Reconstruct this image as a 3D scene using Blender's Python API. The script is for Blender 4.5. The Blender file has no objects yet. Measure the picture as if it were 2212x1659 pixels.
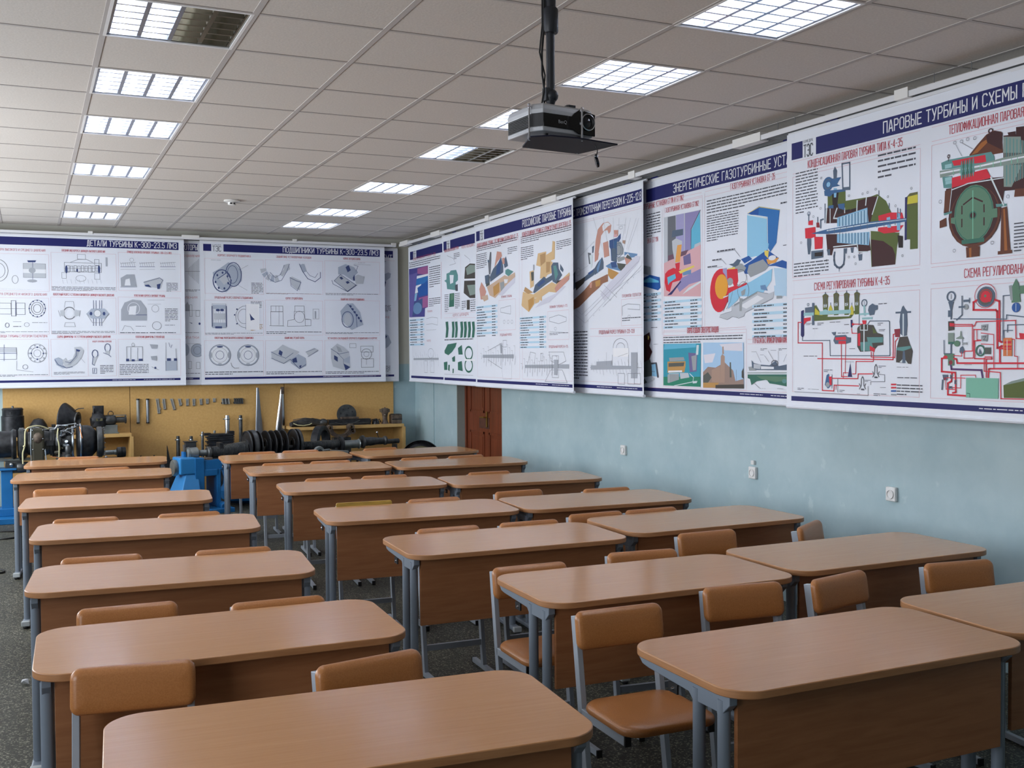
import bpy, bmesh, math, random, json
from mathutils import Vector, Matrix

# ------------------------------------------------------------------ camera, light, exposure
SC = bpy.context.scene
COL = SC.collection
R_ = math.radians
SC.view_settings.view_transform = 'Standard'
SC.view_settings.look = 'None'
SC.view_settings.gamma = 1.0
SC.view_settings.use_curve_mapping = False
SC.view_settings.exposure = 0.92
CAM_Z = 1.72
def make_camera():
    yaw, pitch, roll = R_(24.65), R_(-1.70), R_(-0.38)
    cy, sy, cp, sp = math.cos(yaw), math.sin(yaw), math.cos(pitch), math.sin(pitch)
    f = Vector((sy*cp, cy*cp, sp)); r = Vector((cy, -sy, 0)); u = r.cross(f)
    c, s = math.cos(roll), math.sin(roll)
    r2 = c*r + s*u; u2 = -s*r + c*u
    m = Matrix(((r2.x, u2.x, -f.x, 0), (r2.y, u2.y, -f.y, 0), (r2.z, u2.z, -f.z, CAM_Z), (0, 0, 0, 1)))
    cd = bpy.data.cameras.new('camera'); cd.sensor_width = 36; cd.lens = 36*2275/2212
    cd.clip_start = 0.05; cd.clip_end = 100
    ob = bpy.data.objects.new('camera', cd); COL.objects.link(ob); ob.matrix_world = m
    SC.camera = ob
make_camera()

w = bpy.data.worlds.new('sky'); SC.world = w; w.use_nodes = True
w.node_tree.nodes['Background'].inputs[0].default_value = (0.75, 0.85, 1.0, 1)
w.node_tree.nodes['Background'].inputs[1].default_value = 1.0

XW, XL, YF, YB, ZC = 4.70, -2.055, 13.35, -2.4, 3.23       # right, left, far, rear walls, ceiling
WINDOWS = [(0.2, 2.4), (3.4, 5.6), (6.6, 8.8), (9.9, 12.3)]  # y spans of the daylight windows in the left wall
WZ = (0.95, 2.85)
DAY = 62.0
def daylight():
    for i, (a, b) in enumerate(WINDOWS):
        ld = bpy.data.lights.new('daylight', 'AREA'); ld.shape = 'RECTANGLE'
        ld.size = WZ[1]-WZ[0]-0.1; ld.size_y = b-a-0.1
        ld.energy = DAY*(0.55, 0.28, 1.05, 1.2)[i]; ld.color = (0.93, 0.96, 1.0)
        o = bpy.data.objects.new('daylight', ld); COL.objects.link(o)
        o.location = (XL-0.22, (a+b)/2, (WZ[0]+WZ[1])/2); o.rotation_euler = (0, R_(-90), 0)
daylight()
TUBE_E = 13.0

# ------------------------------------------------------------------ helpers
def lin(c):
    return tuple(((x/255)/12.92 if x/255 <= 0.04045 else ((x/255+0.055)/1.055)**2.4) for x in c) + (1,)
MATS = {}
def mat(name, rgb=(200, 200, 200), rough=0.6, metal=0.0, spec=0.5, emit=None, estr=0, coat=0):
    if name in MATS: return MATS[name]
    m = bpy.data.materials.new(name); m.use_nodes = True
    b = m.node_tree.nodes['Principled BSDF']
    b.inputs['Base Color'].default_value = lin(rgb)
    b.inputs['Roughness'].default_value = rough; b.inputs['Metallic'].default_value = metal
    b.inputs['Specular IOR Level'].default_value = spec
    if coat: b.inputs['Coat Weight'].default_value = coat; b.inputs['Coat Roughness'].default_value = 0.12
    if emit: b.inputs['Emission Color'].default_value = lin(emit); b.inputs['Emission Strength'].default_value = estr
    MATS[name] = m
    return m
def ramp_noise(name, c1, c2, scale=(1, 1, 1), nscale=5, detail=4, rough=0.5, metal=0, dist=0.0, lo=0.35, hi=0.65, bump=0, coat=0, spec=0.5, c3=None):
    """procedural two/three colour material on object coordinates"""
    if name in MATS: return MATS[name]
    m = mat(name, c1, rough, metal, spec, coat=coat); nt = m.node_tree; n = nt.nodes; b = n['Principled BSDF']
    tc = n.new('ShaderNodeTexCoord'); mp = n.new('ShaderNodeMapping'); mp.inputs['Scale'].default_value = scale
    nz = n.new('ShaderNodeTexNoise'); nz.inputs['Scale'].default_value = nscale; nz.inputs['Detail'].default_value = detail
    nz.inputs['Distortion'].default_value = dist
    cr = n.new('ShaderNodeValToRGB'); e = cr.color_ramp.elements
    e[0].position = lo; e[0].color = lin(c1); e[1].position = hi; e[1].color = lin(c2)
    if c3: k = e.new((lo+hi)/2); k.color = lin(c3)
    nt.links.new(tc.outputs['Object'], mp.inputs[0]); nt.links.new(mp.outputs[0], nz.inputs['Vector'])
    nt.links.new(nz.outputs[0], cr.inputs[0]); nt.links.new(cr.outputs[0], b.inputs['Base Color'])
    if bump:
        bp = n.new('ShaderNodeBump'); bp.inputs['Strength'].default_value = bump; bp.inputs['Distance'].default_value = 0.002
        nt.links.new(nz.outputs[0], bp.inputs['Height']); nt.links.new(bp.outputs[0], b.inputs['Normal'])
    return m

class MB:
    """collects shapes, then links them as one mesh object"""
    def __init__(s, m=None): s.v = []; s.f = []; s.mi = []; s.ms = []; s.cur = 0; s.sm = []; s.smooth = False; s.X = None
    def m(s, name):
        if name not in s.ms: s.ms.append(name)
        s.cur = s.ms.index(name); return s
    def add(s, vs, fs, smooth=None):
        k = len(s.v)
        if s.X is not None: vs = [s.X @ Vector(p) for p in vs]
        s.v += [tuple(p) for p in vs]; s.f += [tuple(i+k for i in q) for q in fs]
        s.mi += [s.cur]*len(fs); s.sm += [s.smooth if smooth is None else smooth]*len(fs); return s
    def box(s, x, y, z, a, b, c, M=None):
        vs = [Vector((sx*a/2, sy*b/2, sz*c/2)) for sx in (-1, 1) for sy in (-1, 1) for sz in (-1, 1)]
        if M is not None: vs = [M @ p for p in vs]
        vs = [p+Vector((x, y, z)) for p in vs]
        return s.add(vs, [(0, 1, 3, 2), (4, 6, 7, 5), (0, 4, 5, 1), (2, 3, 7, 6), (0, 2, 6, 4), (1, 5, 7, 3)], False)
    def bx(s, x0, x1, y0, y1, z0, z1): return s.box((x0+x1)/2, (y0+y1)/2, (z0+z1)/2, x1-x0, y1-y0, z1-z0)
    def bar(s, p0, p1, a, b, up=(0, 0, 1)):
        """rectangular bar from p0 to p1; a = width across, b = size along up"""
        p0, p1 = Vector(p0), Vector(p1); d = (p1-p0).normalized(); up = Vector(up)
        r = d.cross(up)
        if r.length < 1e-6: r = d.cross(Vector((0, 1, 0)))
        r.normalize(); u = r.cross(d)
        vs = [q+r*sx*a/2+u*sz*b/2 for q in (p0, p1) for sx in (-1, 1) for sz in (-1, 1)]
        return s.add(vs, [(0, 1, 3, 2), (4, 6, 7, 5), (0, 4, 5, 1), (2, 3, 7, 6), (0, 2, 6, 4), (1, 5, 7, 3)], False)
    def frame(s, d):
        d = Vector(d).normalized(); a = Vector((0, 0, 1)) if abs(d.z) < 0.9 else Vector((1, 0, 0))
        u = d.cross(a).normalized(); return u, d.cross(u), d
    def lathe(s, prof, o=(0, 0, 0), ax=(0, 0, 1), n=20, smooth=True, a0=0, a1=360, cap=True):
        """prof: (radius, height along ax) pairs"""
        o = Vector(o); u, v, d = s.frame(ax); full = abs(a1-a0) >= 360; k = n if full else n+1
        vs = []
        for r, h in prof:
            for i in range(k):
                t = R_(a0+(a1-a0)*i/n); vs.append(o+d*h+(u*math.cos(t)+v*math.sin(t))*r)
        fs = []
        for j in range(len(prof)-1):
            for i in range(n):
                i2 = (i+1) % k; fs.append((j*k+i, j*k+i2, (j+1)*k+i2, (j+1)*k+i))
        s.add(vs, fs, smooth)
        if cap and full:
            for j in (0, len(prof)-1):
                if prof[j][0] > 1e-5: s.add(vs[j*k:j*k+k], [tuple(range(k)) if j else tuple(reversed(range(k)))], False)
        return s
    def cyl(s, p0, p1, r, r1=None, n=14):
        p0, p1 = Vector(p0), Vector(p1); L = (p1-p0).length
        return s.lathe([(r, 0), (r if r1 is None else r1, L)], p0, p1-p0, n)
    def tube(s, pts, r, n=6):
        pts = [Vector(p) for p in pts]; vs = []; prev = None
        for i, p in enumerate(pts):
            d = (pts[min(i+1, len(pts)-1)]-pts[max(i-1, 0)]).normalized()
            u, v, _ = s.frame(d)
            if prev is not None:
                u = (prev-d*prev.dot(d)); u = u.normalized() if u.length > 1e-6 else s.frame(d)[0]; v = d.cross(u)
            prev = u
            vs += [p+(u*math.cos(2*math.pi*k/n)+v*math.sin(2*math.pi*k/n))*r for k in range(n)]
        fs = [(i*n+k, i*n+(k+1) % n, (i+1)*n+(k+1) % n, (i+1)*n+k) for i in range(len(pts)-1) for k in range(n)]
        fs += [tuple(reversed(range(n))), tuple((len(pts)-1)*n+k for k in range(n))]
        return s.add(vs, fs, True)
    def ball(s, c, r, n=14, sc=(1, 1, 1)):
        h = n//2
        vs = [Vector(c)+Vector((r*sc[0]*math.sin(math.pi*j/h)*math.cos(2*math.pi*i/n), r*sc[1]*math.sin(math.pi*j/h)*math.sin(2*math.pi*i/n), r*sc[2]*math.cos(math.pi*j/h))) for j in range(h+1) for i in range(n)]
        return s.add(vs, [(j*n+i, (j+1)*n+i, (j+1)*n+(i+1) % n, j*n+(i+1) % n) for j in range(h) for i in range(n)], True)
    def prism(s, pts, z0, z1, side=None, M=None):
        n = len(pts); k = Matrix.Identity(4) if M is None else M
        vs = [k @ Vector((x, y, z0)) for x, y in pts]+[k @ Vector((x, y, z1)) for x, y in pts]
        s.add(vs, [tuple(reversed(range(n))), tuple(range(n, 2*n))], False)
        c = s.cur
        if side: s.m(side)
        s.add(vs, [(i, (i+1) % n, n+(i+1) % n, n+i) for i in range(n)], True)
        s.cur = c; return s
    def rings(s, loops, caps=True, smooth=True):
        n = len(loops[0]); vs = [p for l in loops for p in l]
        s.add(vs, [(j*n+i, j*n+(i+1) % n, (j+1)*n+(i+1) % n, (j+1)*n+i) for j in range(len(loops)-1) for i in range(n)], smooth)
        if caps: s.add(loops[0], [tuple(reversed(range(n)))], smooth); s.add(loops[-1], [tuple(range(n))], smooth)
        return s
    def mesh(s, name, weld=True):
        me = bpy.data.meshes.new(name); me.from_pydata(s.v, [], s.f)
        for x in s.ms: me.materials.append(MATS[x])
        me.polygons.foreach_set('material_index', s.mi); me.polygons.foreach_set('use_smooth', s.sm)
        if weld:
            bm = bmesh.new(); bm.from_mesh(me); bmesh.ops.remove_doubles(bm, verts=bm.verts, dist=1e-5)
            bmesh.ops.recalc_face_normals(bm, faces=bm.faces); bm.to_mesh(me); bm.free()
        if any(s.sm): me.set_sharp_from_angle(angle=R_(38))
        me.update(); return me
    def build(s, name, parent=None, bevel=0, weld=True, seg=2):
        o = bpy.data.objects.new(name, s.mesh(name, weld)); COL.objects.link(o)
        if parent: o.parent = parent
        if bevel:
            md = o.modifiers.new('bevel', 'BEVEL'); md.width = bevel; md.segments = seg; md.limit_method = 'ANGLE'; md.angle_limit = R_(40)
            md.harden_normals = False
        return o
def tag(o, label=None, cat=None, group=None, kind=None):
    if label: o['label'] = label
    if cat: o['category'] = cat
    if group: o['group'] = group
    if kind: o['kind'] = kind
    return o
def thing(name, loc, label, cat, rz=0, group=None):
    o = bpy.data.objects.new(name, None); COL.objects.link(o); o.empty_display_size = 0.1
    o.location = loc; o.rotation_euler = (0, 0, R_(rz)); return tag(o, label, cat, group)
def copy_tree(o, parent=None):
    c = o.copy(); COL.objects.link(c)
    if parent: c.parent = parent
    for ch in list(o.children): copy_tree(ch, c)
    return c
def rrect(w_, d_, r, n=6):
    out = []
    for sx, sy, a in ((1, 1, 0), (-1, 1, 90), (-1, -1, 180), (1, -1, 270)):
        for i in range(n+1):
            t = R_(a+90*i/n); out.append((sx*(w_/2-r)+r*math.cos(t), sy*(d_/2-r)+r*math.sin(t)))
    return out
# ------------------------------------------------------------------ materials
ramp_noise('desk_laminate', (184, 130, 82), (192, 140, 91), (1.2, 26, 4), 3.2, 5, 0.19, dist=0.8, lo=0.25, hi=0.75, spec=0.5)
ramp_noise('desk_edge', (156, 108, 70), (168, 120, 80), (3, 3, 30), 3, 3, 0.4)
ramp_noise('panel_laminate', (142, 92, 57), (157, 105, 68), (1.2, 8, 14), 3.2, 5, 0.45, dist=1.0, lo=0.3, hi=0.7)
mat('desk_metal', (122, 132, 144), 0.42, 0.15)
mat('chair_metal', (158, 166, 176), 0.40, 0.1)
mat('black_plastic', (18, 18, 20), 0.45)
mat('foot_cap', (176, 182, 184), 0.4)
ramp_noise('tan_vinyl', (164, 106, 58), (174, 116, 66), (1, 1, 1), 220, 2, 0.33, bump=0.05)
ramp_noise('worn_plywood', (190, 152, 62), (150, 122, 52), (2, 2, 12), 6, 5, 0.5, lo=0.3, hi=0.7)
mat('chrome', (200, 200, 205), 0.18, 1.0)
mat('white_plastic', (224, 224, 222), 0.45)
mat('rail_white', (216, 218, 222), 0.45)
mat('track_grey', (118, 122, 124), 0.5)
mat('white_scrap', (205, 208, 212), 0.9)

def wall_material():
    """painted plaster: blue oil paint up to the dado line, off-white above, with blotches"""
    m = mat('wall_paint', (160, 195, 200), 0.42, spec=0.35); nt = m.node_tree; n = nt.nodes; b = n['Principled BSDF']
    tc = n.new('ShaderNodeTexCoord'); sp = n.new('ShaderNodeSeparateXYZ'); nt.links.new(tc.outputs['Object'], sp.inputs[0])
    gt = n.new('ShaderNodeMath'); gt.operation = 'GREATER_THAN'; gt.inputs[1].default_value = 1.58
    nt.links.new(sp.outputs['Z'], gt.inputs[0])
    nz = n.new('ShaderNodeTexNoise'); nz.inputs['Scale'].default_value = 1.7; nz.inputs['Detail'].default_value = 7; nz.inputs['Roughness'].default_value = 0.62
    nt.links.new(tc.outputs['Object'], nz.inputs['Vector'])
    cr = n.new('ShaderNodeValToRGB'); e = cr.color_ramp.elements
    e[0].position = 0.36; e[0].color = lin((158, 183, 190)); e[1].position = 0.66; e[1].color = lin((175, 197, 202))
    nt.links.new(nz.outputs[0], cr.inputs[0])
    n2 = n.new('ShaderNodeTexNoise'); n2.inputs['Scale'].default_value = 9; n2.inputs['Detail'].default_value = 5
    nt.links.new(tc.outputs['Object'], n2.inputs['Vector'])
    c2 = n.new('ShaderNodeValToRGB'); e = c2.color_ramp.elements
    e[0].position = 0.66; e[0].color = (0, 0, 0, 1); e[1].position = 0.74; e[1].color = (1, 1, 1, 1)
    nt.links.new(n2.outputs[0], c2.inputs[0])
    mx = n.new('ShaderNodeMixRGB'); mx.inputs[2].default_value = lin((198, 216, 216)); sc = n.new('ShaderNodeMath'); sc.operation = 'MULTIPLY'; sc.inputs[1].default_value = 0.45
    nt.links.new(c2.outputs[0], sc.inputs[0]); nt.links.new(sc.outputs[0], mx.inputs[0]); nt.links.new(cr.outputs[0], mx.inputs[1])
    m2 = n.new('ShaderNodeMixRGB'); m2.inputs[2].default_value = lin((196, 196, 186))
    nt.links.new(gt.outputs[0], m2.inputs[0]); nt.links.new(mx.outputs[0], m2.inputs[1]); nt.links.new(m2.outputs[0], b.inputs['Base Color'])
    bp = n.new('ShaderNodeBump'); bp.inputs['Strength'].default_value = 0.25; bp.inputs['Distance'].default_value = 0.01
    nt.links.new(nz.outputs[0], bp.inputs['Height']); nt.links.new(bp.outputs[0], b.inputs['Normal'])
wall_material()
mat('jamb_grey', (150, 158, 152), 0.7)

def terrazzo():
    m = mat('terrazzo', (92, 92, 86), 0.5, spec=0.3); nt = m.node_tree; n = nt.nodes; b = n['Principled BSDF']
    tc = n.new('ShaderNodeTexCoord')
    vo = n.new('ShaderNodeTexVoronoi'); vo.inputs['Scale'].default_value = 150
    nt.links.new(tc.outputs['Object'], vo.inputs['Vector'])
    cr = n.new('ShaderNodeValToRGB'); cr.color_ramp.interpolation = 'LINEAR'; e = cr.color_ramp.elements
    e[0].position = 0.0; e[0].color = lin((46, 46, 40)); e[1].position = 0.55; e[1].color = lin((62, 63, 55))
    k = e.new(0.8); k.color = lin((80, 80, 69)); k = e.new(0.93); k.color = lin((146, 144, 128))
    sep = n.new('ShaderNodeSeparateColor'); nt.links.new(vo.outputs['Color'], sep.inputs[0]); nt.links.new(sep.outputs[0], cr.inputs[0])
    nz = n.new('ShaderNodeTexNoise'); nz.inputs['Scale'].default_value = 1.3; nz.inputs['Detail'].default_value = 5
    nt.links.new(tc.outputs['Object'], nz.inputs['Vector'])
    mx = n.new('ShaderNodeMixRGB'); mx.blend_type = 'MULTIPLY'; mx.inputs[0].default_value = 0.8
    c2 = n.new('ShaderNodeValToRGB'); e = c2.color_ramp.elements; e[0].position = 0.35; e[0].color = lin((190, 190, 186)); e[1].position = 0.65; e[1].color = (1, 1, 1, 1)
    nt.links.new(nz.outputs[0], c2.inputs[0]); nt.links.new(cr.outputs[0], mx.inputs[1]); nt.links.new(c2.outputs[0], mx.inputs[2])
    br = n.new('ShaderNodeTexBrick'); br.inputs['Scale'].default_value = 1.0; br.offset = 0; br.inputs['Brick Width'].default_value = 1.1; br.inputs['Row Height'].default_value = 1.1
    br.inputs['Mortar Size'].default_value = 0.004; br.inputs['Color1'].default_value = (1, 1, 1, 1); br.inputs['Color2'].default_value = (1, 1, 1, 1); br.inputs['Mortar'].default_value = (0.35, 0.35, 0.33, 1)
    nt.links.new(tc.outputs['Object'], br.inputs['Vector'])
    m3 = n.new('ShaderNodeMixRGB'); m3.blend_type = 'MULTIPLY'; m3.inputs[0].default_value = 0.8
    nt.links.new(mx.outputs[0], m3.inputs[1]); nt.links.new(br.outputs[0], m3.inputs[2]); nt.links.new(m3.outputs[0], b.inputs['Base Color'])
terrazzo()
ramp_noise('ceiling_tile', (204, 198, 191), (213, 207, 200), (1, 1, 1), 90, 3, 0.9, bump=0.3)
mat('ceiling_bar', (190, 185, 182), 0.95, spec=0.1)
mat('ceiling_gap', (140, 133, 128), 0.9)

# ------------------------------------------------------------------ setting
def struct(mb, name, **k):
    o = mb.build(name, **k); o['kind'] = 'structure'; return o
FIX = [(0, j, l) for j, l in ((-3, (1, 1, 1, 1)), (-1, (1, 1, 0, 0)), (1, (1, 1, 1, 1)), (3, (1, 1, 1, 1)), (6, (1, 1, 1, 1)), (9, (1, 1, 1, 1)), (11, (1, 1, 1, 1)))]
FIX += [(4, j, l) for j, l in ((-5, (1, 1, 1, 1)), (-3, (1, 1, 1, 1)), (-1, (1, 1, 1, 1)), (1, (1, 1, 1, 1)), (3, (1, 1, 0, 0)), (6, (1, 1, 1, 1)), (9, (1, 1, 1, 1)), (11, (1, 1, 1, 1)))]
GX, GY = 0.345, 5.362
def shell():
    struct(MB().m('terrazzo').bx(XL-0.3, XW+0.3, YB-0.3, YF+0.3, -0.12, 0), 'floor')
    b = MB().m('wall_paint').bx(XL-0.3, XW+0.3, YF, YF+0.2, 0, ZC+0.2); struct(b, 'wall_far')
    b = MB().m('wall_paint').bx(XL-0.3, XW+0.3, YB-0.2, YB, 0, ZC+0.2); struct(b, 'wall_rear')
    # right wall with the door niche
    dy0, dy1, dz = 10.51, 11.85, 2.15
    b = MB().m('wall_paint').bx(XW, XW+0.3, YB, dy0, 0, ZC+0.2).bx(XW, XW+0.3, dy1, YF, 0, ZC+0.2).bx(XW, XW+0.3, dy0, dy1, dz, ZC+0.2)
    b.bx(XW+0.3, XW+0.34, dy0-0.1, dy1+0.1, 0, dz+0.1)
    b.bx(XW-0.012, XW, 12.62, 12.70, 0, 1.9)     # vertical strip of trunking painted over
    struct(b, 'wall_right')
    j = MB().m('jamb_grey').bx(XW+0.001, XW+0.17, dy1-0.012, dy1, 0, dz).bx(XW+0.001, XW+0.17, dy0, dy0+0.012, 0, dz).bx(XW+0.001, XW+0.17, dy0, dy1, dz-0.012, dz)
    struct(j, 'trim_1')
    # left wall with windows
    b = MB().m('wall_paint'); ys = [YB]+[v for w_ in WINDOWS for v in w_]+[YF]
    for i in range(0, len(ys), 2): b.bx(XL-0.3, XL, ys[i], ys[i+1], 0, ZC+0.2)
    for a, c in WINDOWS: b.bx(XL-0.3, XL, a, c, 0, WZ[0]); b.bx(XL-0.3, XL, a, c, WZ[1], ZC+0.2)
    struct(b, 'wall_left')
    g = mat('window_glass', (235, 245, 245), 0.02); g.node_tree.nodes['Principled BSDF'].inputs['Transmission Weight'].default_value = 1.0
    for i, (a, c) in enumerate(WINDOWS):
        f = MB().m('white_plastic'); x0, x1 = XL-0.16, XL-0.10
        f.bx(x0, x1, a, a+0.06, *WZ).bx(x0, x1, c-0.06, c, *WZ).bx(x0, x1, a, c, WZ[0], WZ[0]+0.06).bx(x0, x1, a, c, WZ[1]-0.06, WZ[1])
        f.bx(x0, x1, (a+c)/2-0.04, (a+c)/2+0.04, *WZ).bx(XL-0.16, XL+0.12, a-0.03, c+0.03, WZ[0]-0.03, WZ[0])
        o = struct(f, 'window_%d' % (i+1))
    # ceiling: tiles, bars, with openings for the luminaires
    t = MB().m('ceiling_tile'); fx = {(i, j) for i, j, _ in FIX}
    for i in range(-4, 8):
        for j in range(-13, 14):
            if (i, j) in fx: continue
            x0, y0 = GX+0.6*i, GY+0.6*j; x1, y1 = min(x0+0.6, XW), min(y0+0.6, YF); y0 = max(y0, YB)
            if x0 >= XW or y0 >= YF or y1 <= YB: continue
            t.bx(x0, x1, y0, y1, ZC+0.002, ZC+0.03)
    t.m('ceiling_gap').bx(XL-0.3, XW+0.3, YB-0.3, YF+0.3, ZC+0.16, ZC+0.2)
    struct(t, 'ceiling')
    b = MB().m('ceiling_bar')
    for i in range(-4, 8): b.bx(GX+0.6*i-0.014, GX+0.6*i+0.014, YB, YF, ZC-0.001, ZC+0.005)
    for j in range(-12, 14):
        y = GY+0.6*j; b.bx(XL, XW, y-0.010, y+0.010, ZC, ZC+0.005)
    b.m('ceiling_gap')
    for j in range(-12, 14):
        y = GY+0.6*j; b.bx(XL, XW, y-0.0125, y-0.010, ZC, ZC+0.0055)
    for i in range(-4, 8): b.bx(GX+0.6*i+0.014, GX+0.6*i+0.0165, YB, YF, ZC-0.0005, ZC+0.0055)
    b.m('ceiling_bar').bx(XW-0.02, XW, YB, YF, ZC-0.003, ZC+0.006).bx(XL, XW, YF-0.02, YF, ZC-0.003, ZC+0.006)
    struct(b, 'trim_2')
shell()

# ------------------------------------------------------------------ ceiling luminaires
mat('reflector', (225, 228, 232), 0.25, 0.4)
mat('louvre_shade_tone', (122, 116, 100), 0.22, 0.85)  # darker copy of the louvre colour, painted shade for the unlit half
mat('louvre_blade', (168, 176, 192), 0.25, 0.75)
mat('housing_white', (235, 235, 235), 0.6)
mat('tube_on', (255, 255, 255), 0.5, emit=(240, 244, 255), estr=TUBE_E)
mat('tube_off', (205, 210, 205), 0.25)
def fixture():
    M_ = {}
    for key, lit in (('full', (1, 1, 1, 1)), ('half', (1, 1, 0, 0))):
        fr = MB().m('ceiling_bar' if 0 else 'housing_white')
        for a in (0, 1):
            for s_ in (-1, 1):
                if a: fr.box(s_*0.291, 0, 0.001, 0.014, 0.596, 0.006)
                else: fr.box(0, s_*0.291, 0.001, 0.596, 0.014, 0.006)
        h = MB().m('housing_white')
        for s_ in (-1, 1): h.box(s_*0.290, 0, 0.055, 0.004, 0.584, 0.10); h.box(0, s_*0.290, 0.055, 0.584, 0.004, 0.10)
        h.box(0, 0, 0.107, 0.584, 0.584, 0.004)
        lv = MB()
        for k in range(5):
            x = -0.28+0.14*k; lv.m('louvre_blade' if lit[min(k, 3)] or k == 2 else 'louvre_shade_tone')
            lv.add([(x-0.010, -0.284, 0.006), (x+0.010, -0.284, 0.006), (x+0.002, -0.284, 0.042), (x-0.002, -0.284, 0.042), (x-0.010, 0.284, 0.006), (x+0.010, 0.284, 0.006), (x+0.002, 0.284, 0.042), (x-0.002, 0.284, 0.042)],
                   [(0, 1, 2, 3), (7, 6, 5, 4), (0, 4, 5, 1), (1, 5, 6, 2), (2, 6, 7, 3), (3, 7, 4, 0)])
        for k in range(4):
            x = -0.21+0.14*k; lv.m('louvre_blade' if lit[k] else 'louvre_shade_tone')
            for j in range(7):
                y = -0.279+0.093*j
                lv.add([(x-0.062, y-0.007, 0.006), (x-0.062, y+0.007, 0.006), (x-0.062, y, 0.05), (x+0.062, y-0.007, 0.006), (x+0.062, y+0.007, 0.006), (x+0.062, y, 0.05)], [(0, 2, 1), (3, 4, 5), (0, 1, 4, 3), (1, 2, 5, 4), (2, 0, 3, 5)])
        ms = {'frame': fr.mesh('frame'), 'housing': h.mesh('housing'), 'louvre': lv.mesh('louvre')}
        tb = [MB().m('tube_on').cyl((-0.21+0.14*k, -0.27, 0.080), (-0.21+0.14*k, 0.27, 0.080), 0.013, n=8).mesh('tube') if lit[k] else MB().m('tube_off').cyl((-0.21+0.14*k, -0.27, 0.080), (-0.21+0.14*k, 0.27, 0.080), 0.013, n=8).mesh('tube') for k in range(4)]
        # louvre blades below unlit tubes have their shade put into the colour
        M_[key] = (ms, tb, lit)
    n = {0: 0, 4: 0}
    words = ['nearest', 'second', 'third', 'fourth', 'fifth', 'sixth', 'seventh', 'eighth']
    for i, j, l in FIX:
        row = 'left' if i == 0 else 'right'; vis = not (j == -3 and i == 0 or j == -5)
        if vis: lab = 'louvred square ceiling light, %s row, %s one seen from the camera' % (row, words[n[i]]); n[i] += 1
        else: lab = 'louvred square ceiling light, %s row, overhead beyond the picture edge' % row
        if 0 in l: lab += ', right half unlit'
        o = thing('ceiling_light', (GX+0.6*i+0.3, GY+0.6*j+0.3, ZC), lab, 'ceiling light', 0, 'ceiling lights in two rows')
        ms, tb, _ = M_['half' if 0 in l else 'full']
        for k, me in ms.items():
            c = bpy.data.objects.new(k, me); COL.objects.link(c); c.parent = o
        for k, me in enumerate(tb):
            c = bpy.data.objects.new('tube', me); COL.objects.link(c); c.parent = o
            if not l[k]: c['label'] = 'unlit fluorescent tube'
fixture()
def detector():
    o = thing('smoke_detector', (1.84, 10.56, ZC), 'small white round smoke detector on the ceiling between the two rows of lights', 'smoke detector')
    MB().m('white_plastic').lathe([(0.0, 0.0), (0.075, 0.0), (0.08, -0.012), (0.06, -0.02), (0, -0.02)], n=24).build('base', o)
    MB().m('white_plastic').lathe([(0.038, -0.018), (0.04, -0.04), (0.03, -0.048), (0, -0.048)], n=20).m('black_plastic').box(-0.014, -0.036, -0.034, 0.02, 0.012, 0.014).box(0.016, -0.035, -0.034, 0.018, 0.012, 0.014).build('sensor_head', o)
detector()
# ------------------------------------------------------------------ desks
def make_desk():
    o = thing('school_desk', (0, 0, 0), '', 'desk', 0, 'school desks in the three rows')
    MB().m('desk_laminate').prism(rrect(1.19, 0.6, 0.105, 12), 0.735, 0.76, side='desk_edge').build('tabletop', o, bevel=0.003)
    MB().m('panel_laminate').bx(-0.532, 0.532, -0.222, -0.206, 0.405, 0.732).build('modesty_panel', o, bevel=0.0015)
    for s in (-1, 1):
        x = s*0.555
        for y in (-0.19, -0.065):
            MB().m('desk_metal').cyl((x, y, 0.045), (x, y, 0.712), 0.0195, n=16).build('leg', o)
        prof = [(-0.235, 0.705), (-0.235, 0.735), (0.262, 0.735), (0.262, 0.728), (0.235, 0.705), (0.20, 0.700), (-0.03, 0.690), (-0.05, 0.672), (-0.20, 0.672)]
        M = Matrix(((0, 0, 1, x), (1, 0, 0, 0), (0, 1, 0, 0), (0, 0, 0, 1)))
        a = MB().m('desk_metal').prism(prof, -0.014, 0.014, M=M).build('support_arm', o, bevel=0.002)
        MB().m('black_plastic').box(x+s*0.016, 0.05, 0.678, 0.006, 0.05, 0.030).m('chrome').lathe([(0.0, 0.006), (0.004, 0.005), (0.006, 0)], (x+s*0.019, 0.05, 0.676), (s, 0, 0), 10).build('bag_hook', a)
        f = MB().m('desk_metal').box(x, -0.02, 0.030, 0.048, 0.50, 0.028).build('foot', o, bevel=0.008)
        for y in (-0.275, 0.235):
            MB().m('foot_cap').box(x, y, 0.031, 0.050, 0.03, 0.032).m('black_plastic').lathe([(0.016, 0), (0.018, 0.016)], (x, y, 0), n=12).build('foot_cap', f, bevel=0.004)
    MB().m('desk_metal').bx(-0.54, 0.54, -0.09, -0.05, 0.700, 0.730).build('cross_beam', o)
    return o
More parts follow.
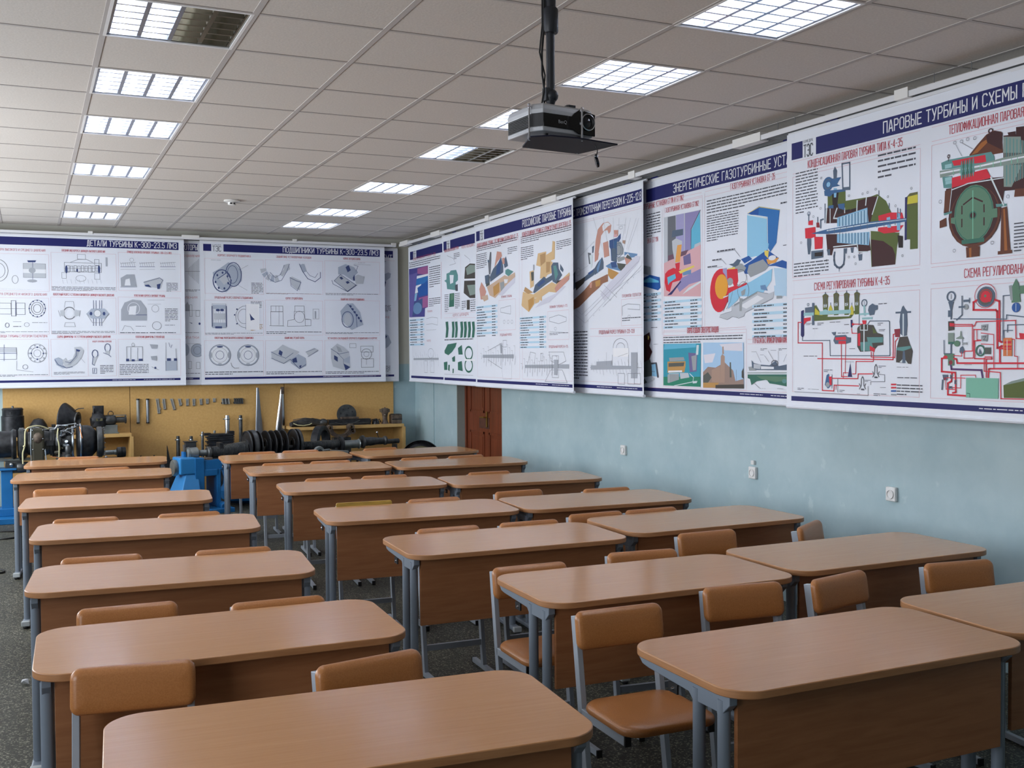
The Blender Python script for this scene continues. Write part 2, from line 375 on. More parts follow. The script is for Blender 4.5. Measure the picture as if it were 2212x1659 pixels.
DESKS = {
 'L0': (0.737, 2.635, -4), 'L1': (.594, 3.712, -2), 'L2': (.578, 4.896, -5.3), 'L3': (.598, 6.206, -6), 'L4': (.535, 7.5, -5.9), 'L5': (.468, 9.148, -6), 'L6': (.558, 10.257, -6),
 'M0': (2.371, 2.687, 0), 'M1': (2.384, 3.844, -1.1), 'M2': (2.236, 4.975, -1.8), 'M3': (2.152, 6.113, -4.5), 'M4': (2.220, 7.513, -5), 'M5': (2.215, 8.80, -4), 'M6': (2.195, 9.934, -3),
 'R0': (3.595, 2.76, -1.5), 'R1': (3.612, 3.903, .2), 'R2': (3.485, 5.062, 1), 'R3': (3.363, 6.035, -3), 'R4': (3.420, 7.325, -5.5), 'R5': (3.425, 8.66, -4), 'R6': (3.435, 9.80, 3)}
ORD = ['nearest the camera', 'second from the camera', 'third from the camera', 'fourth from the camera', 'fifth from the camera', 'sixth from the camera', 'farthest from the camera']
ROWN = {'L': 'left row by the aisle', 'M': 'middle row', 'R': 'right row along the blue wall'}
def desks():
    p = make_desk(); first = True
    for k, (x, y, a) in DESKS.items():
        o = p if first else copy_tree(p); first = False
        o.location = (x, y, 0); o.rotation_euler = (0, 0, R_(a))
        o['label'] = 'brown laminate school desk, %s, %s' % (ROWN[k[0]], ORD[int(k[1])])
desks()

# ------------------------------------------------------------------ chairs
def pad(mb, outl, prof, fn):
    """prof: (inset, level); outl: (w,d,r); fn maps (x, y, level) to a point"""
    loops = []
    for ins, lv in prof:
        w_, d_, r = outl; loops.append([fn(x, y, lv) for x, y in rrect(w_-2*ins, d_-2*ins, max(r-ins, 0.004), 6)])
    return mb.rings(loops)
def yup(z): return 0.17+(z-0.45)*0.16
def make_chair(wood=False):
    o = thing('school_chair', (0, 0, 0), '', 'chair', 0, 'chairs at the school desks')
    b = MB().m('worn_plywood' if wood else 'tan_vinyl')
    cz = 0.7075
    def bf(x, y, lv):
        z = cz+y; bow = 0.010*(1-(x/0.18)**2)
        return Vector((x, yup(z)-0.020-lv+bow, z))
    if wood: pad(b, (0.36, 0.14, 0.012), [(0.001, 0.0), (0, 0.001), (0, 0.011), (0.001, 0.012)], bf)
    else: pad(b, (0.362, 0.137, 0.030), [(0.006, -0.004), (0.001, 0.000), (0, 0.010), (0.003, 0.020), (0.010, 0.027), (0.022, 0.031), (0.05, 0.033)], bf)
    br = b.build('backrest', o)
    if wood: br['label'] = 'bare worn yellowish plywood backrest'
    s = MB().m('tan_vinyl')
    def sf(x, y, lv): return Vector((x, y-0.025, 0.436+lv+0.003*math.cos(x*8)))
    pad(s, (0.375, 0.36, 0.075), [(0.012, -0.002), (0.003, 0.002), (0, 0.010), (0.002, 0.020), (0.010, 0.028), (0.03, 0.033), (0.08, 0.035)], sf)
    s.build('seat', o)
    for q in (-1, 1):
        x = q*0.166
        MB().m('chair_metal').bar((x, yup(0.02), 0.02), (x, yup(0.756), 0.756), 0.022, 0.034, up=(0, 1, 0)).build('upright', o, bevel=0.002)
        r = MB().m('chair_metal').bx(x-0.011, x+0.011, -0.155, yup(0.41), 0.402, 0.434).build('seat_rail', o, bevel=0.002)
        MB().m('black_plastic').bx(x-0.0115, x+0.0115, -0.164, -0.155, 0.4015, 0.4345).build('end_cap', r)
        r = MB().m('chair_metal').bx(x-0.012, x+0.012, -0.14, 0.25, 0.004, 0.030).build('runner', o, bevel=0.002)
        for y in (-0.149, 0.25): MB().m('black_plastic').bx(x-0.0125, x+0.0125, y, y+0.009, 0.0, 0.031).build('end_cap', r)
    MB().m('chair_metal').bx(-0.16, 0.16, yup(0.16)-0.012, yup(0.16)+0.006, 0.135, 0.165).build('crossbar', o)
    MB().m('chair_metal').bx(-0.16, 0.16, 0.02, 0.05, 0.405, 0.430).build('seat_brace', o)
    return o
# desk key, local x along the desk, distance behind the desk centre, extra turn
CH = [('L0', -0.513, 0.72, -4), ('L0', 0.173, 0.52, 14), ('L1', -0.286, 0.483, 0), ('L1', 0.253, 0.345, 0), ('L2', -0.316, 0.374, 0), ('L2', 0.283, 0.345, 0), ('L3', -0.348, 0.345, 0), ('L3', 0.227, 0.345, 2),
 ('L4', -0.406, 0.60, 0), ('L4', 0.154, 0.345, 0), ('L5', 0.085, 0.345, 5), ('L6', -0.184, 0.345, 0),
 ('M0', -0.403, 0.671, -1), ('M0', 0.240, 0.78, -6), ('M1', -0.379, 0.36, 0), ('M1', 0.241, 0.43, -5), ('M2', -0.19, 0.345, 0), ('M2', 0.289, 0.345, 0), ('M3', -0.251, 0.345, 0), ('M3', 0.211, 0.345, 3),
 ('M4', -0.186, 0.345, 0), ('M4', 0.251, 0.345, 0), ('M5', -0.238, 0.345, 0), ('M5', 0.177, 0.345, 0), ('M6', -0.216, 0.345, 0), ('M6', 0.204, 0.345, 0),
 ('R0', -0.53, 0.665, 14), ('R0', 0.143, 0.667, -6), ('R1', -0.39, 0.679, 0), ('R1', 0.25, 0.632, 32), ('R2', -0.46, 0.36, 0), ('R2', -0.082, 0.345, 0), ('R3', -0.347, 0.478, 4), ('R3', 0.257, 0.345, 0),
 ('R4', -0.136, 0.345, 4), ('R5', -0.232, 0.375, 6), ('R5', 0.211, 0.375, 8), ('R6', -0.227, 0.345, 0)]
SHORT = ['nearest desk', 'second desk', 'third desk', 'fourth desk', 'fifth desk', 'sixth desk', 'farthest desk']
def chairs():
    p = make_chair(); first = True; cnt = {}
    for c in CH: cnt[c[0]] = cnt.get(c[0], 0)+1
    for n_, (k, lx, ly, t) in enumerate(CH):
        x, y, a = DESKS[k]; c, s = math.cos(R_(a)), math.sin(R_(a))
        if n_ == 18: o = make_chair(True)
        elif first: o = p; first = False
        else: o = copy_tree(p)
        A = R_(a+t)
        wx, wy = x+lx*c-ly*s, y+lx*s+ly*c
        o.location = (wx+math.sin(A)*0.195, wy-math.cos(A)*0.195, 0); o.rotation_euler = (0, 0, A)
        side = ('left one' if lx < (0 if k != 'R2' else -0.2) else 'right one') if cnt[k] > 1 else 'single one'
        st = 'pulled out' if ly > 0.44 else 'pushed in'
        row = {'L': 'left', 'M': 'middle', 'R': 'right'}[k[0]]
        kind = 'bare yellow plywood backed chair' if n_ == 18 else 'tan vinyl school chair'
        if n_ == 29: st = 'turned askew'
        o['label'] = '%s, %s behind the %s of the %s row%s' % (kind, side, SHORT[int(k[1])], row, ', '+st if st == 'turned askew' else '')
chairs()
# ------------------------------------------------------------------ projector on its pole
mat('silver_shell', (176, 178, 182), 0.35, 0.3); mat('gloss_black', (12, 12, 14), 0.15); mat('matt_black', (26, 26, 28), 0.55)
mat('pole_black', (34, 36, 42), 0.45); mat('lens_glass', (20, 24, 34), 0.05); mat('smoke_plate', (26, 27, 44), 0.55, spec=0.2); mat('cord_black', (10, 10, 12), 0.5)
def text_mesh(body, name='text', res=5):
    cu = bpy.data.curves.new(name, 'FONT'); cu.body = body; cu.size = 1; cu.resolution_u = res
    ob = bpy.data.objects.new(name, cu); COL.objects.link(ob)
    bpy.context.view_layer.update()
    dg = bpy.context.evaluated_depsgraph_get(); ev = ob.evaluated_get(dg); me = ev.to_mesh()
    vs = [(v.co.x, v.co.y) for v in me.vertices]; fs = [tuple(p.vertices) for p in me.polygons]
    ev.to_mesh_clear(); bpy.data.objects.remove(ob); bpy.data.curves.remove(cu)
    return vs, fs
def projector():
    o = thing('projector', (1.72, 3.40, 2.49), 'black and silver video projector hanging on a black pole from the ceiling', 'projector', 8)
    W2, D2 = 0.120, 0.10
    out = [(-W2+0.012, -D2-0.01), (W2-0.01, -D2), (W2, -D2+0.012), (W2, D2), (-W2, D2), (-W2-0.012, -D2+0.03)]
    def ins(k): return [(x*(1-k), y*(1-k*1.2)) for x, y in out]
    MB().m('silver_shell').prism(ins(0.0), -0.004, 0.013).build('lower_shell', o, bevel=0.003)
    mid = MB().m('matt_black').prism(ins(0.012), 0.013, 0.058)
    for k in range(7):
        z = 0.018+k*0.0055; mid.bar((-W2-0.0125, -D2+0.035, z), (-W2-0.001, D2-0.01, z), 0.003, 0.0022)
    mid.build('middle_band', o)
    top = MB().m('silver_shell').rings([[Vector((x, y, z)) for x, y in ins(k)] for k, z in ((0, 0.058), (0, 0.072), (0.03, 0.086), (0.10, 0.094), (0.22, 0.097))], smooth=False)
    top.m('gloss_black').bx(-0.06, W2-0.015, -0.05, 0.09, 0.0955, 0.0985).build('upper_shell', o, bevel=0.002)
    fr = MB().m('gloss_black').prism([(-0.106, 0.004), (0.02, 0.004), (0.045, -0.008), (W2-0.004, -0.010), (W2-0.004, 0.066), (0.05, 0.078), (0.026, 0.062), (0.015, 0.050), (-0.106, 0.050)], 0, 0.006, M=Matrix(((1, 0, 0, 0), (0, 0, 1, -D2-0.010), (0, 1, 0, 0.008), (0, 0, 0, 1))))
    fr.build('front_panel', o, bevel=0.001)
    ln = MB().m('chrome').lathe([(0.0285, 0), (0.030, 0.006), (0.027, 0.007)], (0.082, -D2-0.010, 0.044), (0, -1, 0), 28, cap=False)
    ln.m('matt_black').lathe([(0.027, 0.007), (0.022, 0.002), (0.018, -0.010)], (0.082, -D2-0.010, 0.044), (0, -1, 0), 28, cap=False)
    l = ln.build('lens', o)
    MB().m('lens_glass').lathe([(0.0, 0.004), (0.012, 0.001), (0.021, -0.002)], (0.082, -D2-0.011, 0.044), (0, -1, 0), 24, cap=False).build('lens_glass', l)
    vs, fs = text_mesh('BenQ'); b = MB().m('silver_shell'); k = 0.017
    xs = max(v[0] for v in vs); b.add([(-0.045+x/xs*0.036, -D2-0.0112, 0.028+y*k) for x, y in vs], fs); b.build('maker_mark', o, weld=False)
    cl = MB().m('matt_black').box(-0.01, 0.0, 0.099, 0.17, 0.030, 0.008).box(0.03, -0.02, 0.099, 0.030, 0.14, 0.008).box(0.08, -0.03, 0.097, 0.08, 0.028, 0.006, Matrix.Rotation(0.5, 3, 'Z'))
    for x, y in ((-0.06, 0), (-0.03, 0.008), (0.03, -0.06), (0.05, 0.03), (0.09, -0.03)): cl.m('chrome').lathe([(0.006, 0), (0.006, 0.006), (0.002, 0.009)], (x, y, 0.102), n=8)
    cl.build('clamp_plate', o)
    MB().m('smoke_plate').prism([(-0.155, -0.10), (-0.105, -0.150), (0.0, -0.165), (0.19, -0.145), (0.17, 0.065), (-0.08, 0.065)], -0.031, -0.026).build('safety_plate', o)
    for x, y, z in ((-0.138, -0.068, 0.088), (0.028, -0.150, 0.078), (0.150, 0.045, 0.10), (-0.062, 0.052, 0.10)):
        MB().m('chrome').cyl((x, y, -0.034), (x, y, z), 0.0032, n=8).lathe([(0.007, 0), (0.007, 0.010), (0.003, 0.016)], (x, y, z-0.01), n=8).build('clamp_rod', o)
    for x in (-0.07, 0.07): MB().m('matt_black').cyl((x, -0.07, -0.027), (x, -0.07, -0.002), 0.009, n=10).m('chrome').cyl((x, -0.07, -0.026), (x, -0.07, -0.018), 0.010, n=10).build('foot', o)
    j = MB().m('chrome').cyl((0, 0, 0.10), (0, 0, 0.135), 0.009, n=12).build('ball_stem', o)
    MB().m('pole_black').ball((0.003, 0, 0.150), 0.026, 16, (1, 1, 0.95)).bx(-0.028, 0.0, -0.012, 0.012, 0.13, 0.175).lathe([(0.012, 0), (0.022, 0.03)], (0, 0, 0.112), n=12).build('swivel_joint', o)
    MB().m('pole_black').cyl((0, 0, 0.165), (0, 0, 0.50), 0.0155, n=18).cyl((0, 0, 0.42), (0, 0, ZC-2.49-0.004), 0.0205, n=18).lathe([(0.07, ZC-2.49-0.012), (0.07, ZC-2.49)], n=24).build('pole', o)
    MB().m('pole_black').lathe([(0.026, 0.372), (0.029, 0.378), (0.029, 0.455), (0.024, 0.462)], n=18).build('clamp_sleeve', o)
    random.seed(4)
    for a, r in ((0, 0.004), (1, 0.003)):
        pts = [(-0.026-0.003*a, 0.008*a, z) for z in (0.735, 0.60, 0.46, 0.40)]+[(-0.034-0.010*a, 0.004, 0.30), (-0.036+0.012*a, 0.0, 0.22), (-0.026-0.004*a, 0.0, 0.16), (-0.016-0.012*a, 0.02, 0.105)]
        MB().m('cord_black').tube(pts, r).build('cable', o)
    MB().m('cord_black').tube([(0.115, -0.09, -0.02), (0.125, -0.10, -0.032), (0.130, -0.105, -0.05), (0.124, -0.108, -0.068)], 0.0018).build('cap_cord', o)
    cp = MB().m('lens_glass').lathe([(0.0, 0.003), (0.017, 0.003), (0.020, 0), (0.020, -0.007), (0.0, -0.007)], (0.128, -0.108, -0.090), (0.80, -0.50, 0.28), 20)
    cp.m('chrome').ball((0.122, -0.108, -0.070), 0.007, 8).build('lens_cap', o)
    return o
projector()
POSTERS = r'''{"R6":["R",4.44,5.412,[["R","n",[40,1580,140,1685]],
["X","k","КАФЕДРА",150,1668,232,17],
["X","g","ТЭС",152,1582,232,72],
["R","n",[262,1580,2285,1685]],
["X","w","ПАРОВЫЕ ТУРБИНЫ И СХЕМЫ РЕГУЛИРОВАНИЯ",820,1604,2262,62],
["R","n",[40,52,2285,82]],
["T","w",[1500,62,1760,74],1],
["T","w",[1850,62,2200,74],1],
["X","r","КОНДЕНСАЦИОННАЯ ПАРОВАЯ ТУРБИНА ТИПА К-4-35",190,1508,960,44],
["X","r","ТЕПЛОФИКАЦИОННАЯ ПАРОВАЯ ТУРБИНА ТИПА АТ-25",1290,1508,2100,44],
["X","r","СХЕМА РЕГУЛИРОВАНИЯ ТУРБИНЫ К-4-35",250,745,870,44],
["X","r","СХЕМА РЕГУЛИРОВАНИЯ ТУРБИНЫ АТ-25",1400,745,2060,44],
["R","p",[50,1566,1090,1568]],
["R","p",[50,1490,1090,1492]],
["F","p",2,[50,835,1090,1470]],
["R","p",[50,815,1090,817]],
["R","p",[50,725,1090,727]],
["F","p",2,[50,110,1090,700]],
["R","p",[1170,1566,2280,1568]],
["R","p",[1170,1490,2280,1492]],
["F","p",2,[1170,835,2210,1470]],
["R","p",[1170,815,2210,817]],
["R","p",[1170,725,2210,727]],
["F","p",2,[1170,110,2210,700]],
["T","k",[76,1231,279,1499],14],
["T","k",[778,1344,1057,1498],5],
["T","k",[61,833,374,930],5],
["P","o",[365,1342,516,1326,517,1261,723,1258,775,1265,841,1218,886,1141,879,1109,763,1104,365,1149]],
["P","o",[724,1060,943,1027,925,945,913,852,731,852,724,949]],
["P","b1",[350,1237,460,1249,510,1202,615,1209,621,1247,723,1258,779,1250,736,1155,723,1113,351,1146]],
["P","b1",[351,1080,710,1047,724,949,629,938,609,979,417,987,403,948,366,951]],
["P","b1",[727,1011,822,992,893,948,912,908,913,852,735,852]],
["P","b2",[401,1327,459,1319,445,1225,409,1230]],
["P","b2",[445,1210,488,1220,496,1194,453,1189]],
["P","b2",[510,1207,552,1207,552,1192,510,1192]],
["P","b2",[566,1205,604,1205,601,1191,570,1190]],
["P","o2",[991,1216,1016,1236,1073,1237,1075,926,1020,927,1020,982,986,985]],
["P","y",[1003,1219,1073,1223,1073,1178,998,1178]],
["P","o",[998,1169,1073,1164,1075,926,1020,927,1020,982,990,985]],
["P","n2",[982,1218,997,1220,996,982,980,981]],
["P","lb",[446,1170,696,1198,707,1110,446,1115]],
["P","lb",[446,1070,714,1056,711,979,446,1019]],
["L","st",5,[467,1165,467,1118]],
["L","st",5,[468,1075,468,1022]],
["L","w2",5,[480,1166,481,1117]],
["L","w2",5,[481,1074,481,1020]],
["L","st",5,[494,1167,494,1117]],
["L","st",5,[494,1072,494,1018]],
["L","w2",5,[507,1169,507,1117]],
["L","w2",5,[507,1071,507,1016]],
["L","st",5,[520,1170,520,1116]],
["L","st",5,[520,1069,521,1014]],
["L","w2",5,[533,1171,533,1116]],
["L","w2",5,[533,1068,534,1012]],
["L","st",5,[546,1172,546,1116]],
["L","st",5,[546,1067,547,1010]],
["L","w2",5,[559,1173,559,1115]],
["L","w2",5,[559,1065,560,1008]],
["L","st",5,[572,1174,572,1115]],
["L","st",5,[572,1064,573,1006]],
["L","w2",5,[585,1176,585,1115]],
["L","w2",5,[585,1063,585,1004]],
["L","st",5,[597,1177,598,1114]],
["L","st",5,[598,1061,598,1002]],
["L","w2",5,[610,1178,611,1114]],
["L","w2",5,[611,1060,611,1000]],
["L","st",5,[623,1179,623,1114]],
["L","st",5,[623,1058,624,998]],
["L","w2",5,[636,1180,636,1113]],
["L","w2",5,[636,1057,636,996]],
["L","st",5,[648,1181,649,1113]],
["L","st",5,[649,1056,649,994]],
["L","w2",5,[661,1182,661,1113]],
["L","w2",5,[661,1054,662,992]],
["L","st",5,[673,1183,674,1112]],
["L","st",5,[674,1053,674,990]],
["L","w2",5,[686,1184,686,1112]],
["L","w2",5,[686,1052,687,989]],
["L","st",5,[698,1186,699,1112]],
["L","st",5,[699,1051,699,987]],
["L","w2",7,[510,1217,510,1192]],
["L","w2",8,[358,1236,350,1151]],
["L","w2",8,[614,1248,611,1190]],
["L","w2",8,[689,1257,683,1215]],
["L","w2",7,[779,1250,736,1155]],
["L","w2",8,[445,1225,417,1169,446,1165]],
["L","w2",6,[387,1228,387,1147]],
["L","w2",7,[417,997,616,993,623,948,697,942]],
["P","re",[164,1136,260,1135,261,1074,215,1068,168,1073]],
["P","re",[195,1179,237,1179,237,1148,195,1153]],
["P","re",[783,1140,873,1148,961,1137,980,1088,789,1096]],
["P","re",[783,1073,974,1066,937,1032,829,1034,780,1054]],
["P","re",[249,1075,325,1067,321,996,253,997]],
["P","lb",[847,1122,873,1124,880,1062,854,1065]],
["P","lb",[923,1141,948,1134,949,1040,924,1043]],
["P","sb",[222,1098,358,1109,517,1112,723,1113,992,1103,992,1084,723,1079,517,1077,358,1081,238,1094]],
["P","w2",[358,1104,723,1106,992,1098,992,1095,723,1100,358,1098]],
["L","st",4,[377,1110,377,1080]],
["L","st",4,[424,1109,424,1079]],
["L","st",4,[475,1108,475,1079]],
["L","st",4,[528,1106,528,1079]],
["L","st",4,[587,1105,588,1078]],
["L","st",4,[642,1103,643,1078]],
["L","st",4,[697,1102,697,1077]],
["L","st",4,[773,1100,773,1076]],
["L","st",4,[828,1098,828,1076]],
["L","st",4,[873,1097,873,1076]],
["L","st",4,[911,1096,911,1075]],
["E","sb",[368,1382,45,43]],
["O","st",[368,1382,29,28],6],
["E","lb",[372,1379,16,15]],
["P","sb",[387,1410,481,1408,466,1393,445,1371,474,1357,401,1357]],
["P","st",[412,1456,426,1479,445,1451,441,1406,416,1405]],
["P","lb",[416,1350,445,1346,438,1292,420,1294]],
["P","sb",[335,1346,516,1331,517,1318,416,1320,387,1304,339,1315]],
["P","sb",[372,1250,416,1249,416,1229,372,1235]],
["P","sb",[453,1250,510,1247,510,1207,460,1224]],
["L","st",9,[487,1485,551,1482,552,1325,494,1331,487,1485]],
["P","st",[492,1344,552,1340,555,1325,495,1329]],
["P","st",[184,1071,222,1067,222,1031,211,970,193,971,184,1035]],
["P","st",[222,989,329,987,329,941,223,937]],
["P","b2",[253,976,325,975,321,950,253,953]],
["L","st",8,[199,1179,199,1220]],
["O","st",[199,1223,12,11],4],
["L","st",7,[279,1139,279,1190]],
["L","st",7,[343,1152,343,1264]],
["L","st",5,[787,1258,787,1282]],
["L","st",5,[866,1172,866,1200]],
["P","red2",[268,1160,291,1158,298,1126,268,1130]],
["L","st",10,[306,1125,306,1171,328,1174]],
["L","st",13,[426,961,422,941,422,916,428,890,447,874,467,867,486,872,503,887,508,914,509,973]],
["P","st",[358,987,388,985,388,949,370,951]],
["P","st",[560,979,588,979,581,947,567,948]],
["P","st",[623,934,657,933,654,897,630,896]],
["P","st",[511,978,532,979,529,947,518,948]],
["P","b2",[930,1014,968,1006,968,941,937,944]],
["L","st",6,[930,1117,930,1164]],
["L","st",6,[949,1124,948,1157]],
["L","st",4,[465,867,465,847]],
["O","g",[309,1427,7,6],2],
["O","g",[659,1283,7,6],2],
["O","g",[699,1285,7,6],2],
["O","g",[762,1295,7,6],2],
["O","g",[545,1287,7,6],2],
["O","g",[856,1239,6,6],2],
["O","g",[914,1180,6,6],2],
["O","g",[1028,1262,6,6],2],
["O","g",[305,1243,8,6],2],
["O","g",[241,1200,8,6],2],
["O","g",[129,1050,8,6],2],
["O","g",[359,921,7,6],2],
["O","g",[546,925,7,6],2],
["O","g",[592,922,7,6],2],
["O","g",[602,881,7,6],2],
["O","g",[965,897,6,6],2],
["P","o",[251,647,267,652,310,597,371,576,550,573,586,602,608,607,565,562,372,555,251,554]],
["P","y",[259,636,325,586,255,594]],
["P","o2",[323,708,348,720,374,705,368,682,370,632,328,625,327,681]],
["L","st",7,[348,717,348,725]],
["R","w2",[334,635,361,654]],
["L","k",3,[339,651,356,651,341,641,356,638]],
["R","o",[329,579,368,633]],
["L","st",3,[342,702,342,659]],
["L","st",3,[354,701,354,659]],
["P","o2",[417,711,441,723,466,708,460,685,462,636,421,630,420,684]],
["L","st",7,[441,720,441,728]],
["R","w2",[427,639,453,658]],
["L","k",3,[432,655,448,654,433,645,448,641]],
["R","o",[422,584,460,637]],
["L","st",3,[435,705,435,663]],
["L","st",3,[447,704,447,662]],
["P","o2",[506,708,529,719,554,705,548,682,550,633,511,627,509,682]],
["L","st",7,[529,717,529,724]],
["R","w2",[516,636,541,655]],
["L","k",3,[521,653,537,652,522,642,537,639]],
["R","o",[511,582,548,635]],
["L","st",3,[524,702,524,660]],
["L","st",3,[535,701,535,660]],
["P","o2",[592,707,614,718,639,704,633,682,635,633,596,627,595,681]],
["L","st",7,[614,716,614,723]],
["R","w2",[602,636,626,655]],
["L","k",3,[606,652,622,652,608,642,622,639]],
["R","o",[597,583,633,635]],
["L","st",3,[609,701,609,660]],
["L","st",3,[620,700,620,659]],
["P","y",[376,589,377,626,393,649,408,625,409,588]],
["L","st",4,[393,649,393,660]],
["P","y",[556,583,557,619,572,641,586,618,588,582]],
["L","st",4,[572,641,572,651]],
["R","tq",[298,590,565,613]],
["E","tq",[348,609,23,13]],
["R","st",[231,529,251,667]],
["P","st",[167,640,231,643,231,608,167,608]],
["O","st",[195,658,8,8],3],
["P","n2",[130,620,155,627,159,467,143,453,128,467]],
["R","tq",[155,589,247,608]],
["P","re",[155,575,219,579,215,557,183,553,155,532]],
["L","re",6,[135,549,102,550,102,420,322,417,323,126,422,125,425,161,631,161]],
["L","st",5,[143,451,143,435,387,432,391,339,870,339,877,341,872,532,866,536,720,540,700,518]],
["L","re",6,[283,321,900,317,901,458,915,463]],
["L","re",5,[913,327,916,419,935,438]],
["L","re",5,[485,409,487,214,537,215]],
["L","re",4,[522,409,519,233]],
["L","re",5,[749,356,749,306,609,305,606,232,581,231]],
["L","re",5,[732,361,732,331,913,329]],
["L","re",6,[407,202,624,204,627,232,743,234]],
["L","re",5,[572,500,576,472,626,471]],
["L","re",6,[583,526,665,523]],
["L","re",4,[441,158,441,135]],
["L","re",4,[501,204,504,238,544,238]],
["P","n2",[563,552,579,551,578,511,571,503,565,511]],
["E","re",[583,525,10,7]],
["P","st",[433,462,522,463,536,450,565,447,565,419,522,409,433,410,418,431]],
["P","re",[433,449,522,453,529,434,440,433]],
["R","re",[463,409,525,428]],
["P","st",[402,481,440,483,433,462,421,462]],
["P","b3",[626,509,658,524,748,516,776,471,823,460,827,401,783,396,749,366,644,362,619,392,619,499]],
["P","tq2",[644,418,735,422,749,381,721,367,651,367]],
["P","tq2",[697,447,826,445,823,415,707,412]],
["L","w2",9,[674,518,675,367]],
["L","w2",5,[644,509,644,489,703,487,703,517]],
["P","o",[741,506,779,471,748,466]],
["P","re",[721,397,762,381,756,359,721,372]],
["P","re",[623,469,644,473,644,397,626,397]],
["P","re",[658,546,693,545,689,523,665,523]],
["O","st",[675,647,21,19],6],
["L","tq",13,[675,627,679,579]],
["R","tq",[633,577,741,588]],
["R","tq",[658,551,741,562]],
["L","st",3,[675,657,675,637]],
["P","st",[713,627,741,641,761,630,782,629,782,605,761,600,755,576,720,572,706,603]],
["L","st",4,[633,580,633,519]],
["P","st",[966,612,976,619,982,606,1001,586,1005,509,999,452,974,447,954,462,947,530,954,583]],
["P","w2",[970,573,979,573,981,317,971,317]],
["R","st",[918,576,1030,586]],
["P","b3",[948,443,1005,447,1025,399,1044,365,1032,293,923,302,926,380]],
["P","tq2",[929,385,1031,394,1031,380,974,365,929,370]],
["P","w2",[949,303,981,327,1013,293]],
["P","red2",[909,488,954,491,948,443,916,444]],
["P","st",[974,365,987,365,994,298,968,298]],
["P","n2",[562,295,570,239,577,213,541,213,548,239]],
["P","sb",[361,220,380,231,388,189,403,163,373,138,346,161]],
["P","re",[380,212,407,213,407,158,388,162]],
["E","g2",[371,162,17,15]],
["L","st",4,[407,223,407,142]],
["L","k",4,[760,237,760,274,770,289,779,274,779,237]],
["L","k",4,[744,246,756,232,745,216]],
["L","k",4,[796,247,784,232,794,217]],
["R","k",[759,210,782,219]],
["L","k",4,[653,164,653,202,663,217,673,202,673,164]],
["L","k",4,[636,174,649,159,638,143]],
["L","k",4,[689,175,677,159,688,145]],
["R","k",[652,137,676,146]],
["L","g",3,[790,232,837,230,838,191,729,188,729,171]],
["L","g",3,[70,110,709,107,708,160]],
["L","g",3,[456,203,456,120]],
["T","k",[933,210,1076,222],1],
["T","k",[930,114,1114,183],4],
["L","re",9,[891,176,920,177]],
["L","re",9,[891,158,920,159]],
["L","bl",9,[891,139,920,140]],
["L","g2",9,[891,119,921,119]],
["T","k",[155,332,279,342],1],
["T","k",[455,470,547,480],1],
["T","k",[510,520,551,530],1],
["T","k",[279,525,337,545],2],
["T","k",[387,538,484,547],1],
["T","k",[788,630,852,642],1],
["T","k",[782,511,836,530],2],
["T","k",[792,477,850,493],2],
["T","k",[338,237,411,257],2],
["T","k",[929,272,1013,278],1],
["T","k",[790,268,851,284],2],
["T","k",[680,186,739,200],2],
["T","k",[99,121,156,139],2],
["T","k",[196,128,296,133],1],
["T","k",[471,119,516,136],2],
["T","k",[753,105,851,124],2],
["T","k",[555,377,602,385],1],
["T","k",[617,112,653,117],1],
["T","k",[175,530,231,545],2],
["T","k",[239,502,279,511],1],
["T","k",[804,154,848,160],1],
["T","k",[515,300,595,305],1],
["P","br",[1430,1376,1480,1418,1536,1459,1579,1471,1627,1456,1637,1350,1568,1352,1430,1365]],
["P","br2",[1443,1373,1505,1424,1536,1433,1543,1417,1481,1377]],
["P","b1",[1536,1454,1591,1468,1633,1450,1631,1366,1543,1417]],
["P","b1",[1712,1462,1778,1456,1779,1408,1713,1415]],
["P","b1",[1663,1445,1709,1443,1710,1421,1669,1429]],
["P","tq2",[1239,1366,1286,1374,1567,1367,1586,1339,1586,1314,1313,1322,1246,1328]],
["P","tq2",[1247,1290,1314,1285,1314,1222,1257,1230]],
["P","re",[1313,1364,1531,1358,1537,1322,1506,1322,1327,1336]],
["P","re",[1314,1275,1538,1286,1569,1236,1419,1233,1314,1212]],
["P","b1",[1274,1223,1314,1222,1431,1231,1569,1236,1641,1230,1647,1169,1636,1101,1564,1075,1482,1193,1380,1207,1315,1143,1308,1091,1258,1097]],
["P","b1",[1639,1434,1778,1422,1781,1150,1641,1160]],
["P","g3",[1639,1429,1739,1411,1745,1331,1640,1349]],
["P","g3",[1640,1290,1746,1272,1689,1173,1644,1180]],
["L","g3",6,[1648,1423,1650,1184]],
["L","tq2",6,[1658,1419,1660,1186]],
["L","g3",6,[1668,1416,1670,1189]],
["L","tq2",6,[1678,1412,1680,1191]],
["L","g3",6,[1688,1409,1690,1194]],
["L","tq2",6,[1698,1406,1700,1196]],
["L","g3",6,[1708,1402,1710,1199]],
["L","tq2",6,[1718,1399,1720,1201]],
["L","g3",6,[1728,1396,1730,1203]],
["L","tq2",6,[1738,1393,1739,1206]],
["L","g3",6,[1747,1389,1749,1208]],
["L","tq2",6,[1757,1386,1759,1211]],
["L","g3",6,[1767,1383,1768,1213]],
["L","tq2",6,[1777,1380,1778,1216]],
["E","b1",[1461,1062,169,165]],
["E","br",[1461,1054,162,156]],
["E","b1",[1461,1062,151,149]],
["E","gn",[1458,1070,127,147]],
["O","gn2",[1458,1070,121,140],6],
["E","gn2",[1455,1062,24,22]],
["E","b1",[1455,1062,18,15]],
["L","b1",8,[1394,1125,1448,1151]],
["L","b1",8,[1464,1149,1514,1125]],
["L","b1",8,[1383,1116,1383,1079]],
["L","b1",8,[1525,1105,1526,1072]],
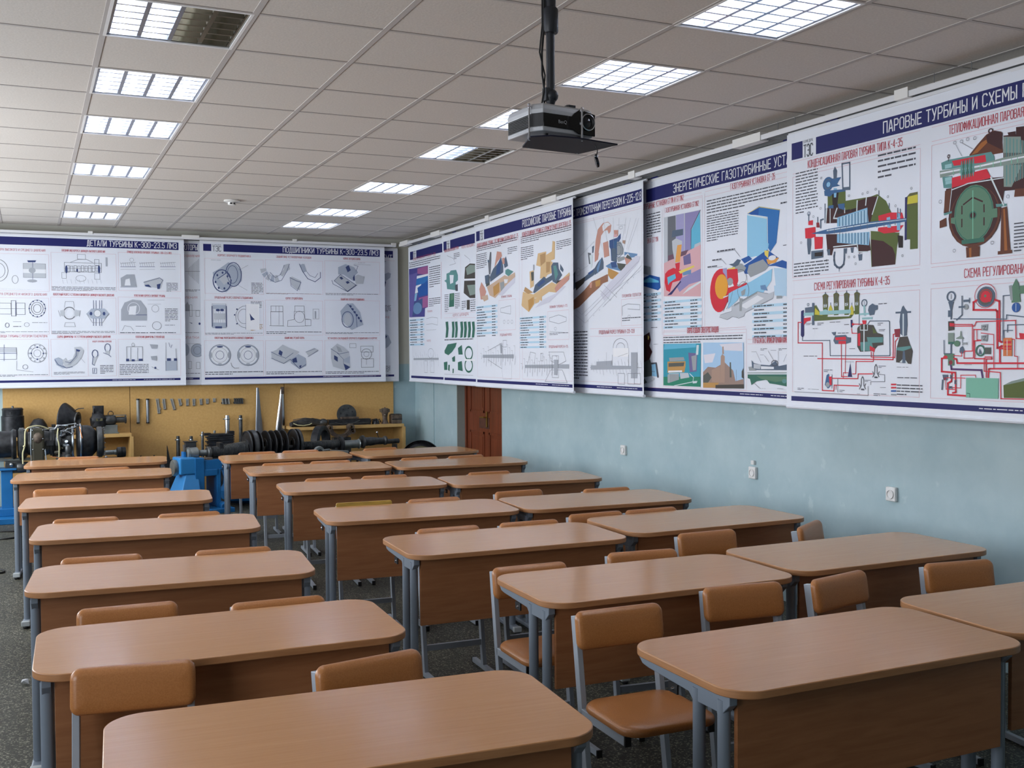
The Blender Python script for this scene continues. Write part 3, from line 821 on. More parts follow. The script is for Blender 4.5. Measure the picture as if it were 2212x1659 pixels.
["L","b1",8,[1383,1048,1383,1012]],
["L","b1",8,[1526,1039,1526,1006]],
["L","gn3",5,[1454,1187,1456,929]],
["P","gn",[1309,1065,1342,1066,1335,1030,1309,1038]],
["P","gn",[1570,1079,1606,1080,1607,1034,1570,1034]],
["R","gn2",[1382,919,1528,941]],
["P","tq2",[1597,1101,1660,1095,1660,1083,1600,1085]],
["P","tq2",[1258,1095,1315,1101,1315,1090,1262,1084]],
["P","br",[1231,1058,1275,1071,1279,1026,1231,1020]],
["P","br",[1267,1213,1308,1218,1302,1102,1261,1102]],
["P","br",[1630,1077,1663,1080,1686,854,1626,857]],
["P","br2",[1642,1070,1651,1071,1668,858,1650,860]],
["R","br",[1611,846,1694,863]],
["P","br",[1411,902,1500,899,1498,848,1415,847]],
["P","br2",[1431,895,1447,896,1447,847,1434,848]],
["P","br",[1709,1160,1781,1155,1781,1116,1704,1122]],
["P","g3",[1229,1325,1333,1319,1506,1317,1640,1325,1779,1325,1780,1281,1640,1285,1507,1291,1334,1293,1233,1287]],
["P","w3",[1233,1316,1506,1311,1640,1314,1779,1313,1779,1306,1640,1305,1506,1302,1233,1307]],
["E","tq2",[1379,1304,6,50]],
["E","gn2",[1392,1305,6,49]],
["E","tq2",[1405,1306,6,49]],
["E","gn2",[1418,1307,6,49]],
["E","tq2",[1431,1308,6,49]],
["E","gn2",[1443,1309,6,49]],
["E","tq2",[1456,1310,6,49]],
["L","gn3",4,[1323,1315,1324,1289]],
["L","gn3",4,[1369,1315,1370,1289]],
["L","gn3",4,[1500,1314,1500,1290]],
["L","gn3",4,[1580,1313,1580,1290]],
["L","gn3",4,[1625,1313,1625,1290]],
["L","gn3",4,[1687,1312,1688,1290]],
["L","gn3",4,[1722,1312,1722,1290]],
["P","w2",[1568,1246,1648,1089,1642,1085,1562,1237]],
["L","w2",5,[1314,1212,1425,1229,1641,1225]],
["L","w2",4,[1314,1217,1298,1103]],
["R","tq",[1266,1330,1313,1351]],
["R","tq",[1267,1264,1314,1282]],
["R","tq",[1270,1246,1314,1263]],
["O","b1",[1290,1392,7,8],4],
["L","b1",4,[1290,1384,1290,1368]],
["O","b1",[1562,1473,12,10],6],
["L","g",2,[1339,1444,1379,1379]],
["L","g",2,[1378,1447,1449,1403]],
["O","g",[1332,1456,9,8],2],
["O","g",[1377,1454,9,8],2],
["O","g",[1418,1458,9,8],2],
["O","g",[1464,1455,9,8],2],
["O","g",[1235,1161,10,9],2],
["O","g",[1333,891,9,8],2],
["O","g",[1577,909,9,8],2],
["O","g",[1668,1129,8,8],2],
["T","k",[1705,848,1784,998],9],
["R","tq3",[1417,122,1620,225]],
["L","gn2",4,[1424,144,1443,142,1443,124]],
["P","o",[1650,191,1685,207,1789,229,1790,131,1653,128]],
["P","g3",[1650,191,1697,212,1789,234,1789,219,1685,197]],
["O","st",[1313,651,27,25],8],
["L","k",3,[1313,663,1313,640]],
["P","st",[1293,625,1333,623,1325,607,1319,576,1309,576,1300,608]],
["L","st",8,[1314,576,1314,534]],
["R","st",[1293,544,1319,579]],
["P","b3",[1294,521,1333,522,1336,475,1296,470]],
["P","re",[1303,513,1336,509,1333,493,1305,494]],
["R","g3",[1294,411,1335,460]],
["R","gn2",[1295,400,1373,412]],
["E","gn",[1355,403,20,16]],
["L","st",9,[1315,401,1315,348]],
["R","gn",[1268,321,1335,350]],
["E","re",[1277,331,15,9]],
["P","red2",[1297,310,1331,311,1321,289,1308,289]],
["R","gn",[1295,287,1336,321]],
["E","red2",[1314,303,13,12]],
["L","re",9,[1264,326,1250,324,1250,254,1344,250,1349,147,1329,143]],
["L","re",9,[1321,247,1318,204,1294,193,1294,132,1414,130]],
["L","re",9,[1337,324,1351,321,1357,300,1789,302]],
["L","pu",10,[1314,287,1318,268,1515,265,1523,229]],
["L","re",8,[1558,230,1561,271,1570,273,1789,276]],
["L","re",6,[1546,230,1545,322]],
["L","re",5,[1533,327,1533,260,1631,255,1635,123,1790,126]],
["L","re",10,[1490,626,1462,614,1462,575,1601,569,1609,562,1612,378,1648,375]],
["L","re",10,[1598,620,1622,612,1625,413,1636,408,1660,407]],
["L","re",9,[1628,302,1627,382,1636,387,1660,387]],
["L","re",5,[1333,504,1456,500,1457,363,1406,362]],
["L","re",5,[1333,495,1469,492,1481,513,1718,513,1721,424,1753,422]],
["O","re",[1537,644,67,61],3],
["E","b4",[1540,639,50,47]],
["O","st",[1540,639,50,47],10],
["E","re",[1540,643,30,27]],
["E","gn",[1537,643,7,7]],
["P","re",[1506,635,1577,632,1568,612,1518,614]],
["O","re",[1540,643,37,33],3],
["L","st",6,[1387,649,1388,552,1352,527]],
["R","st",[1397,618,1436,630]],
["E","g2",[1414,593,16,15]],
["L","st",5,[1436,636,1436,613]],
["R","st",[1365,589,1411,598]],
["L","st",5,[1332,533,1665,521,1666,542,1787,526]],
["L","st",5,[1645,407,1645,638,1687,639]],
["P","gn",[1696,680,1719,719,1734,693,1746,603,1694,601]],
["P","g2",[1678,686,1696,690,1702,610,1688,616]],
["R","gn",[1739,643,1786,683]],
["E","bl",[1720,577,24,24]],
["L","w2",3,[1720,595,1720,560]],
["L","st",5,[1671,457,1672,492,1787,491]],
["R","or",[1648,337,1699,428]],
["P","re",[1654,410,1695,412,1695,399,1654,400]],
["R","re",[1654,379,1696,390]],
["R","re",[1654,368,1696,375]],
["L","w2",4,[1670,417,1671,342]],
["L","st",4,[1651,427,1649,465,1701,464]],
["P","re",[1739,451,1787,445,1788,420,1745,419]],
["O","gn2",[1508,365,26,26],8],
["P","st",[1498,347,1504,378,1517,347]],
["R","b4",[1537,347,1573,381]],
["L","re",6,[1539,332,1579,332,1579,322,1473,324,1470,415,1514,417]],
["P","g2",[1513,496,1553,500,1550,465,1513,468]],
["L","k",3,[1522,488,1544,490,1529,473,1547,471]],
["P","g2",[1513,442,1554,447,1551,411,1514,414]],
["L","k",3,[1523,435,1544,437,1529,419,1548,418]],
["L","re",5,[1513,473,1466,474,1464,327,1403,326,1403,358]],
["L","re",4,[1485,471,1487,420,1514,419]],
["L","re",4,[1513,455,1590,446,1592,276]],
["L","re",4,[1514,399,1588,395]],
["P","g3",[1350,432,1376,442,1378,468,1384,468,1387,442,1399,434,1399,426,1350,427]],
["P","st",[1376,379,1393,390,1406,363,1386,348,1373,358]],
["L","st",4,[1392,426,1394,395]],
["R","g2",[1392,397,1422,408]],
["L","st",5,[1266,420,1267,350,1314,350]],
["L","re",4,[1334,340,1387,337,1386,358]],
["P","st",[1257,238,1295,238,1288,209,1264,208]],
["L","st",8,[1258,208,1254,160]],
["E","red2",[1276,217,9,7]],
["L","re",4,[1288,222,1413,222]],
["L","re",4,[1278,209,1282,161,1348,160]],
["L","re",4,[1381,171,1382,237,1477,239,1480,228]],
["L","re",4,[1328,170,1381,170]],
["P","st",[1300,177,1325,162,1325,178,1300,161]],
["P","st",[1340,210,1356,189,1340,189,1356,210]],
["P","st",[1311,239,1329,218,1311,217,1329,239]],
["L","re",4,[1698,422,1713,419,1713,337,1731,335,1731,278]],
["T","k",[1406,290,1458,295],1],
["T","k",[2050,300,2150,640],10]]],"R5":["R",4.58,7.613,[["R","n",[262,1580,2285,1685]],
["R","n",[40,52,2285,82]],
["T","w",[1500,62,1760,74],1],
["T","w",[1850,62,2200,74],1],
["X","w","ЭНЕРГЕТИЧЕСКИЕ ГАЗОТУРБИННЫЕ УСТАНОВКИ",672,1604,2262,62],
["X","r","ГАЗОТУРБИННАЯ УСТАНОВКА GT-26",1393,1525,1892,40],
["X","r","ГАЗОТУРБИННАЯ УСТАНОВКА GT11N2",556,1462,1003,36],
["X","r","ГАЗОТУРБИННЫЕ УСТАНОВКИ GT11N И GT11N2",162,1529,809,40],
["X","r","ВКА GT11N",281,1251,448,36],
["L","p",2,[295,1567,1042,1553]],
["L","p",2,[295,1525,1042,1518]],
["L","p",2,[1087,1553,2042,1552]],
["L","p",2,[1086,1515,2043,1520]],
["L","p",2,[1081,1541,1079,497]],
["L","p",2,[512,1491,508,507]],
["F","p",2,[538,497,1051,1529]],
["T","k",[1108,1381,2043,1490],5],
["T","k",[1108,1177,1484,1375],11],
["T","k",[269,1293,487,1490],9],
["P","g4",[537,1427,1025,1427,1030,885,1030,782,547,807,536,1053]],
["P","lv",[708,1427,814,1427,819,1130,707,1120]],
["P","g",[593,1424,702,1424,707,1120,591,1076]],
["P","lv2",[826,1426,1020,1424,907,1298,895,1123,825,1123]],
["P","cb",[1020,1415,1028,1188,952,1176,906,1024,906,1285]],
["L","k",7,[1025,1424,907,1298,900,1031]],
["P","pk",[536,1067,1030,1169,1030,782,534,808]],
["P","cr",[598,1123,872,1145,837,1109,597,1082]],
["P","st",[659,1312,802,1310,802,1263,647,1259]],
["P","g4",[653,1232,707,1247,790,1218,778,1147,754,1049,695,1054,659,1164]],
["P","or2",[725,1192,784,1193,760,1062,695,1061]],
["P","re",[695,1054,760,1059,754,1009,730,991,706,1013]],
["P","re",[554,984,597,1008,670,1022,790,993,789,921,658,909,621,837,572,853,547,916]],
["P","cb",[585,954,694,974,706,939,621,911,597,892]],
["P","lv2",[778,935,1030,989,1030,898,882,882,754,830,718,872]],
["P","sb2",[789,980,906,991,906,959,801,953]],
["P","lv3",[802,1098,895,1117,906,1037,813,1031]],
["P","w2",[871,856,1030,898,1030,885,789,808]],
["P","y2",[742,990,940,1021,951,1008,766,969]],
["P","n2",[584,812,658,848,766,915,777,908,645,815]],
["P","bl2",[1583,1330,1717,1364,1946,1314,1911,1096,1847,1041,1820,1070,1815,1281]],
["P","bl3",[1602,1333,1717,1358,1712,1305,1622,1319]],
["P","cb2",[1583,1324,1806,1267,1815,1064,1736,1030,1583,1020]],
["P","w2",[1583,1328,1810,1280,1810,1267,1583,1320]],
["L","y2",4,[1593,1332,1722,1360,1946,1311]],
["P","cb2",[1689,1023,1727,1090,1792,1114,1829,1098,1820,1064,1736,1024]],
["P","bl3",[1524,964,1811,1059,1938,990,1679,904,1544,914]],
["P","y2",[1778,1056,1829,1051,1820,1000,1783,1026]],
["P","g2",[1602,970,1764,998,1829,946,1792,920,1622,884,1583,923]],
["P","or2",[1801,995,1938,995,1902,964,1820,959]],
["E","w3",[1866,999,41,17]],
["P","cb2",[1444,822,1622,854,1866,926,1857,845,1736,746,1423,762]],
["P","bl3",[1811,948,1973,975,2019,960,2017,914,1902,941]],
["P","cb3",[1884,930,2022,914,2018,731,1911,766]],
["P","g2",[1403,961,1444,994,1524,988,1573,954,1534,914,1464,907]],
["P","y2",[1362,964,1444,970,1454,932,1372,944]],
["P","w3",[1434,921,1544,932,1593,862,1504,831,1444,859]],
["O","k",[1504,892,74,55],3],
["P","st",[1372,994,1424,996,1474,1023,1514,1013,1484,979,1444,970]],
["P","bl3",[1514,1019,1602,1036,1641,1009,1554,986]],
["E","re",[1284,832,129,138]],
["P","re",[1342,959,1474,955,1484,869,1444,798,1341,791]],
["E","or3",[1287,813,69,66]],
["P","lv",[1305,968,1352,971,1357,865,1310,868]],
["P","w3",[1310,880,1403,887,1434,835,1341,822]],
["E","g2",[1388,869,36,28]],
["P","re",[1352,791,1573,851,1583,838,1362,778]],
["L","k",2,[1444,1089,1504,1038]],
["L","k",2,[1237,1089,1444,1089]],
["L","k",2,[1178,1035,1300,1031,1342,996]],
["L","k",2,[1124,988,1300,981]],
["T","k",[1237,1077,1444,1118],1],
["T","k",[1178,1029,1289,1050],1],
["T","k",[1118,983,1237,1004],1],
["T","k",[1955,1339,2043,1368],1],
["T","k",[1982,1065,2026,1078],1],
["P","g2",[213,1078,332,1055,338,985,213,1008]],
["P","bl3",[213,972,319,993,472,962,485,879,447,860,213,909]],
["P","cb",[213,951,318,972,460,935,460,921,213,937]],
["T","k",[265,812,446,835],1],
["E","re",[1261,805,111,151]],
["E","or3",[1288,839,76,90]],
["P","cb2",[1374,788,1480,815,1575,835,1472,730,1365,675]],
["P","w2",[1311,764,1383,777,1365,767,1311,754]],
["P","re",[1356,800,1472,836,1489,825,1356,778]],
["L","k",3,[1374,788,1356,724,1311,661]],
["L","k",3,[1419,797,1392,723,1347,676]],
["O","k",[1541,795,64,64],3],
["P","g2",[1515,791,1567,809,1558,768,1524,759]],
["P","cb3",[1887,811,2026,793,1996,740,1973,731,1895,745]],
["P","g2",[1914,741,1973,738,1973,721,1914,721]],
["P","g4",[1274,635,1338,649,1410,657,1410,690,1701,781,1823,759,1887,771,1879,730,1558,641,1550,615,1471,607,1419,619,1356,597,1265,619]],
["P","w3",[1502,691,1701,755,1775,731,1575,667]],
["P","g2",[1436,688,1701,768,1701,781,1436,704]],
["L","k",2,[1274,635,1410,657,1410,690,1701,781,1823,759]],
["L","k",2,[1265,619,1356,597,1419,619,1489,604,1550,617,1558,641,1879,725]],
["P","sb2",[1734,820,1791,822,1815,780,1742,794]],
["P","g2",[1498,744,1532,743,1524,653,1498,654]],
["B","tb",[531,548,1038,771],9],
["B","tb",[1643,457,2125,693],9],
["B","tb",[117,615,487,847],9],
["X","r","ПАРОГАЗОВАЯ ЭЛЕКТРОСТАНЦИЯ",855,511,1251,40],
["X","r","ГТУ GT24/26 С ПРОМЕЖУТОЧНОЙ КАМЕРОЙ СГОРАНИЯ",1651,427,2169,36],
["L","p",2,[530,535,1567,540]],
["L","p",2,[530,495,1567,502]],
["F","p",2,[524,96,1575,525]],
["L","p",2,[1592,452,2125,448]],
["L","p",2,[1592,421,2125,418]],
["T","k",[530,432,1532,492],3],
["P","tl",[529,432,1033,431,1028,105,528,104]],
["P","gn4",[528,172,1028,181,1028,105,528,104]],
["P","cb",[546,429,970,429,969,402,535,387]],
["P","or4",[588,292,834,296,834,259,818,212,588,203]],
["P","b4",[604,280,819,287,808,258,604,251]],
["P","w3",[599,221,788,226,788,212,599,206]],
["P","g2",[610,322,809,328,824,302,620,295]],
["P","g2",[588,191,746,200,746,153,620,127,588,126]],
["P","g4",[757,206,869,207,884,173,767,159]],
["P","lv3",[870,362,989,356,979,220,889,213]],
["P","g2",[910,334,979,345,969,231,929,225]],
["P","w2",[979,419,1009,419,999,345,969,345]],
["L","w2",6,[683,105,929,140,939,174,889,202]],
["P","w2",[929,145,989,149,979,132,929,128]],
["L","w2",4,[609,126,609,198,746,200]],
["P","sk",[1062,436,1545,432,1548,106,1062,100]],
["P","sk2",[1265,422,1532,430,1532,371,1329,377]],
["P","sk2",[1067,345,1218,356,1181,289,1086,283]],
["P","bk",[1062,216,1124,256,1218,251,1329,290,1427,232,1454,157,1545,175,1548,106,1062,100]],
["P","b4",[1062,188,1124,217,1171,178,1124,138,1062,126]],
["P","or4",[1062,137,1264,142,1218,105,1062,100]],
["P","b3",[1218,124,1548,137,1548,106,1218,99]],
["P","bk2",[1283,334,1301,350,1329,334,1328,143,1274,142]],
["P","bk2",[1301,405,1315,405,1320,350,1301,350]],
["P","bk2",[1171,234,1274,263,1274,142,1171,145]],
["P","b4",[1387,291,1401,291,1409,183,1387,182]],
["L","g",3,[1463,237,1462,157]],
["P","b3",[1524,227,1545,254,1548,175,1524,185]],
["P","g2",[1601,260,1685,266,1693,235,1609,234]],
["P","st",[1635,308,1660,287,1743,277,1840,273,1903,304,1935,268,2125,295,2125,240,1693,240,1643,255]],
["P","w3",[1743,267,1887,263,1887,248,1743,246]],
["P","w3",[1693,238,2125,243,2125,231,1693,225]],
["P","g4",[1660,282,1743,277,1734,246,1660,250]],
["P","gn2",[1592,207,2125,216,2125,152,2058,130,1950,142,1903,146,1840,150,1808,175,1693,162,1635,134,1618,176,1592,181]],
["P","gn",[1693,198,2043,199,2035,174,1903,161,1743,179]],
["E","tq2",[1997,169,23,15]],
["L","g3",5,[1592,218,2125,226]],
["O","k",[1895,288,35,18],5],
["T","k",[1635,363,1693,368],1],
["T","k",[1738,373,1824,391],2],
["T","k",[1852,372,1919,377],1],
["T","k",[1938,372,2031,390],2],
["T","k",[1734,342,1775,347],1],
["T","k",[1726,112,1796,116],1],
["T","k",[1923,114,1989,119],1],
["L","k",2,[1693,360,1743,293]],
["L","k",2,[1824,370,1887,304]],
["L","k",2,[1934,369,1935,304]],
["L","k",2,[1783,339,1832,298]],
["L","k",2,[1726,116,1668,146]],
["L","k",2,[2035,364,1989,299]],
["P","b1",[221,500,313,529,335,468,312,419,357,370,335,346,312,309,219,253]],
["P","y2",[290,505,313,492,301,468,290,468]],
["P","b4",[219,284,323,309,357,224,345,139,218,105]],
["P","lb",[346,273,413,285,435,171,356,175]],
["P","k",[334,282,424,285,457,165,435,162,407,273,346,267]],
["P","g4",[219,161,345,175,401,152,288,113]],
["L","p",2,[288,79,2058,95]],
["T","k",[341,559,437,571],1],
["T","k",[380,427,447,434],1],
["T","k",[277,206,402,214],1]]],"R4":["R",4.53,9.588,[["R","n",[40,1580,140,1685]],
["X","k","КАФЕДРА",150,1668,232,17],
["X","g","ТЭС",152,1582,232,72],
["R","n",[262,1580,2285,1685]],
["R","n",[40,52,2285,82]],
["T","w",[1500,62,1760,74],1],
["T","w",[1850,62,2200,74],1],
["X","w","ПАРОВАЯ ТУРБИНА С ПРОМЕЖУТОЧНЫМ ПЕРЕГРЕВОМ К-225-12.8",560,1604,2262,60],
["R","p",[40,1545,2285,1547]],
["F","p",2,[60,110,2280,1530]],
["P","pk2",[1472,1238,1490,1348,1531,1439,1622,1484,1710,1485,1765,1451,1753,1398,1720,1380,1699,1415,1643,1415,1587,1377,1575,1328,1541,1232,1495,1196]],
["P","w3",[1610,1458,1644,1481,1710,1479,1754,1453,1710,1447,1621,1412]],
["P","pk2",[1808,1403,1882,1395,1882,1347,1818,1342]],
["P","pk",[1807,1365,1861,1365,1861,1338,1807,1344]],
["P","bl4",[1731,1324,1861,1333,1924,1364,1924,1321,1882,1288,1860,1182,1848,1129,1762,1147,1752,1246,1731,1269]],
["P","st",[1763,1250,1849,1258,1859,1128,1773,1146]],
["P","sb",[1796,1307,1861,1317,1849,1237,1806,1251]],
["P","g2",[1860,1300,1924,1294,1976,1225,1965,1183,1860,1182]],
["O","st",[1892,1227,63,59],6],
["O","st",[1886,1228,42,43],5],
["P","pk2",[1620,1313,1709,1321,1730,1193,1642,1184]],
["P","pk2",[1472,1238,1552,1231,1529,1177,1471,1159]],
["P","bk2",[1955,1302,2007,1297,1997,1266,1955,1280]],
["P","st",[1465,1103,1529,1154,1608,1192,1630,1146,1630,1091,1470,1047]],
["P","sb2",[1505,1100,1551,1153,1597,1188,1528,1054]],
["P","sb2",[1663,1111,1795,1138,1859,1106,1922,1048,1794,1073,1707,1091]],
["P","bl4",[1751,1136,1849,1134,1859,1085,1773,1086]],
["P","b4",[1859,1122,2016,1099,1943,1041,1880,1078]],
["P","or4",[1707,1091,1901,1033,2027,1093,2026,1067,1901,974,1750,995,1707,1030]],
["P","pk2",[1986,1160,2119,1123,2129,1085,2016,1094]],
["P","sb2",[1986,1203,2199,1168,2179,1144,2088,1146,2048,1187,1986,1171]],
["P","b4",[2037,1177,2088,1152,2119,1123,2006,1153]],
["P","g2",[1859,1166,1986,1166,1986,1139,1880,1126]],
["P","st",[1049,982,1294,1048,1471,1109,1482,1074,1459,1048,1173,975,1049,936]],
["P","b3",[1099,1003,1294,1042,1270,992,1123,931]],
["P","bl4",[1342,1073,1448,1099,1448,1077,1366,1054]],
["P","br3",[1269,923,1412,994,1550,1013,1618,1042,1707,1036,1706,975,1617,965,1549,930,1411,881,1171,778,920,729,921,789]],
["P","or4",[1481,990,1573,1001,1572,951,1492,939]],
["P","pk2",[1377,985,1424,988,1411,938,1376,940]],
["P","w3",[1412,1034,1707,1069,1707,1041,1482,1001]],
["P","g",[1344,1255,1403,1244,1390,1149,1366,1151]],
["P","st",[1426,1298,1461,1306,1449,1245,1426,1242]],
["P","w2",[1373,1229,1437,1229,1425,1118,1401,1108]],
["P","lv4",[1750,973,2169,1155,2248,1143,2219,1099,1900,931,1639,814,1572,873]],
["L","g",2,[1572,906,1749,809]],
["L","g",2,[1640,947,1857,831]],
["L","g",2,[1616,760,2268,1069]],
["L","g",2,[1291,693,2219,1109]],
["L","g5",2,[1446,1554,1618,1258]],
["L","g5",2,[1628,1531,1716,1249]],
["L","g5",2,[1798,1509,1809,1240]],
["L","g5",2,[1899,1496,1864,1235]],
["L","g5",2,[2014,1481,1928,1229]],
["L","g5",2,[2090,1471,1972,1225]],
["L","g5",2,[2181,1460,2023,1221]],
["L","g5",2,[2226,1454,2048,1218]],
["O","g5",[2223,1020,5,4],2],
["O","g5",[2133,982,5,4],2],
["O","g5",[2041,943,5,4],2],
["O","g5",[1947,904,5,4],2],
["O","g5",[1852,863,5,4],2],
["O","g5",[1754,822,5,4],2],
["O","g5",[1655,780,6,4],2],
["O","g5",[1554,737,6,4],2],
["O","g5",[1450,693,6,4],2],
["O","g5",[1344,648,6,4],2],
["O","g5",[1236,603,6,4],2],
["L","g5",2,[1114,1200,1461,1340]],
["L","g5",2,[1113,1083,1355,1140]],
["O","g5",[1162,1097,43,35],3],
["L","g5",2,[1861,1440,2008,1424,1997,1351]],
["O","g5",[1930,1411,29,13],3],
["P","st",[903,983,1108,1107,1107,955,902,859]],
["L","g5",2,[1098,712,1288,631,1737,847]],
["L","g5",2,[1099,773,1226,708,1709,906]],
["L","g5",2,[1737,875,2304,1047]],
["T","k",[693,122,1330,568],16],
["X","r","ПРОДОЛЬНЫЙ РАЗРЕЗ ТУРБИНЫ К-225-12.8",1545,528,2146,30],
["L","p",2,[1380,576,2301,568]],
["L","p",2,[1379,509,2301,505]],
["X","r","ПРОФИЛИ ЛОПАТОК",1947,825,2264,24],
["F","p",2,[1933,589,2276,809]],
["L","g",3,[1946,675,1946,752,2041,769,2238,753,2238,712,2041,727]],
["O","g",[2062,664,21,11],2],
["T","k",[1946,624,2250,661],2],
["O","g",[1916,416,125,68],3],
["O","g",[1916,409,71,39],3],
["R","w",[1791,331,2052,403]],
["L","g",2,[1408,272,1450,198]],
["L","g",2,[1469,291,1510,189]],
["L","g",2,[1529,311,1569,179]],
["L","g",2,[1588,286,1628,170]],
["L","g",2,[1647,305,1686,197]],
["L","g",2,[1704,281,1744,188]],
["L","g",2,[1762,300,1800,179]],
["L","g",2,[1818,276,1856,170]],
["L","g",2,[1874,295,1912,196]],
["L","g",2,[1929,313,1967,187]],
["L","g",2,[1984,289,2021,178]],
["L","g",2,[2038,308,2075,204]],
["L","g",2,[2091,284,2128,195]],
["L","g",2,[2144,303,2180,186]],
["L","g",2,[2197,280,2232,178]],
["L","g",2,[2248,298,2284,203]],
["L","g",3,[1377,234,2269,243]],
["P","g5",[1392,254,2091,255,2091,228,1392,215]],
["P","g5",[2092,366,2192,366,2191,154,2091,152]],
["L","g",3,[1775,246,1776,346]],
["L","g",3,[2051,248,2052,345]],
["P","g5",[1499,287,1762,296,1761,253,1498,243]],
["F","g",3,[1873,100,1983,190]],
["F","g",3,[2037,104,2143,192]],
["F","g",3,[2144,107,2247,194]],
["L","g",2,[1676,367,1675,259]],
["L","g",2,[1874,331,2038,359]]]],"R3":["R",4.44,10.631,[["R","n",[40,1580,140,1685]],
["X","k","КАФЕДРА",150,1668,232,17],
["X","g","ТЭС",152,1582,232,72],
["R","n",[262,1580,2285,1685]],
["X","w","РОССИЙСКИЕ ПАРОВЫЕ ТУРБИНЫ",1230,1604,2262,66],
["R","n",[40,52,2285,82]],
["T","w",[1500,62,1760,74],1],
["T","w",[1850,62,2200,74],1],
["X","r","КОНДЕНСАЦИОННАЯ ТУРБИНА С РЕГУЛИРУЕМЫМ ОТБОРОМ ПАРА КТ-75",60,1510,1130,42],
["X","r","КОНДЕНСАЦИОННАЯ ТУРБИНА БЕЗ ПРОМЕЖУТОЧНОГО ПЕРЕГРЕВА К-175",1220,1510,2260,42],
["R","p",[50,1500,1140,1502]],
["R","p",[1210,1500,2280,1502]],
["F","p",2,[50,110,1150,1490]],
["F","p",2,[1210,110,2280,1490]],
["T","k",[53,1463,1110,1525],3],
["T","k",[41,1277,335,1443],8],
["T","k",[883,1363,1108,1436],4],
["T","k",[1192,1441,2270,1517],4],
["T","k",[1191,1278,1466,1411],7],
["T","k",[1954,1311,2262,1397],5],
["P","pk2",[538,1269,603,1423,718,1405,735,1361,610,1314,482,1215]],
["P","st",[408,1169,501,1250,628,1298,709,1356,768,1258,767,1194,590,1156,425,1116]],
["P","bl4",[591,1257,682,1337,717,1305,679,1193,572,1172]],
["P","st",[769,1301,839,1352,872,1293,889,1249,803,1234]],
["P","pk2",[735,1339,804,1341,803,1277,751,1281]],
["P","g",[422,1432,458,1428,457,1341,430,1196,390,1199,365,1348,392,1346]],
["P","st",[355,1357,411,1345,410,1323,364,1326]],
["P","tq2",[820,1212,888,1221,1023,1183,904,1142,819,1176]],
["P","cr2",[887,1143,1056,1173,1064,1131,885,1038,764,1016,677,1057]],
["P","b4",[296,1169,408,1191,406,1088,313,1072]],
["P","st",[277,1192,390,1199,388,1111,294,1102]],
["P","cr2",[331,1070,801,1163,887,1143,817,1049,550,941,404,978]],
["P","pk2",[122,1060,181,1132,275,1066,312,1020,254,941,158,946]],
["P","or4",[498,1061,660,1101,658,1001,514,958]],
["P","g2",[678,1093,783,1101,799,1014,711,983]],
["P","cr2",[178,975,349,988,366,936,253,919]],
["P","w3",[783,1122,887,1115,869,1081,800,1078]],
["P","lv4",[817,1049,1055,1125,1054,1069,746,960,622,967]],
["P","cr3",[1526,1206,1565,1316,1745,1320,1744,1287,1861,1310,1876,1405,1926,1394,1917,1234,1845,1227,1844,1149,1727,1073,1608,1074,1624,1185]],
["P","cr4",[1611,1299,1730,1308,1729,1223,1624,1192]],
["P","cr3",[1698,1180,1787,1225,1874,1212,1858,1109,1712,1093]],
["P","cr4",[1743,1222,1831,1215,1815,1125,1742,1118]],
["P","st",[1844,1175,1888,1204,1987,1196,2000,1137,2069,1075,2013,1041,1942,1007,1871,1031]],
["P","tq2",[1887,1172,1944,1174,1986,1087,1929,1033]],
["P","st",[2029,1180,2097,1124,2083,1100,2028,1129]],
["P","st",[1453,950,1500,1021,1697,1088,1741,1065,1858,1090,1886,1049,1741,1013,1484,942]],
["P","bl4",[1546,1018,1682,1063,1726,1040,1576,996]],
["P","cr3",[1453,930,1857,1025,1942,1000,2219,1090,2232,1058,1941,923,1798,938,1650,900,1483,895]],
["P","pk2",[2027,1033,2219,1065,2218,1027,1941,923,1914,964]],
["P","b3",[1942,1000,2055,1032,1971,1031]],
["P","cr3",[1198,840,1233,969,1344,949,1484,928,1483,841,1357,765,1214,826]],
["P","or4",[1343,881,1468,909,1467,842,1357,772]],
["P","cr4",[1249,975,1281,1014,1344,990,1453,950,1344,942]],
["P","cr3",[1378,1157,1472,1164,1470,1010,1392,994]],
["P","b4",[1409,1148,1471,1150,1470,1070,1424,1059]],
["P","cr3",[1483,888,1650,913,1650,847,1605,875,1574,850,1498,840]],
["P","g5",[1457,1218,1488,1216,1487,1163,1456,1165]],
["P","lv4",[1650,867,1941,917,2082,973,2150,969,1797,840,1497,800]],
["X","r","ПРОФИЛИ ТУРБИНЫ",709,933,978,22],
["X","r","ПРОФИЛИ ТУРБИНЫ К-175",1809,783,2171,22],
["B","tb",[30,539,604,877],12],
["B","tb",[1157,411,1732,720],13],
["X","r","ПРОДОЛЬНЫЙ РАЗРЕЗ",670,544,972,22],
["X","r","ПРОДОЛЬНЫЙ РАЗРЕЗ К-175",1791,413,2179,22],
["L","g",3,[691,829,952,846,950,760,690,789,691,829]],
["L","g",3,[1803,693,1992,716,2150,687,2149,653,1991,634,1803,663,1803,693]],
["F","p",2,[643,602,1065,910]],
["F","p",2,[1769,489,2205,754]],
["O","g",[785,687,26,18],2],
["O","g",[886,684,25,18],2],
["O","g",[980,681,25,18],2],
["O","g",[1926,590,23,14],2],
["L","g",2,[1807,567,2193,547]],
["T","k",[1807,530,2193,555],2],
["P","g5",[209,350,1015,354,1014,313,208,318]],
["P","g5",[1269,250,2202,263,2202,223,1269,219]],
["L","g",2,[138,367,170,366,169,304,194,339]],
["L","g",2,[207,417,238,417,235,264,261,339]],
["L","g",2,[272,385,304,385,301,225,327,339]],
["L","g",2,[339,436,370,435,367,268,392,339]],
["L","g",2,[404,404,434,404,431,229,457,339]],
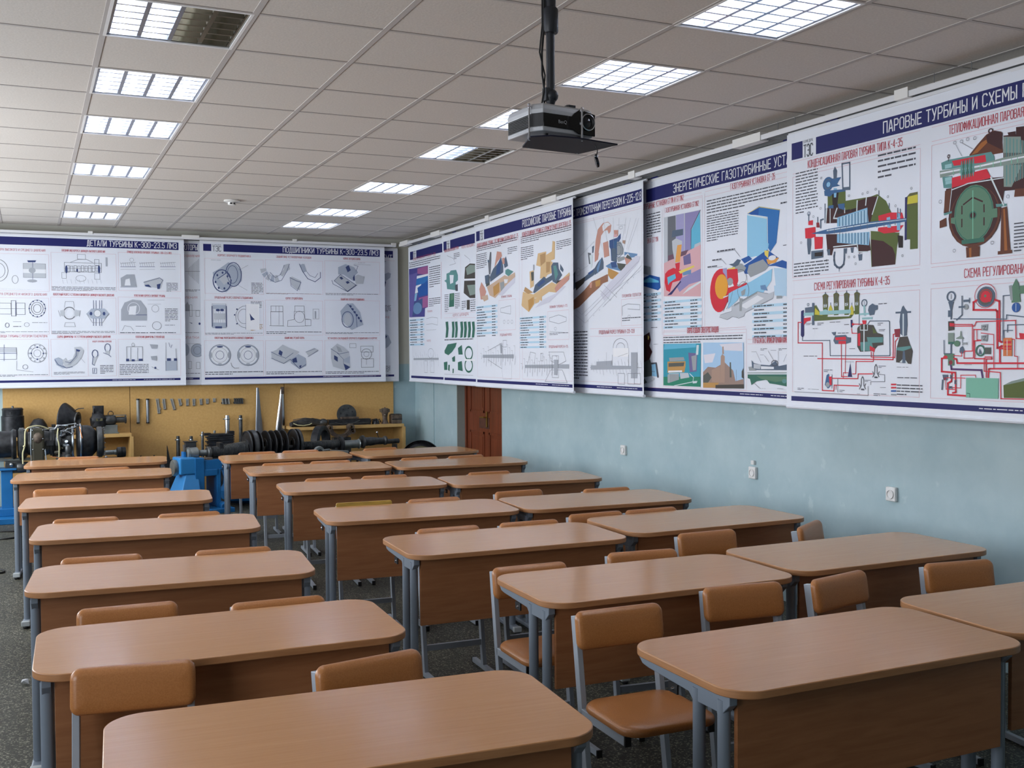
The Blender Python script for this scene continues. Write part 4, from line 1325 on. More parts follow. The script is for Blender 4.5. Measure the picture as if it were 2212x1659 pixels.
["L","g",2,[468,372,498,372,496,271,521,339]],
["L","g",2,[532,422,562,422,559,233,584,339]],
["L","g",2,[595,391,624,391,622,275,646,339]],
["L","g",2,[658,466,688,466,684,237,708,339]],
["L","g",2,[720,435,749,435,746,278,770,339]],
["L","g",2,[780,404,809,404,806,240,830,339]],
["L","g",2,[842,453,870,452,867,281,890,339]],
["L","g",2,[901,422,929,422,926,244,950,339]],
["L","g",2,[960,392,988,392,986,284,1009,339]],
["L","g",2,[1019,439,1047,439,1044,247,1067,339]],
["L","g",2,[1180,262,1207,263,1206,205,1228,237]],
["L","g",2,[1238,310,1264,310,1262,169,1284,238]],
["L","g",2,[1293,281,1320,281,1317,134,1339,238]],
["L","g",2,[1349,327,1375,327,1373,174,1394,239]],
["L","g",2,[1404,299,1430,299,1427,138,1449,239]],
["L","g",2,[1458,270,1483,271,1482,178,1503,240]],
["L","g",2,[1512,316,1538,316,1535,143,1556,240]],
["L","g",2,[1565,288,1590,288,1589,182,1609,241]],
["L","g",2,[1619,358,1644,358,1641,147,1662,241]],
["L","g",2,[1671,330,1696,330,1694,186,1714,242]],
["L","g",2,[1723,302,1747,302,1745,151,1765,242]],
["L","g",2,[1774,347,1799,347,1797,189,1816,243]],
["L","g",2,[1825,319,1849,319,1847,155,1866,243]],
["L","g",2,[1875,292,1899,292,1898,193,1917,243]],
["L","g",2,[1925,336,1949,336,1947,159,1966,244]],
["L","g",3,[349,393,717,471,731,352]],
["L","g",3,[347,298,713,206,731,312]],
["P","g5",[668,458,723,458,722,365,683,365]],
["F","g",3,[750,430,844,497]],
["L","g",2,[713,206,743,101,965,105,967,274]],
["L","g",3,[1791,375,2091,374,2140,292,1987,256,1830,291,1791,375]],
["L","g",3,[1706,96,1829,207,2063,209,2163,94,1706,96]],
["F","g",3,[1857,137,1986,339]],
["P","g5",[1896,303,1975,303,1960,161,1895,160]],
["L","g",3,[1328,263,1388,376,1502,363,1472,264]],
["F","g",3,[1614,290,1668,363]]]],"R2":["R",4.485,11.737,[["R","n",[40,1580,140,1685]],
["X","k","КАФЕДРА",150,1668,232,17],
["X","g","ТЭС",152,1582,232,72],
["R","n",[262,1580,2285,1685]],
["R","n",[40,52,2285,82]],
["T","w",[1500,62,1760,74],1],
["T","w",[1850,62,2200,74],1],
["X","r","РАБОЧАЯ ЛОПАТКА ПОСЛЕДНЕЙ СТУПЕНИ",64,1558,541,30],
["X","r","РАЗРЕЗ ПОСЛЕДНИХ СТУПЕНЕЙ",631,1551,1160,30],
["L","p",2,[47,840,1323,814]],
["L","p",2,[46,787,1322,752]],
["X","r","КОРПУС ЦИЛИНДРА",337,792,814,30],
["L","p",2,[599,1489,585,835]],
["L","g",3,[156,1513,360,1465,439,1400,236,1394]],
["T","k",[381,1447,578,1523],4],
["L","g",3,[714,1472,865,1409,864,1380]],
["P","tq2",[130,1304,234,1312,275,1331,457,1325,515,1262,514,1204,434,1180,492,1088,146,1123,127,1199,56,1226,128,1237]],
["P","w3",[233,1282,376,1272,353,1185,251,1176]],
["P","k",[413,1151,505,1160,511,1080,432,1084]],
["P","b3",[731,1334,864,1366,1156,1336,1149,967,856,982,686,1048,709,1220]],
["P","g3",[749,1318,864,1352,1156,1322,1155,1273,786,1243]],
["P","w3",[690,1207,1153,1183,1153,1162,689,1185]],
["P","g3",[784,1129,1152,1120,1150,1023,857,1010]],
["P","gn2",[228,1065,391,1064,380,909,204,909]],
["P","gn",[269,1056,371,1053,349,992,267,981]],
["T","k",[61,850,194,1067],10],
["T","k",[411,879,566,1063],9],
["P","b3",[773,964,856,963,853,853,770,857]],
["T","k",[626,857,759,964],5],
["T","k",[874,828,1147,967],6],
["P","gn2",[87,740,171,742,185,655,158,557,83,551,106,656]],
["P","gn2",[294,734,376,736,390,650,364,554,290,548,313,652]],
["P","gn2",[404,731,484,733,498,647,472,552,400,546,422,649]],
["P","gn2",[574,726,652,728,666,643,641,549,570,543,592,645]],
["P","gn2",[679,723,756,725,770,641,745,548,676,542,697,643]],
["P","gn2",[794,719,869,721,883,638,858,546,790,540,811,640]],
["P","gn2",[907,716,981,718,994,636,970,544,903,538,924,637]],
["P","gn2",[1017,713,1090,715,1103,633,1080,542,1014,536,1034,635]],
["P","gn2",[45,399,152,474,459,489,417,442,295,383,170,346,53,369]],
["P","gn2",[497,427,616,462,644,353,515,353]],
["P","gn2",[293,316,395,339,394,272,312,271]],
["P","gn2",[21,262,135,271,133,172,31,171]],
["P","gn2",[167,233,217,233,207,158,158,172]],
["P","gn2",[493,265,612,280,640,164,491,176]],
["P","gn2",[311,189,351,190,342,137,309,137]],
["O","gn2",[813,367,105,72],22],
["O","gn2",[810,231,105,72],22],
["R","w",[690,282,991,302]],
["T","k",[49,502,940,551],1],
["T","k",[39,118,932,125],1]]],"R1":["R",4.53,13.042,[["R","n",[40,1580,140,1685]],
["X","k","КАФЕДРА",150,1668,232,17],
["X","g","ТЭС",152,1582,232,72],
["R","n",[262,1580,2285,1685]],
["R","n",[40,52,2285,82]],
["T","w",[1500,62,1760,74],1],
["T","w",[1850,62,2200,74],1],
["X","r","КОНДЕНСАЦИОННАЯ ТУРБИНА К-300",131,1563,976,34],
["T","k",[15,1478,1130,1555],3],
["P","vi",[-8,1466,704,1460,690,944,574,933,561,829,-26,841]],
["P","pkv",[300,1451,704,1456,701,1341,299,1386]],
["P","w3",[-11,1358,701,1357,700,1310,-12,1316]],
["P","bl2",[-12,1316,700,1333,698,1246,-14,1241]],
["P","w3",[-15,1224,440,1246,389,1152,-18,1124]],
["P","bl3",[294,1206,699,1278,694,1103,339,1090]],
["P","pkv",[339,1073,694,1087,690,944,383,941]],
["P","bl4",[40,1005,483,1066,478,905,86,854]],
["E","sb2",[286,945,169,74]],
["P","lb",[43,1121,292,1141,240,1045,66,1037]],
["P","vi2",[-10,1391,299,1402,85,837,-26,841]],
["T","k",[749,1176,1122,1441],10],
["T","k",[725,942,1117,1054],5],
["B","tb",[9,467,538,814],11],
["X","r","ПРОФИЛИ",665,878,1036,22],
["L","g",3,[617,803,847,812,1025,798,1023,712,845,733,615,731]],
["L","g",2,[613,659,978,659]],
["X","r","РАЗРЕЗ",633,515,1040,22],
["P","g5",[120,308,1049,315,1048,288,120,285]],
["L","g",2,[121,338,160,305,169,272]],
["L","g",2,[207,376,244,305,252,221]],
["L","g",2,[289,348,327,306,335,253]],
["L","g",2,[373,386,409,306,416,203]],
["L","g",2,[454,358,491,306,498,235]],
["L","g",2,[536,395,571,306,579,266]],
["L","g",2,[615,367,651,306,657,217]],
["L","g",2,[693,340,729,306,737,248]],
["L","g",2,[772,376,807,307,813,199]],
["L","g",2,[849,349,884,307,891,230]],
["L","g",2,[926,385,960,307,968,260]],
["L","g",2,[1001,359,1035,307,1042,212]],
["O","g",[781,370,109,60],3],
["F","g",3,[532,130,646,274]],
["F","g",3,[765,134,898,275]],
["L","re",4,[1155,1464,1139,787]],
["T","k",[1148,75,1152,786],20]]],"D3":["F",13.2,1.91,[["R","n",[40,1630,135,1715]],
["X","k","КАФЕДРА",150,1700,250,15],
["X","g","ТЭС",152,1630,250,60],
["R","n",[280,1628,2268,1718]],
["X","w","ПОДШИПНИКИ ТУРБИНЫ К-300-23.5 ЛМЗ",1010,1646,2245,62],
["R","n",[36,68,2268,94]],
["T","w",[1500,76,1760,86],1],
["T","w",[1850,76,2200,86],1],
["X","r","КОРПУС ОПОРНОГО ПОДШИПНИКА",212,1570,609,24],
["X","r","ОБЩИЙ ВИД УСТАНОВОЧНЫХ КОЛОДОК",925,1576,1367,24],
["X","r","КОРПУС ПЕРЕДНЕЙ ОПОРЫ",1781,1578,2003,24],
["X","r","ПРОДОЛЬНЫЙ РАЗРЕЗ ОПОРНОГО ПОДШИПНИКА",167,1056,627,24],
["X","r","КОРПУС СРЕДНЕЙ ОПОРЫ",1036,1058,1247,24],
["X","r","ОБЩИЙ ВИД ОПОРНОГО ПОДШИПНИКА",1741,1058,2053,24],
["X","r","ПОПЕРЕЧНЫЕ РАЗРЕЗЫ КОРПУСА ОПОРНОГО ПОДШИПНИКА",160,563,627,24],
["X","r","ОБЩИЙ ВИД СРЕДНЕЙ ОПОРЫ",1016,563,1261,24],
["X","r","УСТАНОВКА ВКЛАДЫШЕЙ ОПОРНОГО ПОДШИПНИКА В КОРПУС",1564,558,2223,24],
["F","p",2,[53,1115,763,1540]],
["F","p",2,[45,608,756,1033]],
["F","p",2,[38,107,749,542]],
["F","p",2,[788,1128,1510,1548]],
["F","p",2,[781,609,1503,1044]],
["F","p",2,[774,96,1497,541]],
["F","p",2,[1535,1140,2265,1556]],
["F","p",2,[1529,610,2259,1055]],
["F","p",2,[1523,85,2253,540]],
["T","k",[49,615,743,639],2],
["T","k",[795,1121,1496,1135],2],
["T","k",[1544,1120,2250,1148],2],
["T","k",[789,620,1490,660],2],
["T","k",[1538,623,2245,649],2],
["T","k",[42,120,743,169],2],
["T","k",[782,116,1484,159],2],
["T","k",[1532,112,2239,149],2],
["T","k",[611,1121,756,1261],8],
["T","k",[601,933,735,1028],7],
["T","or4",[597,660,744,750],5],
["P","g6",[147,1371,234,1424,335,1498,423,1481,498,1393,496,1277,445,1225,381,1198,305,1133,231,1170,170,1257]],
["O","ns",[396,1352,95,147],9],
["O","ns",[257,1272,107,134],11],
["P","g4",[220,1297,308,1363,370,1300,281,1222]],
["L","ns",8,[208,1296,321,1376,370,1275]],
["O","ns",[384,1352,63,109],6],
["E","ns",[331,1244,11,14]],
["E","ns",[284,1180,11,14]],
["E","ns",[217,1185,11,14]],
["E","ns",[180,1256,11,14]],
["E","ns",[202,1339,11,14]],
["E","ns",[265,1371,11,14]],
["E","ns",[323,1328,11,14]],
["T","k",[130,1519,248,1526],1],
["L","g",2,[460,1405,575,1472]],
["L","g",2,[445,1225,558,1163]],
["P","g4",[903,1352,907,1274,959,1287,933,1359]],
["P","g6",[864,1356,841,1281,893,1273,895,1351]],
["P","g4",[830,1374,784,1312,828,1285,856,1358]],
["P","g6",[805,1403,743,1364,773,1322,824,1379]],
["P","g4",[794,1440,723,1429,736,1377,802,1410]],
["P","g4",[1015,1485,1081,1506,1093,1435,1053,1408,1000,1341,961,1366,1014,1433]],
["L","ns",5,[805,1375,830,1311,907,1267,986,1295,1053,1408,1087,1500]],
["L","ns",4,[844,1389,908,1326,974,1366,1021,1485]],
["L","ns",7,[1213,1504,1252,1413,1317,1322,1410,1285,1479,1339,1479,1406]],
["L","ns",4,[1253,1505,1292,1427,1344,1362,1411,1338,1445,1391]],
["P","g6",[1219,1497,1273,1506,1305,1414,1265,1400]],
["P","g4",[1092,1330,1118,1344,1230,1294,1215,1175,1169,1187,1104,1239]],
["L","ns",6,[1092,1330,1170,1293,1230,1274,1182,1168]],
["L","ns",4,[1092,1330,1104,1226,1182,1168]],
["P","g4",[1655,1303,1738,1385,1943,1256,1831,1173]],
["P","g6",[1710,1385,1711,1478,1808,1521,1918,1484,1973,1418,1917,1363,1902,1309,1779,1386]],
["P","g4",[1917,1363,1972,1391,2056,1366,2041,1272,1943,1269]],
["L","ns",5,[1655,1303,1738,1385,1943,1256,1831,1173,1655,1303]],
["P","ns",[1723,1345,1751,1359,1778,1333,1751,1319]],
["P","ns",[1805,1293,1840,1305,1860,1281,1826,1267]],
["P","ns",[1903,1349,1924,1390,1930,1310,1909,1309]],
["P","ns",[1807,1481,1849,1509,1876,1443,1834,1415]],
["L","ns",4,[1918,1511,1974,1499,1945,1431]],
["L","ns",5,[1627,1309,1640,1263,1831,1167,1957,1256]],
["L","g",2,[1918,1524,2142,1517]],
["T","k",[1974,1539,2072,1546],1],
["R","ns",[128,710,139,964]],
["R","ns",[296,710,308,966]],
["R","g6",[143,928,300,977]],
["R","g6",[140,698,296,761]],
["F","g",3,[135,698,299,990]],
["L","g",2,[152,926,150,761]],
["L","g",2,[180,927,177,761]],
["L","g",2,[207,927,205,761]],
["L","g",2,[235,927,232,761]],
["L","g",2,[262,927,260,761]],
["L","g",2,[290,928,287,761]],
["R","g4",[158,800,288,875]],
["R","ns",[168,691,249,716]],
["E","ns",[202,914,25,15]],
["E","ns",[252,915,23,15]],
["O","g",[535,834,121,135],4],
["O","g",[516,840,76,90],4],
["R","w",[539,673,705,995]],
["P","ns",[586,879,611,841,649,802,598,789]],
["E","ns",[432,927,10,10]],
["E","ns",[402,858,9,9]],
["E","ns",[429,749,9,9]],
["L","ns",3,[539,982,535,679]],
["F","g",4,[849,903,997,973]],
["F","g",4,[1147,906,1265,977]],
["F","g",4,[844,726,998,901]],
["L","g",3,[910,974,909,909]],
["L","g",3,[949,974,946,739]],
["O","g",[1204,839,64,72],4],
["L","g",4,[1051,720,1058,792,1138,806,1139,911]],
["L","g",4,[1265,912,1277,814,1351,807,1350,728,1051,720]],
["F","g",4,[1277,728,1350,807]],
["F","g",3,[1379,815,1452,940]],
["R","g5",[1399,821,1418,914]],
["L","g",4,[829,726,1011,724]],
["P","g6",[1732,917,1816,1012,1899,1020,1995,906,2035,745,1965,717,1881,677,1758,784]],
["O","ns",[1827,811,76,101],8],
["E","g4",[1827,811,48,81]],
["L","ns",6,[1830,1012,1939,879,1951,717]],
["P","ns",[1857,999,1885,986,1873,959,1850,979]],
["P","ns",[1884,962,1912,949,1900,922,1877,942]],
["P","ns",[1912,925,1939,911,1928,884,1904,904]],
["P","ns",[1939,887,1967,874,1955,847,1932,867]],
["P","ns",[1966,850,1994,836,1983,809,1959,829]],
["P","ns",[1994,812,2022,799,2010,772,1987,792]],
["E","g6",[219,365,128,128]],
["E","w3",[219,365,115,115]],
["O","g",[219,365,128,128],5],
["O","g",[219,365,90,90],3],
["O","ns",[219,365,48,51],5],
["E","ns",[220,467,38,10]],
["E","g5",[217,256,25,10]],
["E","g5",[113,366,12,38]],
["E","g5",[325,364,13,39]],
["E","g6",[560,362,131,129]],
["E","w3",[560,362,118,116]],
["O","g",[560,362,131,129],5],
["O","g",[560,362,92,91],3],
["O","ns",[560,362,49,52],5],
["E","ns",[561,466,38,10]],
["E","g5",[558,253,26,10]],
["E","g5",[452,363,13,39]],
["E","g5",[669,362,13,39]],
["L","g",5,[349,268,361,229,393,203,443,205]],
["P","g4",[844,400,909,425,989,491,1067,451,1199,398,1065,280,999,254,849,321]],
["P","g6",[1085,306,1185,371,1278,318,1277,225,1196,186,1091,254]],
["L","ns",5,[844,400,922,360,1026,320,1119,385]],
["L","ns",5,[849,321,999,254,1078,306]],
["L","ns",6,[1085,306,1144,240,1196,186,1277,238]],
["P","ns",[949,425,988,399,974,347,935,373]],
["P","ns",[1197,226,1223,232,1216,199,1196,200]],
["P","ns",[1105,306,1158,332,1171,266,1118,266]],
["P","g4",[1279,397,1387,450,1440,423,1318,337]],
["L","ns",4,[1279,397,1400,436]],
["L","ns",4,[1305,337,1440,416]],
["P","g4",[1603,435,1686,502,1768,462,1836,394,1855,192,1792,159,1628,208,1602,315]],
["P","ns",[1643,355,1691,328,1690,268,1643,301]],
["P","ns",[1765,247,1855,199,1792,159]],
["P","g6",[1766,300,1849,340,1848,246,1779,260]],
["L","ns",5,[1603,435,1712,368,1836,394]],
["L","ns",4,[1685,381,1766,300,1765,247]],
["P","g5",[1672,475,1727,448,1753,394,1698,395]],
["F","g",3,[1851,447,1934,502]],
["F","g",4,[1997,392,2165,467]],
["O","g",[2073,366,70,68],5],
["F","g",4,[2002,195,2169,305]],
["O","g",[2073,366,35,34],3],
["L","g",3,[2072,298,2071,230]]]],"D1":["F",13.2,-0.606,[["R","n",[40,1630,135,1715]],
["X","k","КАФЕДРА",150,1700,250,15],
["X","g","ТЭС",152,1630,250,60],
["R","n",[280,1628,2268,1718]],
["X","w","ДЕТАЛИ ТУРБИНЫ К-300-23.5 ЛМЗ",1250,1646,2245,62],
["R","n",[36,68,2268,94]],
["T","w",[1500,76,1760,86],1],
["T","w",[1850,76,2200,86],1],
["X","r","ВЫРАВНИВАНИЕ РОТОРА ВЫСОКОГО И СРЕДНЕГО ДАВЛЕНИЯ",87,1560,804,24],
["X","r","ВНЕШНИЙ ВИД КОРПУСА ЦИЛИНДРА ВЫСОКОГО ДАВЛЕНИЯ",978,1570,1443,24],
["X","r","ПРИВОД КЛАПАНОВ ПАРОВОЙ ТУРБИНЫ К-300-23.5 ЛМЗ",1686,1576,2185,24],
["X","r","СОЕДИНЕНИЕ РОТОРА СРЕДНЕГО И НИЗКОГО ДАВЛЕНИЯ",77,1059,811,24],
["X","r","ПОПЕРЕЧНЫЙ РАЗРЕЗ 1 СТУПЕНИ И ПАРОВПУСКА ЦИЛИНДРА ВЫСОКОГО ДАВЛЕНИЯ",879,1063,1533,24],
["X","r","УПЛОТНЕНИЯ КОРПУСА ПАРОВОЙ ТУРБИНЫ",1756,1064,2102,24],
["X","r","СОЕДИНЕНИЕ ВАЛОПРОВОДА ТУРБИНЫ С РОТОРОМ ГЕНЕРАТОРА",68,583,807,24],
["X","r","СБОРКА ДИАФРАГМЫ 1 И 2 СТУПЕНИ ЦИЛИНДРА ВЫСОКОГО ДАВЛЕНИЯ",913,577,1486,24],
["X","r","УПЛОТНЕНИЯ ДИАФРАГМЫ СТУПЕНЕЙ ЦВД",1765,575,2089,24],
["F","p",2,[37,1106,838,1527]],
["F","p",2,[27,618,829,1030]],
["F","p",2,[18,140,820,561]],
["F","p",2,[862,1120,1562,1555]],
["F","p",2,[852,619,1553,1043]],
["F","p",2,[844,129,1545,560]],
["F","p",2,[1586,1133,2288,1579]],
["F","p",2,[1577,620,2280,1055]],
["F","p",2,[1569,118,2272,560]],
["T","k",[79,1124,833,1126],2],
["T","k",[865,1119,1551,1170],4],
["T","k",[120,629,824,651],2],
["T","k",[856,619,1542,658],3],
["T","k",[1593,625,1907,648],1],
["T","k",[1924,626,2222,649],1],
["T","k",[869,152,1200,185],3],
["T","k",[110,134,815,162],2],
["T","k",[1581,135,1905,270],7],
["T","k",[2122,1126,2253,1238],7],
["T","k",[2100,770,2247,932],9],
["T","k",[1366,153,1512,261],6],
["R","g4",[572,1261,804,1420]],
["F","g",3,[572,1261,804,1420]],
["R","w3",[571,1312,805,1357]],
["P","ns",[614,1455,708,1458,697,1435,624,1433]],
["L","ns",4,[671,1446,667,1206]],
["E","g5",[664,1343,36,32]],
["E","g5",[662,1223,52,17]],
["O","g",[486,1236,31,45],4],
["O","g",[314,1334,102,124],5],
["O","g",[314,1334,71,85],4],
["F","g",4,[1003,1339,1400,1444]],
["F","g",4,[1029,1332,1054,1408]],
["F","g",4,[1067,1339,1093,1404]],
["F","g",4,[1106,1346,1131,1410]],
["F","g",4,[1144,1335,1170,1407]],
["F","g",4,[1183,1342,1209,1412]],
["F","g",4,[1222,1349,1248,1409]],
["F","g",4,[1261,1338,1287,1414]],
["F","g",4,[1300,1345,1326,1411]],
["F","g",4,[1339,1352,1366,1417]],
["L","g",3,[1001,1375,1401,1386]],
["L","g",4,[1067,1446,1153,1483,1240,1486,1304,1453]],
["F","g",3,[1143,1486,1229,1541]],
["O","g",[1176,1264,54,35],3],
["F","g",3,[1324,1257,1382,1325]],
["F","g",3,[974,1260,1021,1328]],
["F","g",3,[1326,1420,1374,1489]],
["R","g5",[1447,1411,1467,1516]],
["E","ns",[1023,1364,13,46]],
["E","ns",[1374,1373,13,47]],
["E","ns",[1138,1355,9,19]],
["L","g5",2,[978,1247,988,1201]],
["L","g5",2,[1023,1248,1033,1202]],
["L","g5",2,[1068,1249,1077,1203]],
["L","g5",2,[1113,1250,1123,1204]],
["L","g5",2,[1158,1251,1168,1205]],
["L","g5",2,[1203,1253,1213,1206]],
["L","g5",2,[1249,1254,1259,1207]],
["L","g5",2,[1294,1255,1304,1208]],
["L","g5",2,[1340,1256,1350,1209]],
["L","g5",2,[1386,1257,1396,1210]],
["L","g",3,[1612,1450,1779,1467]],
["L","ns",4,[1611,1409,1778,1414]],
["L","g",2,[1610,1380,1778,1384]],
["L","g",2,[1612,1462,1622,1415]],
["L","g",2,[1636,1463,1647,1416]],
["L","g",2,[1661,1464,1671,1417]],
["L","g",2,[1685,1464,1696,1417]],
["L","g",2,[1710,1465,1720,1418]],
["L","g",2,[1734,1466,1745,1419]],
["L","g",2,[1759,1466,1770,1419]],
["L","g",3,[1824,1457,1994,1473]],
["L","ns",4,[1823,1415,1993,1420]],
["L","g",2,[1823,1385,1993,1390]],
["L","g",2,[1824,1468,1835,1421]],
["L","g",2,[1849,1469,1860,1422]],
["L","g",2,[1874,1470,1884,1423]],
["L","g",2,[1899,1471,1909,1423]],
["L","g",2,[1924,1471,1934,1424]],
["L","g",2,[1949,1472,1959,1425]],
["L","g",2,[1974,1473,1984,1425]],
["L","g",3,[2057,1463,2229,1480]],
["L","ns",4,[2056,1421,2229,1426]],
["L","g",2,[2056,1392,2228,1396]],
["L","g",2,[2057,1475,2068,1428]],
["L","g",2,[2082,1476,2093,1428]],
["L","g",2,[2107,1477,2118,1429]],
["L","g",2,[2133,1478,2143,1430]],
["L","g",2,[2158,1478,2169,1431]],
["L","g",2,[2183,1479,2194,1431]],
["L","g",2,[2209,1480,2219,1432]],
["O","g",[1735,1495,22,21],2],
["P","g5",[1609,1279,1676,1322,1766,1325,1786,1183,1613,1179]],
["P","w3",[1664,1263,1709,1276,1719,1193,1652,1192]],
["P","g4",[1866,1244,2037,1296,2082,1273,2058,1164,1876,1185]],
["L","ns",5,[1866,1232,2048,1290,2082,1261,2059,1224]],
["P","ns",[2013,1211,2059,1224,2046,1158,2018,1158]],
["P","ns",[1876,1203,1922,1209,1955,1174,1887,1185]],
["L","ns",4,[1607,1173,1786,1177]],
["F","g",4,[307,844,438,967]],
["F","g",4,[441,822,489,997]],
["F","g",4,[492,840,582,970]],
["L","g",3,[306,905,583,908]],
["L","ns",5,[487,987,484,828]],
["O","g",[708,910,85,97],5],
["O","g",[708,910,62,71],5],
["O","g",[708,910,40,46],5],
["E","ns",[792,911,7,8]],
["E","ns",[780,863,7,8]],
["E","ns",[749,829,7,8]],
["E","ns",[707,816,7,8]],
["E","ns",[665,828,7,8]],
["E","ns",[635,862,7,8]],
["E","ns",[625,909,7,8]],
["E","ns",[637,956,7,8]],
["E","ns",[668,990,7,8]],
["E","ns",[710,1003,7,8]],
["E","ns",[752,991,7,8]],
["E","ns",[782,957,7,8]],
["O","g",[395,719,20,25],5],
["O","g",[596,726,26,23],3],
["T","k",[653,744,810,755],1],
["T","k",[456,697,538,714],1],
["L","g",3,[457,759,539,760]],
["O","g",[1046,861,64,69],9],
["O","w3",[1046,861,45,49],3],
["P","g4",[950,889,993,901,992,820,949,832]],
["P","g4",[1100,902,1154,891,1153,833,1099,821]],
["L","g",3,[994,924,1005,994,1091,995,1100,926]],
["L","g",3,[990,705,1001,751,1097,752,1107,705,990,705]],
["L","g",3,[929,889,949,820]],
["L","g",3,[1164,892,1152,822]],
["P","g6",[1229,857,1284,916,1426,918,1475,860,1424,800,1282,799]],
["E","w3",[1348,861,37,40]],
["O","g",[1348,861,37,40],4],
["L","ns",5,[1307,1010,1306,916]],
["L","ns",5,[1304,800,1302,718]],
["L","ns",5,[1335,1010,1333,917]],
["L","ns",5,[1331,800,1330,718]],
["L","ns",5,[1373,1011,1371,917]],
["L","ns",5,[1369,800,1368,718]],
["L","ns",5,[1397,1011,1395,917]],
["L","ns",5,[1393,800,1392,718]],
["E","ns",[1278,858,15,21]],
["E","ns",[1420,859,15,21]],
["L","g",3,[1229,857,1292,753,1401,753,1475,860]],
["P","g5",[1608,908,1648,991,1738,1028,1828,1017,1894,923,1892,780,1606,778]],
["P","w3",[1691,850,1703,945,1782,957,1769,851]],
["L","ns",6,[1775,848,1893,849]],
["O","w3",[1748,922,67,71],5],
["O","g",[1991,924,40,42],3],
["O","g",[2005,721,51,48],4],
["L","g",3,[1615,660,1644,719,1711,708,1744,661]],
["L","g",2,[1907,1025,2096,1027]],
["L","g",2,[1907,977,2055,979]],
["T","k",[1767,709,1880,720],1],
["T","k",[2097,722,2212,734],1],
["F","g",4,[288,333,485,465]],
["L","ns",5,[287,402,486,401]],
["R","g4",[288,413,481,459]],
["L","ns",4,[360,498,356,317]],
["O","g",[699,400,97,106],4],
["O","g",[699,400,63,69],4],
["O","g",[699,400,37,40],3],
["E","ns",[762,399,7,10]],
["E","ns",[698,331,7,10]],
["E","ns",[636,400,7,10]],
["E","ns",[700,469,7,10]],
["E","g5",[783,399,8,9]],
["E","g5",[766,345,8,9]],
["E","g5",[723,312,8,9]],
["E","g5",[672,313,8,9]],
["E","g5",[630,346,8,9]],
["E","g5",[616,400,8,9]],
["E","g5",[632,454,8,9]],
["E","g5",[675,487,8,9]],
["E","g5",[726,487,8,9]],
["E","g5",[768,453,8,9]],
["O","g",[571,246,26,25],4],
["L","g",3,[485,316,483,213,653,188]],
["P","g6",[877,335,919,352,983,311,960,265,1003,230,960,225,897,266]],
["P","g4",[961,311,994,346,1015,311,1069,334,1097,403,1092,467,1157,473,1194,426,1166,344,1111,275,1035,229,992,242]],
["P","g5",[1113,426,1145,415,1123,345,1046,264,1014,265,1090,345]],
["L","ns",6,[882,324,918,266,1003,230,1067,241]],
["L","ns",5,[1113,426,1112,368,1046,287,993,300]],
["P","ns",[1108,447,1157,435,1145,415,1113,421]],
["L","g",2,[1155,345,1203,286]],
["O","ns",[1313,390,31,45],8],
["P","g4",[1296,349,1334,349,1305,261,1278,262]],
["L","ns",6,[1291,355,1282,273,1305,255]],
["O","ns",[1451,460,31,47],7],
["P","g4",[1423,425,1473,424,1466,377,1428,389]],
["L","ns",5,[1406,401,1461,377,1488,354]],
["P","g4",[1362,390,1329,349,1323,320]],
["F","ns",4,[1283,161,1326,221]],
["L","ns",5,[1305,214,1298,168]],
["X","r","НАБОР СОПЛОВЫХ КОРОБОК",1288,525,1496,18],
["L","p",2,[1238,560,1236,133]],
["F","g",4,[1662,303,1839,471]],
["L","g",4,[1707,459,1704,305]],
["L","g",4,[1785,458,1783,304]],
["R","ns",[1654,299,1687,329]],
["R","ns",[1716,298,1749,322]],
["R","ns",[1794,303,1839,328]],
["O","g",[1735,494,16,21],3],
["P","g5",[1922,500,2013,494,2001,446,1944,446]],
["P","g5",[1931,356,1999,362,1998,302,1942,314]],
["E","ns",[1980,218,11,14]],
["L","g",3,[1940,231,2020,194]],
["R","g6",[2096,185,2227,301]],
["L","g",4,[2105,517,2100,181]],
["L","g",4,[2219,445,2223,300]],
["R","ns",[2114,300,2159,331]],
["R","ns",[2194,300,2229,330]],
["L","ns",4,[2139,517,2150,469]],
["L","ns",4,[2174,493,2162,457]]]],"D2":["F",13.28,-0.371,[["R","n",[40,1630,135,1715]],
["X","k","КАФЕДРА",150,1700,250,15],
["X","g","ТЭС",152,1630,250,60],
["R","n",[280,1628,2268,1718]],
["R","n",[36,68,2268,94]],
["T","w",[1500,76,1760,86],1],
["T","w",[1850,76,2200,86],1],
["X","w","РОТОРЫ",2087,1644,2264,60],
["X","r","РОТОР ВЫСОКОГО И СРЕДНЕГО ДАВЛЕНИЯ",1653,1559,2288,24],
["X","r","РОТОР НИЗКОГО ДАВЛЕНИЯ",1645,1055,2268,24],
["X","r","ДИСКИ И РАБОЧИЕ ЛОПАТКИ",1637,568,2285,24],
["L","g",3,[2157,1421,2155,1345]],
["L","g",3,[2171,1435,2170,1331]],
["L","g",3,[2186,1449,2184,1318]],
["L","g",3,[2201,1464,2199,1304]],
["L","g",3,[2216,1478,2213,1290]],
["L","g",3,[2231,1493,2228,1277]],
["L","g",3,[2246,1507,2243,1263]],
["L","g",3,[2261,1521,2257,1249]],
["L","g",3,[2276,1536,2272,1236]],
["L","g",4,[2119,1382,2297,1386]],
["T","k",[2116,1138,2288,1167],2],
["P","g5",[2113,977,2138,1015,2162,965,2161,901,2112,901]],
["L","g",3,[2112,911,2290,913]],
["F","g",3,[2162,838,2191,977]],
["F","g",3,[2235,839,2277,908]],
["P","ns",[2153,768,2196,755,2183,749]],
["E","ns",[2276,749,12,15]],
["T","k",[2108,635,2280,647],1],
["E","g6",[2105,431,49,74]],
["E","g6",[2246,424,74,79]],
["O","g",[2246,424,77,79],4],
["O","g",[2246,424,43,48],3],
["F","g",3,[2139,202,2175,291]],
